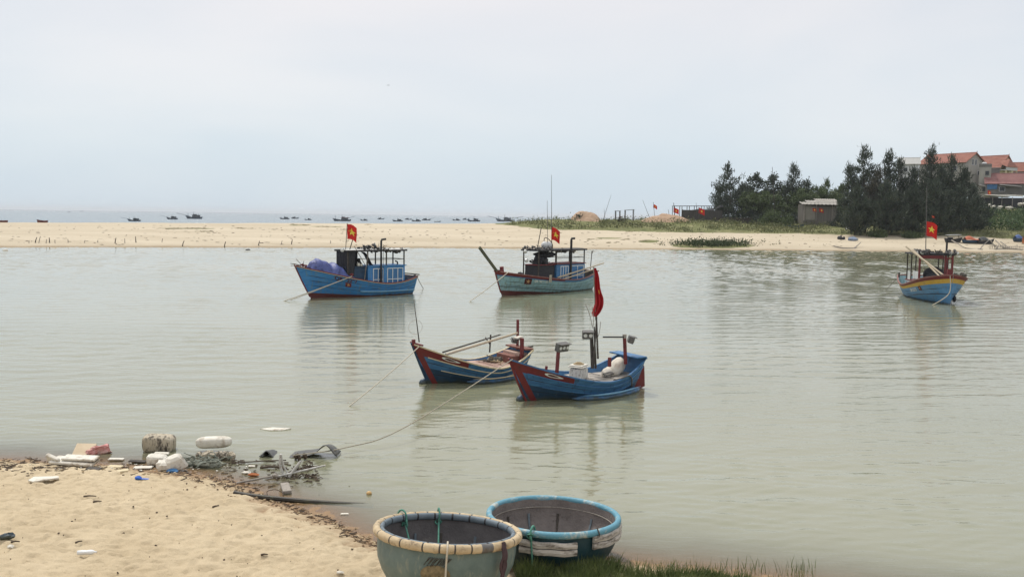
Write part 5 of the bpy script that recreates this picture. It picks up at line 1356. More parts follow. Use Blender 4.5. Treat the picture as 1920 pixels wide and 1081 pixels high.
deb('branch', twig_m, 'long thin wet branch from the net heap toward the rubber sheet', 'branch', 470, 868, lambda m: (m.tube(spline([(-.55, -.05, .02), (-.1, 0, .03), (.3, .08, .04), (.75, .12, .05)]), .014, 5), m.tube([(-.1, 0, .03), (-.45, .12, .04)], .01, 5)))
deb('branch', twig_m, 'short dark branch lying in the water above the grey plank', 'branch', 512, 878, lambda m: m.tube(spline([(-.28, .0, .02), (0, .02, .04), (.3, -.02, .02)]), .025, 6))
for k, (px, py) in enumerate(((580, 878), (576, 895), (545, 893), (565, 882))):
    def wd(m, k=k):
        q = random.Random(k + 30)
        for _ in range(12): 
            a = Vector((q.uniform(-.15, .15), q.uniform(-.08, .08), .01)); m.tube(spline([a, a + Vector((q.uniform(-.12, .12), q.uniform(-.05, .05), q.uniform(.02, .08))), a + Vector((q.uniform(-.2, .2), q.uniform(-.1, .1), .0))], 3), .009, 4)
        m.blob((0, 0, .03), (.06, .04, .04), 7, 5, .4, seed=k)
    deb('weed_clump', twig_m, 'dark weed tangle lying in the shallow water right of the anchor', 'weed', px, py, wd, group='weed tangles in the shallows')
deb('wire_loop', twig_m, 'thin curled wire loop beside the grey plank', 'wire', 513, 928, lambda m: m.tube(spline([(-.1, -.05, .01), (-.14, .06, .06), (0, .12, .08), (.14, .08, .04), (.2, -.04, .01)]), .008, 5))
deb('floating_ball', mat('orange_fruit', (.45, .27, .10), (.52, .36, .16), 6, .6), 'small orange ball floating by the basket boats', 'ball', 692, 926, lambda m: m.blob((0, 0, .02), (.055, .05, .045), 12, 8, .02), smooth=True)
deb('floating_scrap', foam_w, 'tiny white scrap floating near the sand edge', 'scrap', 646, 963, lambda m: m.box((0, 0, .005), (.14, .06, .012), (0, 0, .1)))
for k, (px, py, L_, lab) in enumerate(((168, 932, .22, 'thick dark stick on the open sand, left of centre'), (182, 942, .14, 'small dark stick just below the thick one'), (28, 1018, .12, 'short stick beside the dark blue scrap'), (405, 951, .12, 'curved brown chip on the sand below the log end'), (148, 1018, .1, 'thin brown twig between the bottle and the dark stick'), (495, 1042, .1, 'small dark twig on the sand left of the basket boats'))):
    deb('stick', twig_m, lab, 'stick', px, py, lambda m: m.tube(spline([(-L_ / 2, 0, .02), (0, .015, .03), (L_ / 2, .03, .02)], 3), .017, 6, r2=.008), (0, 0, U(-.3, .6)), group='sticks on the dry sand')
for k, (px, py) in enumerate(((294, 961), (313, 968), (361, 970), (350, 907), (408, 918), (351, 918), (135, 978), (232, 1000), (292, 1023), (491, 1005), (110, 1000), (588, 1030), (250, 950), (660, 1030), (420, 1050))):
    deb('brown_nut', twig_m, 'small dark brown nut or pebble scattered on the dry sand', 'nut', px, py, lambda m: m.blob((0, 0, .012), (.019, .017, .014), 8, 6, .15, seed=k), group='dark nuts scattered on the sand')
# uncountable bits of the wrack line
def scatter(name, m, n, seed, fn, spots):
    q = random.Random(seed); mb = MB()
    for _ in range(n):
        px, py = spots(q); p = gp(px, py)
        fn(mb, p, q)
    return tag(mb.build(name, m), kind='stuff')
def line_spot(q):
    px = q.uniform(-60, 780); py = np.interp(px, [a for a, b in SH], [b for a, b in SH])
    return px, py + q.gauss(5, 5) + (4 if px < 120 else 0)
def twigf(mb, p, q):
    L_ = q.uniform(.03, .16); a = q.uniform(-.8, .8); d = Vector((math.cos(a), math.sin(a), q.uniform(-.1, .3))) * L_
    mb.tube([p - d / 2 + Vector((0, 0, .012)), p + d / 2 + Vector((0, 0, .012))], q.uniform(.004, .013), 4)
def chipf(mb, p, q): mb.box(p + Vector((0, 0, .012)), (q.uniform(.015, .07), q.uniform(.012, .04), q.uniform(.006, .018)), (q.uniform(-.3, .3), q.uniform(-.3, .3), q.uniform(0, 3)))
scatter('wrack_litter', twig_m, 300, 1, twigf, line_spot)
scatter('wrack_litter', straw_m, 200, 2, chipf, line_spot)
scatter('wrack_litter', foam_w, 60, 3, chipf, lambda q: (q.uniform(-40, 480), np.interp(q.uniform(0, 400), [0, 400], [868, 884])))
scatter('wrack_litter', mat('brown_bark_bits', (.12, .075, .04), (.24, .16, .09), 9, .9), 420, 4, lambda mb, p, q: mb.box(p + Vector((0, 0, .006)), (q.uniform(.015, .05), q.uniform(.01, .03), q.uniform(.006, .015)), (q.uniform(-.3, .3), q.uniform(-.3, .3), q.uniform(0, 3))), lambda q: ((lambda px: (px, np.interp(px, [a for a, b in SH], [b for a, b in SH]) + abs(q.gauss(3, 9))))(q.uniform(340, 800))))
scatter('dark_debris', twig_m, 260, 5, twigf, lambda q: (q.uniform(-60, 120), q.gauss(874, 7)))
scatter('dark_debris', twig_m, 90, 6, lambda mb, p, q: mb.blob(p, (q.uniform(.005, .012),) * 3, 5, 4, .2), lambda q: (q.uniform(-50, 700), q.uniform(895, 1085)))
scatter('dark_debris', twig_m, 150, 9, twigf, lambda q: (q.uniform(420, 600), q.uniform(862, 915)))

# grass at the water's edge, lower right
def blades(n, spots, seed, hmin, hmax, w, lean):
    rs = np.random.RandomState(seed)
    V, Fc = [], []
    for k in range(n):
        p, hs = spots(rs)
        h = rs.uniform(hmin, hmax) * hs; a = rs.uniform(0, 6.283); l = rs.uniform(.1, lean) * h
        dx, dy = math.cos(a) * l, math.sin(a) * l; ww = w * rs.uniform(.6, 1.3); b = rs.uniform(0, 6.283); wx, wy = math.cos(b) * ww, math.sin(b) * ww
        o = len(V)
        V += [(p[0] - wx, p[1] - wy, p[2]), (p[0] + wx, p[1] + wy, p[2]), (p[0] + dx * .4 - wx * .8, p[1] + dy * .4 - wy * .8, p[2] + h * .55), (p[0] + dx * .4 + wx * .8, p[1] + dy * .4 + wy * .8, p[2] + h * .55), (p[0] + dx, p[1] + dy, p[2] + h)]
        Fc += [(o, o + 1, o + 3, o + 2), (o + 2, o + 3, o + 4)]
    return V, Fc
def gspot(rs):
    while True:
        px, py = min(1600, 975 + 600 * rs.uniform(0, 1) ** 1.25), rs.uniform(1056, 1125)
        top = np.interp(px, [985, 1040, 1100, 1150, 1180, 1210, 1250, 1330, 1400, 1440, 1560], [1080, 1066, 1062, 1064, 1076, 1084, 1080, 1074, 1086, 1098, 1115])
        if py > top: break
    p = G(px, py, 0.06)
    cl = vnoise(p.x, p.y, 3.0, 5) * (1 if px < 1320 else max(.1, 1 - (px - 1320) / 140)) + (.35 if px < 1160 else 0)
    return (p.x, p.y, -.02 + 0.06 * (py > top + 8)), .55 + .9 * float(cl)
grass_m = mat('shore_grass', (0.055, 0.085, 0.025), (0.15, 0.185, 0.065), 3, .6, stain=(.26, .25, .12), stain_scale=9, stain_t=(.55, .7), trans=.3)
V, Fc = blades(15000, gspot, 3, .12, .30, .0075, .6)
tag(link(np_mesh('grass', V, Fc, grass_m, False)), kind='stuff')
def gspot2(rs):
    px, py = 1050 + 480 * rs.rand() ** 1.7, rs.uniform(1056, 1092)
    p = G(px, py, 0.03); return (p.x, p.y, -.02), .8
V, Fc = blades(420, gspot2, 4, .15, .34, .006, .5)
tag(link(np_mesh('grass', V, Fc, grass_m, False)), kind='stuff')

# ------------------------------------------------------------------ trees
def leaf_cloud(name, C, Dr, n_per, L, Wd, spread, seed, up=0.3):
    """many needle-like blades at clump centres C (n,3) with directions Dr; numpy"""
    rs = np.random.RandomState(seed)
    C = np.repeat(C, n_per, 0); Dr = np.repeat(Dr, n_per, 0); N = len(C)
    o = C + rs.normal(0, 1, (N, 3)) * spread
    d = Dr + rs.normal(0, .55, (N, 3)); d[:, 2] += up
    d /= np.linalg.norm(d, axis=1)[:, None]
    ln = rs.uniform(.5, 1.3, N)[:, None] * L
    s = np.cross(d, rs.normal(0, 1, (N, 3))); s /= np.linalg.norm(s, axis=1)[:, None]; s *= rs.uniform(.6, 1.4, N)[:, None] * Wd
    V = np.stack([o - s, o + s, o + d * ln * .6 + s * .8, o + d * ln], 1).reshape(-1, 3)
    F_ = np.arange(N * 4).reshape(-1, 4)
    return V, F_
bark = mat('bark', (.045, .038, .03), (.09, .08, .065), 6, .9)
leaf_dk = mat('dark_needle_foliage', (.020, .034, .026), (.050, .070, .045), .5, .7, stain=(.095, .11, .06), stain_scale=1.1, stain_t=(.52, .66), trans=.15)
leaf_br = mat('brownish_needle_foliage', (.035, .038, .028), (.065, .065, .045), .5, .7, stain=(.10, .085, .05), stain_scale=1.0, stain_t=(.52, .66), trans=.15)
leaf_gr = mat('green_broadleaf_foliage', (.045, .068, .026), (.095, .135, .05), .6, .7, stain=(.12, .15, .06), stain_scale=1.0, stain_t=(.5, .66), trans=.2)
def tree(px, D, ytop, wpx, label, seed, kind='cas', leaf=None, dense=1.0, group='trees behind the sandbar', low=.12):
    base = at(px, D, -.2); W = wpx / 1700 * D * 1.45
    H = (CAM + ray(px, ytop) * (D / ray(px, ytop).y)).z - base.z
    root = empty('casuarina_tree' if kind == 'cas' else 'broadleaf_tree', base, label=label, cat='tree', group=group)
    rs = random.Random(seed); mb = MB()
    lean = Vector((rs.uniform(-.05, .05) * H, rs.uniform(-.03, .03) * H, 0))
    tp = lambda h: lean * (h * h) + Vector((.02 * H * math.sin(h * 5 + seed), 0, H * h))
    mb.tube([tp(i / 8 * .96) for i in range(9)], .022 * H ** .8 + .05, 7, r2=.02)
    Cs, Ds = [], []
    nl = int((34 if kind == 'cas' else 26) * dense * (.82 if kind == 'cas' else .9))
    for k in range(nl):
        h = low + (0.97 - low) * (k + rs.random()) / nl
        if kind == 'cas': pr = np.interp(h, [0, .12, .3, .5, .7, .85, 1], [.75, 1, 1, .85, .6, .33, .08])
        else: pr = np.interp(h, [0, .2, .45, .7, .88, 1], [.5, .9, 1, .95, .65, .3])
        ln = W / 2 * pr * rs.uniform(.65, 1.15); az = rs.uniform(0, 6.283)
        d = Vector((math.cos(az), math.sin(az) * .8, 0)); rise = rs.uniform(.15, .6) if kind == 'cas' else rs.uniform(.05, .35)
        s0 = tp(h * .93); pts = [s0 + d * ln * t + Vector((0, 0, ln * rise * (t ** 1.4))) for t in (0, .35, .7, 1)]
        mb.tube(pts, .05 + .012 * ln, 5, r2=.012)
        m = max(2, int(ln / .55))
        for j in range(m):
            t = (j + rs.random()) / m
            if t < .12: continue
            c = s0 + d * ln * t + Vector((rs.gauss(0, .25), rs.gauss(0, .25), ln * rise * (t ** 1.4) + rs.gauss(0, .2)))
            Cs.append(c); Ds.append(d * .5 + Vector((0, 0, .7 if kind == 'cas' else .3)))
    for j in range(6): Cs.append(tp(.88 + .1 * j / 6)); Ds.append(Vector((0, 0, 1)))
    mb.build('trunk', bark, root, smooth=True)
    Cs = np.array([tuple(c) for c in Cs]); Ds = np.array([tuple(c) for c in Ds])
    if kind == 'cas': V, F_ = leaf_cloud('c', Cs, Ds, 19, 1.0, .085, .42, seed, .35)
    else: V, F_ = leaf_cloud('c', Cs, Ds, 30, .50, .14, .40, seed, .1)
    link(np_mesh('crown', V, F_, leaf or leaf_dk, False), root)
    return root
TR = [
 (1362, 226, 299, 50, 'sparse wispy-topped dark tree at the left end of the left grove', 'cas', leaf_dk, .9),
 (1344, 229, 345, 30, 'small dark tree leaning out at the far left of the left grove', 'cas', leaf_dk, .8),
 (1388, 230, 338, 42, 'dense dark tree right beside the wispy leftmost tree', 'cas', leaf_dk, 1.2),
 (1406, 229, 320, 38, 'round-headed dark tree, second peak of the left grove', 'bro', leaf_dk, 1.2),
 (1437, 233, 322, 34, 'narrow dark tree beside the thin pole in the left grove', 'bro', leaf_dk, 1.0),
 (1458, 235, 345, 44, 'low rounded tree between the thin pole and the tall wispy tree', 'bro', leaf_gr, 1.2),
 (1479, 232, 299, 46, 'tall wispy tree in the middle of the left grove', 'cas', leaf_dk, .9),
 (1508, 236, 334, 40, 'low dark tree just right of the tall wispy middle one', 'bro', leaf_dk, 1.1),
 (1546, 238, 330, 46, 'thin half-bare tree above the grey shed', 'cas', leaf_gr, .5),
 (1572, 238, 344, 38, 'dark green tree between the grey shed and the big grove', 'bro', leaf_gr, 1.1),
 (1530, 234, 350, 56, 'spreading green tree close behind the grey shed roof', 'bro', leaf_gr, 1.4),
 (1425, 224, 358, 64, 'broad light green tree low in the left grove', 'bro', leaf_gr, 1.5),
 (1492, 228, 352, 54, 'broad green tree left of the grey shed', 'bro', leaf_gr, 1.4),
 (1592, 200, 300, 44, 'leftmost tall dark tree of the big grove', 'cas', leaf_dk, 1.3),
 (1614, 198, 264, 54, 'tallest wispy-topped tree at the left of the big grove', 'cas', leaf_dk, 1.4),
 (1632, 195, 306, 56, 'brownish dark tree in front of the tallest left one', 'cas', leaf_br, 1.5),
 (1649, 200, 273, 50, 'second tall wispy tree of the big grove', 'cas', leaf_dk, 1.4),
 (1676, 202, 288, 48, 'third tall dark tree, right of the second wispy one', 'cas', leaf_dk, 1.3),
 (1700, 200, 306, 48, 'dark tree in the dip in front of the white building', 'cas', leaf_dk, 1.4),
 (1731, 203, 264, 46, 'tall narrow wispy tree left of the long red roof', 'cas', leaf_dk, 1.3),
 (1754, 199, 300, 52, 'greenish dark tree in front of the left end of the red roof', 'cas', leaf_dk, 1.4),
 (1778, 200, 284, 46, 'dark tree whose tip rises in front of the long red roof', 'cas', leaf_dk, 1.1),
 (1796, 199, 306, 38, 'dark tree below the right half of the long red roof', 'cas', leaf_dk, 1.4),
 (1813, 202, 340, 30, 'rightmost dark tree of the big grove beside the concrete house', 'cas', leaf_dk, 1.2),
]
for k, (px, D, yt, w, lab, kd, lf, dn) in enumerate(TR): tree(px, D, yt + (9 if kd == 'cas' else 5), w, lab, 100 + k, kd, lf, dn)
for k, (px, D, yt, w, lab) in enumerate(((1600, 191, 352, 46, 'low dark tree at the left foot of the big grove'), (1655, 190, 342, 62, 'low dark tree at the middle-left foot of the big grove'), (1705, 191, 350, 54, 'low dark tree at the centre foot of the big grove'), (1748, 190, 344, 60, 'low dark tree behind the flag at the foot of the big grove'), (1795, 191, 352, 56, 'low dark tree at the right foot of the big grove'), (1822, 196, 372, 40, 'low dark tree at the corner above the covered boats'))):
    tree(px, D, yt, w, lab, 300 + k, 'cas', leaf_dk, 1.5, low=.06)
def bush(px, D, w, h, label, seed, lf=leaf_gr):
    base = at(px, D, -.1); rs = random.Random(seed); root = empty('bush', base, label=label, cat='bush', group='bushes at the grove foot')
    Cs = []; Ds = []; mb = MB()
    for k in range(int(26 * w / 3)):
        a = rs.uniform(0, 6.283); r = rs.random() ** .5 * w / 2; z = h * rs.random() * (1 - (r / (w / 2)) ** 2 * .6)
        Cs.append((r * math.cos(a), r * .6 * math.sin(a), z)); Ds.append((math.cos(a) * .5, math.sin(a) * .5, .6))
        if k % 4 == 0: mb.tube([(r * .1 * math.cos(a), 0, 0), Cs[-1]], .03, 5, r2=.01)
    mb.build('stem', bark, root)
    V, F_ = leaf_cloud('c', np.array(Cs), np.array(Ds), 40, .36, .10, .34, seed, .1)
    link(np_mesh('foliage', V, F_, lf, False), root)
for k, q in enumerate(((1450, 214, 8, 3.6, 'big yellow-green bush under the left grove, nearest of them', leaf_gr), (1402, 222, 6, 3.4, 'dark bush under the round-headed tree of the left grove', leaf_dk), (1372, 223, 5, 2.4, 'dark bush at the left foot of the left grove', leaf_dk), (1425, 218, 5, 2.5, 'dark bush left of the yellow-green one', leaf_dk), (1482, 222, 4, 2.6, 'dark bush behind the blue beached boat', leaf_dk), (1568, 214, 4, 3, 'dark bush right of the grey shed', leaf_dk), (1640, 188, 3.5, 1.6, 'low grassy bush before the big grove at left', leaf_gr), (1706, 187, 4, 1.2, 'low pale bush before the big grove at centre', leaf_gr), (1085, 220, 2.2, 1.3, 'small lone dark bush beside the sand mound', leaf_dk))):
    bush(q[0], q[1], q[2], q[3], q[4], 500 + k, q[5])

# low green cover on the dunes and the hill
def cover(name, m, n, seed, spot, L, Wd, npb, spr):
    rs = np.random.RandomState(seed); C_, D_ = [], []
    for _ in range(n):
        p = spot(rs)
        if p is None: continue
        C_.append(p); D_.append((0, 0, .6))
    V, F_ = leaf_cloud(name, np.array(C_), np.array(D_), npb, L, Wd, spr, seed, .2)
    return tag(link(np_mesh(name, V, F_, m, False)), kind='stuff')
def dune_spot(rs):
    px = rs.uniform(930, 1980); D = rs.uniform(175, 236)
    p = at(px, D)
    g = float(grass_mask(np.array([p.x]), np.array([p.y]), np.array([p.z]))[0])
    if g < .75 or vnoise(p.x, p.y, .22, 77) < (.60 if p.x < 32 else .46): return None
    return (p.x, p.y, p.z + .12)
cover_m = mat('low_dune_plants', (.065, .08, .032), (.15, .165, .07), .4, .8, stain=(.27, .25, .12), stain_scale=.8, stain_t=(.5, .65), trans=.15)
cover('ground_cover', cover_m, 9000, 1, dune_spot, .42, .09, 9, .42)
def hill_spot(rs):
    px = rs.uniform(1808, 2050); D = rs.uniform(196, 238); p = at(px, D)
    if vnoise(p.x, p.y, .3, 7) < .3: return None
    return (p.x, p.y, p.z + .35)
cover('hill_creepers', mat('lush_creepers', (.035, .07, .022), (.09, .15, .05), .5, .7, stain=(.02, .035, .015), stain_scale=.9, stain_t=(.5, .62), trans=.15), 1500, 2, hill_spot, .5, .14, 14, .6)
def patch_spot(rs):
    p = onbar(rs.normal(1335, 34), rs.uniform(454, 463)); return (p.x, p.y, p.z + .1)
cover('shore_weeds', mat('shore_weeds', (.025, .045, .015), (.07, .09, .035), .8, .8, trans=.1), 420, 3, patch_spot, .3, .09, 12, .35)
def tuft_spot(rs):
    px = rs.uniform(1600, 1960); D = rs.uniform(178, 192); p = at(px, D); g = float(grass_mask(np.array([p.x]), np.array([p.y]), np.array([p.z]))[0])
    return (p.x, p.y, p.z + .1) if g > .5 else None
cover('dune_grass', mat('pale_dune_grass', (.13, .14, .07), (.24, .24, .13), .5, .9, trans=.2), 1200, 4, tuft_spot, .6, .03, 12, .3)
# dark seaweed streaks lying on the open sand
def streak(q_):
    mb = MB(); rs = random.Random(12)
    for px, py, w in q_:
        for k in range(int(w * .9)):
            p = onbar(px + rs.gauss(0, w / 3), py + rs.gauss(0, .5)); mb.blob(p, (rs.uniform(.15, .6), rs.uniform(.2, .5), rs.uniform(.03, .10)), 6, 4, .3, seed=k)
    return mb
tag(streak([(355, 428, 50), (320, 429, 30), (455, 428, 26), (388, 434, 30), (555, 421, 14), (572, 422, 14), (612, 425, 30), (690, 421, 10), (650, 430, 24), (1113, 449, 20), (1172, 449, 10), (1208, 452, 16), (1235, 457, 12), (1180, 434, 14), (1142, 455, 18), (1040, 437, 24), (1390, 434, 10), (1830, 451, 20), (1800, 448, 30)]).build('seaweed_streaks', mat('dried_seaweed', (.12, .10, .05), (.20, .165, .09), 2, .9)), kind='stuff')
mb = MB(); rs = random.Random(77)
for k in range(700):
    px = rs.uniform(-20, 1940); py = rs.uniform(np.interp(px, [0, 1000, 1920], [420, 428, 446]), np.interp(px, KPX, KSH) - 3)
    p = onbar(px, py); mb.blob(p, (rs.uniform(.08, .45), rs.uniform(.08, .3), rs.uniform(.03, .10)), 5, 4, .3, seed=k)
tag(mb.build('beach_litter', twig_m), kind='stuff')

# ------------------------------------------------------------------ buildings
tile = mat('red_roof_tiles', (.23, .09, .065), (.30, .13, .095), .6, .8, stain=(.20, .07, .05), stain_scale=.7)
tile2 = mat('dull_pink_roof_tiles', (.20, .09, .085), (.27, .135, .125), .6, .8)
conc = mat('bare_concrete', (.27, .26, .23), (.37, .355, .32), .5, .9, stain=(.17, .165, .15), stain_scale=.6, stretch=(1, 1, .5))
cream = mat('cream_plaster', (.50, .44, .27), (.60, .54, .36), .5, .85)
wht = mat('white_plaster', (.45, .46, .47), (.55, .56, .57), .5, .85)
pbl = mat('pale_blue_wall', (.30, .35, .42), (.38, .43, .50), .5, .85)
glass_d = mat('dark_window_glass', (.02, .024, .03), (.03, .035, .04), 1, .2)
gwall = mat('grey_block_wall', (.13, .125, .12), (.20, .195, .185), .5, .9, stain=(.08, .08, .08), stain_scale=.8)
def house(name, label, cat, apex, theta, Lh, Wh, hr, hw, wallm, roofm, wins=(), gable_wins=(), over=.5, group='houses on the hill', wall2=None):
    """apex: right end of the ridge; ridge runs back from it along -x of the local frame"""
    root = empty(name, (apex.x, apex.y, apex.z - hr - hw), theta, label, cat, group)
    mb = MB(); a = hw; b = hw + hr
    prof = [(-Wh / 2, 0), (Wh / 2, 0), (Wh / 2, a), (0, b - .12), (-Wh / 2, a)]
    v = [(-x, y, z) for x in (0, Lh) for y, z in prof]
    mb.add(v, [(4, 3, 2, 1, 0)[::-1], (5, 6, 7, 8, 9)[::-1], (0, 1, 6, 5), (1, 2, 7, 6), (4, 0, 5, 9), (2, 3, 8, 7), (3, 4, 9, 8)])
    w = mb.build('wall', wallm, root)
    mb = MB(); sl = hr / (Wh / 2)
    for s in (1, -1):
        y1 = s * (Wh / 2 + over); z1 = a - over * sl
        top = [(over, 0, b), (-Lh - over, 0, b), (-Lh - over, y1, z1), (over, y1, z1)]
        mb.add(top + [(x, y, z - .18) for x, y, z in top], [(0, 1, 2, 3), (7, 6, 5, 4), (3, 2, 6, 7), (0, 3, 7, 4), (1, 5, 6, 2)])
        for k in range(1, 8):
            t = k / 8; mb.box((-Lh / 2, y1 * t, b + (z1 - b) * t + .03), (Lh + 2 * over - .02, .05, .05))
    mb.tube([(over, 0, b + .04), (-Lh - over, 0, b + .04)], .12, 6)
    for x in (over, -Lh - over): mb.tube([(x, 0, b), (x, 0, b + .55)], .09, 6, r2=.02)
    mb.build('roof', roofm, root)
    for (x, z, ww, hh) in wins:       # windows of the long side facing the viewer (-y)
        f = part(root, 'window', wht, lambda m: [m.box((x, -Wh / 2 - .03, z + q * (hh / 2 + .06)), (ww + .24, .10, .12)) for q in (1, -1)] + [m.box((x + q * (ww / 2 + .06), -Wh / 2 - .03, z), (.12, .10, hh)) for q in (1, -1)])
        part(f, 'pane', glass_d, lambda m: m.box((x, -Wh / 2 - .01, z), (ww, .04, hh)))
    for (y, z, ww, hh) in gable_wins:
        f = part(root, 'window', wht, lambda m: [m.box((.03, y, z + q * (hh / 2 + .06)), (.10, ww + .24, .12)) for q in (1, -1)] + [m.box((.03, y + q * (ww / 2 + .06), z), (.10, .12, hh)) for q in (1, -1)])
        part(f, 'pane', glass_d, lambda m: m.box((.01, y, z), (.04, ww, hh)))
    return root
T = math.radians
house('house', 'large bare concrete house with a long red tiled roof behind the grove', 'house', P(1829, 286, 258), T(-57), 14, 9.4, 2.6, 9.5, conc, tile, wins=((-3, 7.6, 1.1, 1.3), (-7, 7.6, 1.1, 1.3), (-11, 7.6, 1.1, 1.3)), gable_wins=((-1.1, 9.4, .7, 1.5), (.4, 9.4, .7, 1.5), (2, 6.4, .9, 1.1)))
h2 = house('house', 'cream-fronted house with orange-red roof between concrete house and frame edge', 'house', P(1889, 291, 266), T(-57), 8.6, 7.2, 3.2, 5.6, cream, tile, gable_wins=((-.9, 6.1, .8, 1.3), (1.2, 6.1, .5, .9), (-1.4, 2.6, 1.2, 1.9), (1.1, 2.6, 1.2, 1.9)), wins=((-2.2, 4.0, 1.2, 1.4), (-5, 4.0, 1.2, 1.4)))
part(h2, 'porch_roof', tile, lambda m: m.add([(.1, -3.8, 6.2), (2.2, -3.8, 5.2), (2.2, 2.2, 5.2), (.1, 2.2, 6.2), (1.2, -.8, 7.6), (.1, -.8, 7.7)], [(0, 1, 4, 5), (1, 2, 4), (2, 3, 5, 4)]))
part(h2, 'balcony', wht, lambda m: (m.box((1.0, -.8, 4.4), (1.9, 6.0, .22)), m.box((1.9, -.8, 4.85), (.12, 6, .7))))
for y in (-3.6, -.8, 2.0): part(h2, 'column', cream, lambda m: m.box((1.8, y, 2.2), (.3, .3, 4.3)))
hb_ = empty('concrete_house', P(1853, 345, 250) - Vector((0, 0, 4.5)), T(-28), 'flat-topped bare concrete tower block in front of the red-roofed houses', 'house', 'houses on the hill')
part(hb_, 'wall', conc, lambda m: m.box((-.9, 0, 4.5), (2.9, 4, 9.2)))
part(hb_, 'parapet', gwall, lambda m: (m.box((-.9, 0, 9.2), (3.1, 4.2, .25)), m.box((-.9, -2.05, 9.6), (3.1, .12, .6))))
part(hb_, 'water_tank', wht, lambda m: m.lathe([(.02, 9.3), (.6, 9.3), (.62, 10.2), (.3, 10.4), (.02, 10.42)], 14, (-1.2, -.8, 0)))
for x, z in ((-.4, 7.4), (-.9, 3.0)):
    f = part(hb_, 'window', gwall, lambda m: [m.box((x, -2.03, z + q * .55), (1.0, .1, .1)) for q in (1, -1)] + [m.box((x + q * .45, -2.03, z), (.1, .1, 1.0)) for q in (1, -1)]); part(f, 'pane', glass_d, lambda m: m.box((x, -2.0, z), (.8, .06, 1.0)))
part(hb_, 'awning', gwall, lambda m: m.box((-1.1, -2.7, 4.0), (2.2, 1.4, .1), (.3, .25, 0)))
hw_ = empty('concrete_house', P(1858, 345, 256) - Vector((0, 0, 4.2)), T(-20), 'plain grey concrete annex between the tower block and cream house', 'house', 'houses on the hill')
part(hw_, 'wall', gwall, lambda m: m.box((.4, 1.5, 4.4), (3.2, 4, 8.4)))
part(hw_, 'parapet', conc, lambda m: m.box((.4, 1.5, 8.65), (3.4, 4.2, .14)))
h3 = house('low_house', 'low house with a faded pink-red roof in front of the cream house', 'house', P(1922, 325, 246), T(-24), 9.4, 6.4, 2.5, 3.4, gwall, tile2, wins=((-5.5, 1.6, 1.2, 1.1),), over=.4)
part(h3, 'blue_panel', MATS['mid_blue_paint'], lambda m: m.box((-7.9, -3.35, 2.3), (2.4, .1, 1.5)))
part(h3, 'awning', gwall, lambda m: m.box((-3.6, -4.2, 2.5), (5.2, 1.6, .1), (.15, .10, 0)))
h4 = house('house', 'house with orange roof and pale blue wall cut off by the frame edge', 'house', P(1960, 304, 272), T(-35), 10.5, 7, 2.4, 4.6, pbl, tile, wins=((-4, 2.6, 1.2, 1.3), (-8, 2.6, 1.2, 1.3)))
h5 = house('white_building', 'pale grey building with a grey hipped roof peeping above the grove', 'house', P(1722, 296, 262), T(-20), 5.0, 6.5, 1.6, 7.5, wht, MATS['roof_sheet'], wins=((-1.2, 5.6, .9, 1.1), (-3.4, 5.6, .9, 1.1)))
# terrace wall, awnings, sacks
tw = empty('terrace_wall', at(1884, 236), T(-12), 'dark netted terrace wall on posts below the houses', 'wall')
z0 = P(1884, 388, 236).z - at(1884, 236).z
part(tw, 'netting', mat('dark_shade_net', (.025, .027, .03), (.05, .05, .055), .7, .9), lambda m: m.box((0, 0, z0 + .9), (13.5, .15, 2.9)))
for x in (-6.2, -4.2, -2, .5, 3, 5.5): part(tw, 'post', grey_w, lambda m: m.box((x, -.16, z0 + .95), (.16, .16, 3.2)))
part(tw, 'roof', MATS['roof_sheet'], lambda m: m.box((-3.6, -.9, z0 + 2.75), (6.0, 2.2, .07), (-.08, .07, 0)))
part(tw, 'net_roll', foam_w, lambda m: m.tube(spline([(-6, 0, z0 + 3.1), (-3, 0, z0 + 2.95), (0, .1, z0 + 3.0), (3, 0, z0 + 2.9)]), .16, 7))
for k, (px, py, w, lab) in enumerate(((1846, 383, .5, 'small white sack at the left end below the terrace wall'), (1853, 386, 1.0, 'white sack pile end, second below the terrace wall'), (1865, 387, 1.2, 'long low white sack heap under the terrace posts'), (1882, 388, 1.3, 'flat white sack just right of the long low heap'), (1903, 381, .9, 'white sack on the mound at right, left one of the pair'), (1914, 380, 1.4, 'big white sack on the mound beside the frame edge'))):
    p = P(px, py, 228); mb = MB(); mb.blob((0, 0, -.12), (w * .75, .5, .26), 12, 8, .4, 1.6, rot=(0, U(-.15, .15), 0), seed=k); mb.blob((w * .3, .1, .0), (w * .3, .4, .22), 9, 7, .4, 1.6, seed=k + 4)
    gz = at(px, 228); mb.blob((0, .1, -.35), (w * .5, .4, .35), 8, 6, .2, seed=k + 9)
    o = mb.build('white_sack', foam_w); o.location = Vector((gz.x, gz.y, max(gz.z + .3, p.z))); tag(o, lab, 'sack', 'white sacks below the terrace wall')

# grey shed
p0 = at(1531, 218); p0.z = P(1531, 413.5, 218).z; zt = P(1531, 383, 218).z; hs = zt - p0.z; z00 = -1.5
shed = empty('shed', p0, T(6), 'grey boarded shed with a layered corrugated roof beside the grove', 'shed')
part(shed, 'wall', mat('grey_shed_sheet', (.125, .115, .10), (.185, .17, .15), .8, .85, stain=(.12, .115, .1), stain_scale=1, stretch=(3, 3, .4)), lambda m: (m.box((0, 1.5, (hs + z00) / 2), (8.2, 3.2, hs - z00))))
part(shed, 'door', mat('light_grey_door', (.22, .205, .175), (.28, .265, .23), 1, .8), lambda m: m.box((-2.35, -.16, hs * .45), (2.3, .08, hs * .82)))
part(shed, 'post', grey_w, lambda m: m.box((-3.9, -.2, hs / 2), (.35, .2, hs)))
part(shed, 'post', grey_w, lambda m: m.box((-.95, -.2, hs / 2), (.14, .16, hs)))
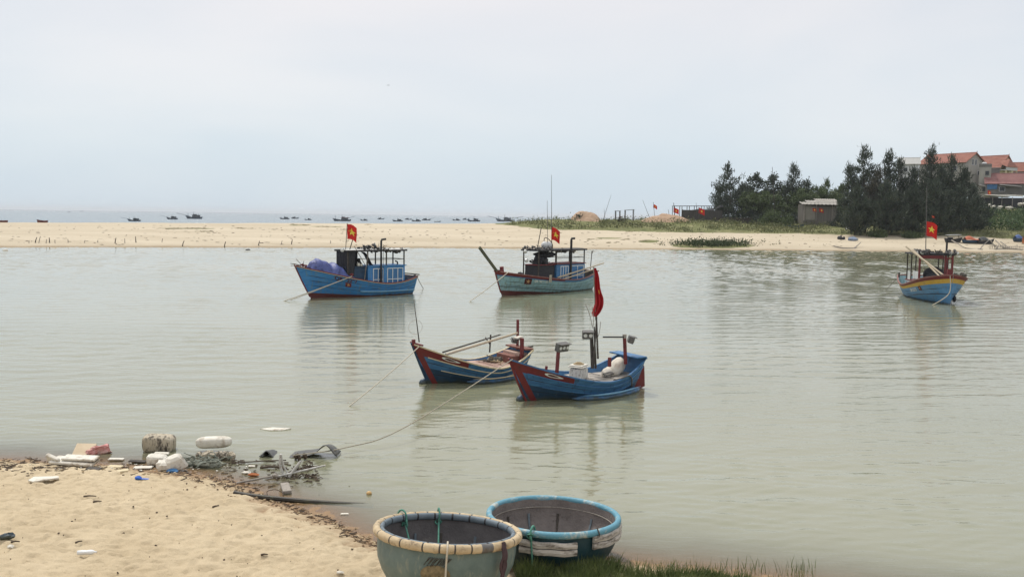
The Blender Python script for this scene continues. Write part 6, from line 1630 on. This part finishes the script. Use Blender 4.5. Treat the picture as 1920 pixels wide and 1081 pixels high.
part(shed, 'post', grey_w, lambda m: m.box((3.0, -.2, hs / 2), (.14, .16, hs)))
part(shed, 'lintel', dark_w, lambda m: m.box((.6, -.17, hs * .93), (5.6, .1, .45)))
for k, (x, y, z, w, ang) in enumerate(((-.3, .0, .18, 9.0, .30), (.9, 1.3, .62, 7.6, .30), (2.6, 2.6, 1.05, 5.4, .3))):
    def rf(m):
        m.grid(lambda a, b: Vector((x - w / 2 + w * a, y - .9 + 1.9 * b, hs + z - .2 + 1.9 * b * ang + .05 * math.sin(a * 60))), 60, 2)
        m.grid(lambda a, b: Vector((x - w / 2 + w * (1 - a), y - .9 + 1.9 * b, hs + z - .26 + 1.9 * b * ang + .05 * math.sin((1 - a) * 60))), 60, 2)
    part(shed, 'roof_sheet', mat('weathered_fibre_sheet', (.24, .225, .20), (.36, .34, .31), .7, .85, stain=(.15, .14, .13), stain_scale=1) if k == 0 else MATS['weathered_fibre_sheet'], rf)
part(shed, 'side_lean_to', dark_w, lambda m: m.box((5.4, 1.4, hs * .3), (2.6, 2.6, hs * .62)))
def wallflag(px, py, D, label, w=1.0, h=.8, sd=1):
    p = P(px, py, D); root = empty('wall_flag', p, 0, label, 'flag', 'red flags hung on the shore')
    mb = MB(); f = lambda a, b, off=0: Vector((-w / 2 + w * a + .1 * b, .08 * math.sin(a * 6 + sd) + off, h / 2 - h * b - .25 * h * a * a)); mb.grid(f, 8, 6); c = mb.build('cloth', flag_r, root, smooth=True)
    mb = MB(); pts = [f(.5 + .3 * (1 if i % 2 == 0 else .42) * math.cos(math.pi / 2 + i * math.pi / 5) * h / w, .5 - .3 * (1 if i % 2 == 0 else .42) * math.sin(math.pi / 2 + i * math.pi / 5), -.03) for i in range(10)]
    mb.add([f(.5, .5, -.03)] + pts, [(0, (i + 1) % 10 + 1, i + 1) for i in range(10)]); mb.build('star', star_y, c)
    return root
wallflag(1527, 393, 216.6, 'red flag hanging left on the front of the grey shed', .9, .75, 1)
wallflag(1540, 394, 216.6, 'brighter red flag hanging right on the front of the grey shed', 1.0, .95, 2)
wallflag(1855, 361, 243, 'red flag hung beside the blue panel of the low house', .9, 1.1, 3)
wallflag(1749, 406, 186, 'small red flag half hidden in the big grove', .5, .4, 4)
def poleflag(px, ytop, D, label, yfl, w=.9, thick=.05):
    b = at(px, D, -.3); t = P(px, ytop, D)
    root = empty('flag_on_pole', b, 0, label, 'flag', 'flags on poles along the dune')
    part(root, 'pole', dark_w, lambda m: m.tube([(0, 0, 0), (t - b)], thick, 6))
    fl_ = P(px, yfl, D) - b
    flag(root, fl_, w, w * .85, flag_r, star_y, Vector((1, 0, 0)), .5, .06, int(px), star_r=.24)
poleflag(1225, 379, 224, 'red flag on a tall thin pole standing alone on the dune', 383, 1.0)
poleflag(1263, 380, 224, 'red flag on a pole at the left corner of the timber frame', 389, 1.4, .07)
poleflag(1310, 388, 222, 'red flag on a post in front of the fenced platform', 389, 1.6, .07)
def plainpole(px0, y0, px1, y1, D, r, label, cat='pole', name='thin_pole', dx=0.0):
    a = at(px0, D, -.2); b = P(px1, y1, D + dx); mb = MB(); mb.tube([a, b], r, 6, r2=r * .5); return tag(mb.build(name, dark_w), label, cat, 'thin poles on the dune')
plainpole(1127, 407, 1146, 365, 222, .06, 'long thin pole leaning right on the dune beside the mound')
plainpole(1132, 408, 1132.5, 391, 222, .06, 'short upright post crossed by the long leaning pole')
plainpole(1218, 407, 1205, 375, 222, .06, 'thin pole leaning left just before the lone flagpole')
plainpole(1253, 408, 1253, 393, 224, .08, 'short stump-like pole left of the timber frame')
plainpole(1449, 395, 1448, 313, 219, .10, 'tall thin aerial pole rising among the left grove')
plainpole(1305, 410, 1305, 380, 226, .07, 'thin bare pole at the middle of the timber frame')
# sand mound
def mound(px0, px1, ytop, D, label, seed, dark=False, depth=4):
    a, b = at(px0, D), at(px1, D); c = (a + b) / 2; w = (b - a).length / 2; h = P((px0 + px1) / 2, ytop, D).z - c.z + .3
    rs = np.random.RandomState(seed)
    def f(u, v):
        x = (u * 2 - 1); y = (v * 2 - 1); r = min(1, math.hypot(abs(x) ** 1.2, y))
        z = h * (1 - r ** 2.2) * (0.75 + .5 * float(vnoise(x * w, y * depth, .8, seed))) + .25 * float(vnoise(x * w, y * depth, 2.5, seed + 3)) * (1 - r)
        return Vector((x * w, y * depth, z - .3))
    mb = MB(); mb.grid(f, 40, 16); o = mb.build('sand_mound', mat('mound_sand', (.30, .20, .13), (.42, .30, .21), .8, .95, stain=(.2, .13, .09), stain_scale=.7, bump=.15, bump_scale=1.5) if 'mound_sand' not in MATS else MATS['mound_sand'], smooth=True)
    o.location = c; return tag(o, label, 'sand mound', 'sand mounds on the dune')
mound(1064, 1126, 398.5, 222, 'large brown sand mound on the dune crest behind the pale blue boat', 3)
mound(1196, 1296, 404, 223, 'long low brown sand mound near the flagpole', 5)
# frames
def frame3(px0, px1, yt, D, label, nposts=2, name='timber_frame', depth=1.5, yr=None):
    a = at(px0, D, -.2); root = empty(name, a, 0, label, 'frame', 'bare frames on the dune')
    top = [P(px0 + (px1 - px0) * i / (nposts - 1), yt + ((yr or yt) - yt) * i / (nposts - 1), D) for i in range(nposts)]
    for y in (0, depth):
        for t in top:
            g0 = at(px0 + 0, D); part(root, 'post', dark_w, lambda m: m.box((t.x - a.x, y, (t.z - a.z) / 2 - .3), (.14, .14, t.z - a.z + .6)))
        part(root, 'beam', dark_w, lambda m: m.box(((top[0].x + top[-1].x) / 2 - a.x, y, (top[0].z + top[-1].z) / 2 - a.z), ((top[-1].x - top[0].x) + .3, .16, .12), (0, -math.atan2(top[-1].z - top[0].z, top[-1].x - top[0].x), 0)))
    return root
frame3(1155, 1163, 395.5, 222, 'small square bare frame over a dark machine on the dune')
frame3(1173, 1188.5, 394, 222, 'wider bare post-and-beam frame right of the small one', yr=393)
frame3(1265, 1348, 386, 226, 'long open timber frame above the fenced platform at the grove edge', 7, depth=3)
mch = empty('small_tractor', at(1161, 219), .2, 'dark small tractor parked under the small square frame', 'tractor')
part(mch, 'body', dark_w, lambda m: (m.box((0, 0, .75), (1.0, .7, .5), bev=.08), m.box((-.3, 0, 1.15), (.4, .6, .4), bev=.06)))
for x, r in ((-.35, .5), (.45, .36)): part(mch, 'wheel', black_m, lambda m: m.lathe([(.05, -.5), (r, -.5), (r, .5), (.05, .5)], 14, (x, 0, r), Euler((math.pi / 2, 0, 0)).to_matrix()))
part(mch, 'seat', red_br, lambda m: m.box((-.1, 0, 1.45), (.4, .4, .2)))
plat = empty('fenced_platform', at(1310, 224), 0, 'dark boarded platform fence below the long timber frame', 'fence')
zz = P(1310, 403, 224).z - at(1310, 224).z
part(plat, 'boards', mat('dark_fence_boards', (.04, .038, .038), (.08, .075, .07), 1.2, .9, stretch=(4, 1, .5)), lambda m: m.box((.3, 0, zz), (10.0, .2, 2.4)))
part(plat, 'sagging_net', net_d, lambda m: m.grid(lambda a, b: Vector((-1.5 + 7 * a, 1 - 1 * b, zz + 1.3 + 1.2 * a * a + .2 * math.sin(a * 9) - b * .5)), 16, 3))
for x in (-4.5, -2, .5, 3, 5): part(plat, 'post', dark_w, lambda m: m.box((x, -.14, zz), (.14, .14, 2.7)))
mb = MB(); mb.box((0, 0, 1.2), (14, .3, .18)); mb.box((0, .4, .6), (14, .2, 1.2))
o = mb.build('low_wall', dark_w); o.location = at(1390, 219); tag(o, 'low dark plank wall under the left grove', 'wall')
# boats and covers lying ashore
def small_hull(name, label, px, D, Lb, col, rz, cover_m_=None, cat='boat', gear=None, lift=.0):
    p = at(px, D, .1 + lift); root = empty(name, p, rz, label, cat, 'boats lying ashore at right')
    H = Hull(Lb, Lb * .16, .5, .95, .7, .4, .2, draft=.2); H.build(root, [col, dark_w], lambda t, v, z: 0, lambda t: .35, dark_w, nt_=14, inner_mi=1)
    if cover_m_:
        part(root, 'cover', cover_m_, lambda m: m.grid(lambda a, b: Vector((-Lb * .42 + Lb * .8 * a, (b - .5) * Lb * .36, .6 + .75 * (1 - (2 * b - 1) ** 2) * (.6 + .4 * math.sin(a * 5)))), 12, 8), smooth=True)
    return root
small_hull('beached_boat', 'blue boat drawn up on land at the left side of the grey shed', 1484, 209, 4.2, MATS['dark_blue_paint_and_shade'], .1, None)
bb = small_hull('beached_boat', 'dark beached boat under a flat pale canopy beside the flag of the banded boat', 1782, 178, 3.0, net_d, .05, None)
part(bb, 'canopy', wht, lambda m: m.box((0, 0, 1.35), (2.6, 1.2, .08), (0, -.04, 0)))
for x in (-1.1, 1.1): part(bb, 'post', dark_w, lambda m: m.box((x, 0, .9), (.08, .08, .9)))
small_hull('beached_boat', 'beached boat covered with an orange-red tarpaulin', 1816, 177, 3.3, MATS['dark_blue_paint_and_shade'], .1, mat('orange_red_tarp', (.42, .11, .06), (.50, .17, .10), 1.5, .7))
small_hull('beached_boat', 'black-covered beached boat right of the orange-covered one', 1842, 177, 3.0, net_d, .1, mat('grey_black_tarp', (.05, .055, .055), (.10, .10, .10), 1.5, .7))
small_hull('beached_boat', 'beached boat with a blue cover near the right frame edge', 1906, 182, 2.6, MATS['dark_blue_paint_and_shade'], .2, mat('blue_tarp', (.06, .11, .28), (.10, .16, .34), 1.5, .7))
mb = MB(); mb.blob((0, 0, .3), (.95, .6, .45), 12, 8, .25, seed=4); o = mb.build('tarpaulin_heap', mat('grey_blue_tarp', (.16, .21, .30), (.24, .29, .38), 1.5, .7)); o.location = at(1594, 180); tag(o, 'grey-blue tarpaulin heap at the sand edge before the big grove', 'tarpaulin')
mb = MB(); mb.blob((0, 0, .3), (.5, .4, .4), 10, 7, .3, seed=6); mb.blob((.7, 0, .25), (.3, .3, .3), 10, 7, .3, seed=7); o = mb.build('rubbish_heap', net_d); o.location = at(1571, 182); tag(o, 'small dark rubbish heap left of the grey-blue tarpaulin', 'heap')
tn = empty('lean_to', at(1585, 196), .1, 'small grey sheet lean-to against the left foot of the big grove', 'shelter')
part(tn, 'sheet', MATS['roof_sheet'], lambda m: m.box((0, 0, 1.3), (.9, 1.6, .07), (0, -1.1, .1)))
part(tn, 'post', dark_w, lambda m: m.box((.35, -.5, .9), (.1, .1, 1.8)))
orr = empty('orange_box', at(1917, 179), .1, 'small orange-red box stall at the right frame edge by the fence', 'stall')
part(orr, 'body', rust, lambda m: m.box((0, 0, .8), (.9, .7, 1.2))); part(orr, 'roof', dark_w, lambda m: m.box((0, 0, 1.5), (1.3, 1.0, .1), (0, .1, 0)))
fn = empty('stake_fence', at(1852, 172), 0, 'low fence of grey stakes and stones along the sand at the right edge', 'fence')
a0 = at(1852, 172)
for k in range(26):
    q = at(1852 + k * 3.6, 172 + .1 * k) - a0; part(fn, 'stake', grey_w, lambda m: m.tube([q + Vector((0, 0, -.2)), q + Vector((U(-.08, .08), 0, U(.5, 1.0)))], .06, 5))
q1, q2 = at(1852, 172) - a0, at(1942, 174.6) - a0
part(fn, 'rail', grey_w, lambda m: m.tube([q1 + Vector((0, -.08, .55)), q2 + Vector((0, -.08, .5))], .05, 5))
# driftwood on the far shore
def drift(label, segs, D=None):
    mb = MB()
    for s in segs:
        pts = [onbar(a, b) + Vector((0, 0, h)) for a, b, h in s]; mb.tube(spline(pts, 3), .13, 5, r2=.06)
    return tag(mb.build('driftwood', MATS['grey_driftwood']), label, 'driftwood', 'driftwood on the far shore')
drift('long curved driftwood trunk lying left of the tangled branches', [[(1784, 459, .9), (1798, 463, .5), (1812, 467, .2), (1838, 467, .1)]])
drift('driftwood branch propped up at a slant toward the right', [[(1838, 468, .1), (1841, 467, .5), (1854, 466, 1.7)], [(1838, 468, .1), (1833, 468, .1)]])
drift('tangle of bleached driftwood branches near the right frame edge', [[(1856, 466, 1.6), (1866, 467, .4)], [(1868, 468, .1), (1872, 466, .8)], [(1866, 460, 1.0), (1884, 468, .1)], [(1866, 468, .1), (1895, 468, .1)], [(1876, 461, .8), (1893, 467, .2)], [(1880, 467, .3), (1918, 469, .1)]])
drift('low dark driftwood lying along the water right of centre', [[(1563, 464, .3), (1580, 466, .15), (1606, 466, .1)], [(1602, 466, .1), (1614, 463, .9)]])
# stakes along the left shore of the sandbar
for k, (px, py, h, m_, lab) in enumerate(((54, 456, .7, grey_w, 0), (65, 456, 1.5, dark_w, 'thick dark stake, largest at the far left of the sandbar shore'), (72, 456, 1.7, grey_w, 0), (86, 456, 1.0, grey_w, 0), (93, 456, 1.4, dark_w, 0), (103, 456, .9, grey_w, 0), (128, 455, .9, grey_w, 0), (158, 456, .8, grey_w, 0), (183, 455, .7, grey_w, 0), (215, 456, 1.4, dark_w, 0), (234, 456, 1.2, grey_w, 0), (255, 455, 1.6, dark_w, 0), (303, 454, 1.0, grey_w, 0), (341, 462, 1.5, dark_w, 0), (420, 463, 1.4, dark_w, 0), (484, 461, 1.3, dark_w, 0), (527, 458, 1.0, grey_w, 0), (546, 458, 1.3, dark_w, 0), (620, 457, .9, grey_w, 0), (909, 461, 1.0, grey_w, 0))):
    p = onbar(px, py); mb = MB(); ln = rnd.uniform(-.12, .25) * h; mb.tube([(0, 0, -.3), (ln * .5, 0, h * .33), (ln, 0, h * .62)], .09 if m_ is dark_w else .06, 5, r2=.05)
    o = mb.build('stake', m_); o.location = p
    tag(o, lab or 'thin weathered wooden stake standing in the sand along the sandbar waterline', 'stake', 'wooden stakes along the sandbar shore')
for px, py, lab, m_ in ((10, 470, 'pale round float on the lagoon at the far left', foam_w), (465, 469.5, 'small black float on the lagoon near the sandbar', black_m), (1143, 463, 'clear plastic bottle-like float at the sandbar waterline', foam_w)):
    mb = MB(); mb.blob((0, 0, .04), (.38, .3, .2), 10, 7, .05); o = mb.build('float', m_); o.location = G(px, py); tag(o, lab, 'float')
# ------------------------------------------------------------------ boats out at sea and at the far waterline
sea_dk = mat('sea_boat_dark_blue', (.018, .035, .065), (.035, .055, .09), .6, .6); sea_gr = mat('sea_boat_grey', (.035, .045, .055), (.07, .08, .09), .6, .6); sea_rd = mat('sea_boat_red', (.25, .05, .04), None, 1, .7)
def trawler(Lb, booms, cab=True, red=False):
    r = empty('sea_boat')
    H = Hull(Lb * .82, Lb * .13, Lb * .07, Lb * .16, Lb * .10, Lb * .11, Lb * .04, draft=.3)
    H.build(r, [sea_dk, sea_gr], lambda t, v, z: 0, lambda t: Lb * .06, sea_gr, nt_=14, inner_mi=1)
    if cab:
        part(r, 'cabin', sea_gr, lambda m: (m.box((-Lb * .12, 0, Lb * .12), (Lb * .34, Lb * .17, Lb * .12)), m.box((-Lb * .05, 0, Lb * .2), (Lb * .14, Lb * .13, Lb * .05))))
        part(r, 'roof', sea_rd if red else sea_gr, lambda m: m.box((-Lb * .12, 0, Lb * .185), (Lb * .42, Lb * .2, Lb * .012)))
        for x in (.0, -.3): part(r, 'post', sea_dk, lambda m: m.box((x * Lb + Lb * .03, 0, Lb * .2), (.12, .12, Lb * .1)))
    part(r, 'mast', sea_dk, lambda m: m.tube([(Lb * .02, 0, Lb * .08), (Lb * .02, 0, Lb * .36)], .10, 5))
    part(r, 'mast', sea_dk, lambda m: m.tube([(Lb * .36, 0, Lb * .1), (Lb * .36, 0, Lb * .27)], .10, 5))
    for b in booms: part(r, 'boom', sea_dk, lambda m: m.tube([(Lb * .25 * b, 0, Lb * .12), (Lb * b * .95, Lb * .1, Lb * .27)], .11, 5))
    return r
SB = [  # px centre, waterline y, width px, bow side (-1 left), kind, label
 (252, 414.6, 27, -1, 'boom', 'black fishing boat with a long boom, leftmost of the boats just past the sand'),
 (323, 411, 26, -1, 'boom', 'low dark fishing boat at sea with a boom, left neighbour of the big trawler'),
 (364, 410, 38, -1, 'boom', 'big dark trawler with tall masts, the largest boat at sea on the left'),
 (534, 410.8, 20, -1, 'plain', 'small low boat at sea, left one of the touching pair above the bright blue boat'),
 (553, 409.8, 16, 1, 'plain', 'small boat at sea with a mast, right one of the touching pair'),
 (578, 412.4, 14, -1, 'plain', 'tiny dark boat at sea alone, between the pair and the red-roofed boat'),
 (642, 414.4, 36, -1, 'red', 'fishing boat at sea with a red roof, straight above the red flag'),
 (683, 413.6, 15, -1, 'boom', 'tiny boat at sea just right of the red-roofed boat'),
 (714, 411, 14, 1, 'plain', 'faint tiny boat farther out at sea, first gap right of the red-roofed boat'),
 (746, 415, 21, -1, 'plain', 'dark boat at sea with low cabin, left end of the middle cluster'),
 (765, 411.8, 14, 1, 'plain', 'faint tiny boat peeping behind the middle cluster'),
 (781, 415, 19, -1, 'boom', 'dark boat at sea in the heart of the middle cluster'),
 (799, 413, 18, 1, 'boom', 'boat at sea with boom slanting right, right end of the middle cluster'),
 (820, 416, 14, 1, 'bare', 'low bare hull at sea just right of the middle cluster'),
 (856, 413.4, 16, -1, 'boom', 'small boat at sea with a left boom, before the right-hand pair'),
 (873, 412, 14, 1, 'plain', 'tiny boat at sea half hidden behind its larger right neighbour'),
 (889, 415, 26, -1, 'plain', 'dark wheelhouse boat at sea above the bow spar of the pale blue boat'),
 (947, 415, 36, -1, 'two', 'long dark trawler with booms on both sides, rightmost boat at sea'),
]
protos = {'boom': trawler(12, (1,)), 'plain': trawler(12, ()), 'red': trawler(12, (-.7,), red=True), 'bare': trawler(12, (), False), 'two': trawler(12, (1, -1))}
first = set()
for px, py, w, sd, kd, lab in SB:
    wp = G(px, py); sc_ = (w / 1700 * wp.y) / 12
    o = protos[kd] if kd not in first else copy_tree(protos[kd]); first.add(kd)
    o.location = wp; o.scale = (sc_, sc_, sc_); o.rotation_euler = (0, 0, (math.pi if sd < 0 else 0) + U(-.35, .35))
    tag(o, lab, 'boat', 'fishing boats out at sea')
for px, py, w, lab in ((129, 398, 6, 'tiny dark speck of a boat near the horizon, left one'), (153, 396.4, 6, 'tiny faint speck of a boat near the horizon, right one')):
    wp = G(px, py); o = copy_tree(protos['bare']); s_ = w / 1700 * wp.y / 12; o.location = wp; o.scale = (s_, s_, s_ * 1.4); o.rotation_euler = (0, 0, .1); tag(o, lab, 'boat', 'fishing boats out at sea')
for px, w, lab in ((4, 26, 'brown upturned hull end on the sand crest at the left edge'), (82, 19, 'low brown boat lying behind the sand crest at far left')):
    u = (px - CX) / (F_PX * .997); D = 208; p = Vector((u * D, D, 1.8)); p.z = P(px, 415.2 if px < 50 else 415.5, D).z - .5
    r = empty('beached_boat', p, math.pi, lab, 'boat', 'boats behind the sand crest')
    H = Hull(w / 1700 * D * .9, .7, .75, 1.0, .8, .2, .1, draft=.3); H.build(r, [MATS['red_brown_boot_paint'], dark_w], lambda t, v, z: 0, lambda t: .4, dark_w, nt_=12, inner_mi=1)
# birds
for px, py, D, lab in ((728, 160, 160, 'small dark bird high in the sky left of the masts'), (686, 318, 220, 'tiny dark bird low in the sky above the bright blue boat')):
    mb = MB(); mb.blob((0, 0, 0), (.04, .16, .04), 8, 6, 0, rot=(0, 0, .4))
    for s in (1, -1): mb.add([(0, .06, 0), (0, -.06, 0), (s * .16, -.02, .06), (s * .28, .04, .02), (s * .16, .1, .06), (0, .06, -.01), (0, -.06, -.01), (s * .16, -.02, .05), (s * .28, .04, .01), (s * .16, .1, .05)], [(0, 1, 2, 3, 4), (9, 8, 7, 6, 5), (1, 6, 7, 2), (2, 7, 8, 3), (3, 8, 9, 4)])
    o = mb.build('bird', black_m); o.location = P(px, py, D); tag(o, lab, 'bird')

# ------------------------------------------------------------------ haze
hz = MB(); hz.box((0, 4550, 10), (11800, 9500, 30.4))
hm = bpy.data.materials.new('haze'); hm.use_nodes = True
n = hm.node_tree.nodes; n.remove(n['Principled BSDF'])
pv = n.new('ShaderNodeVolumePrincipled'); pv.inputs['Color'].default_value = (.93, .96, 1, 1); pv.inputs['Density'].default_value = HAZE; pv.inputs['Anisotropy'].default_value = 0.0
hm.node_tree.links.new(pv.outputs[0], n['Material Output'].inputs['Volume'])
tag(hz.build('haze', hm), kind='stuff')
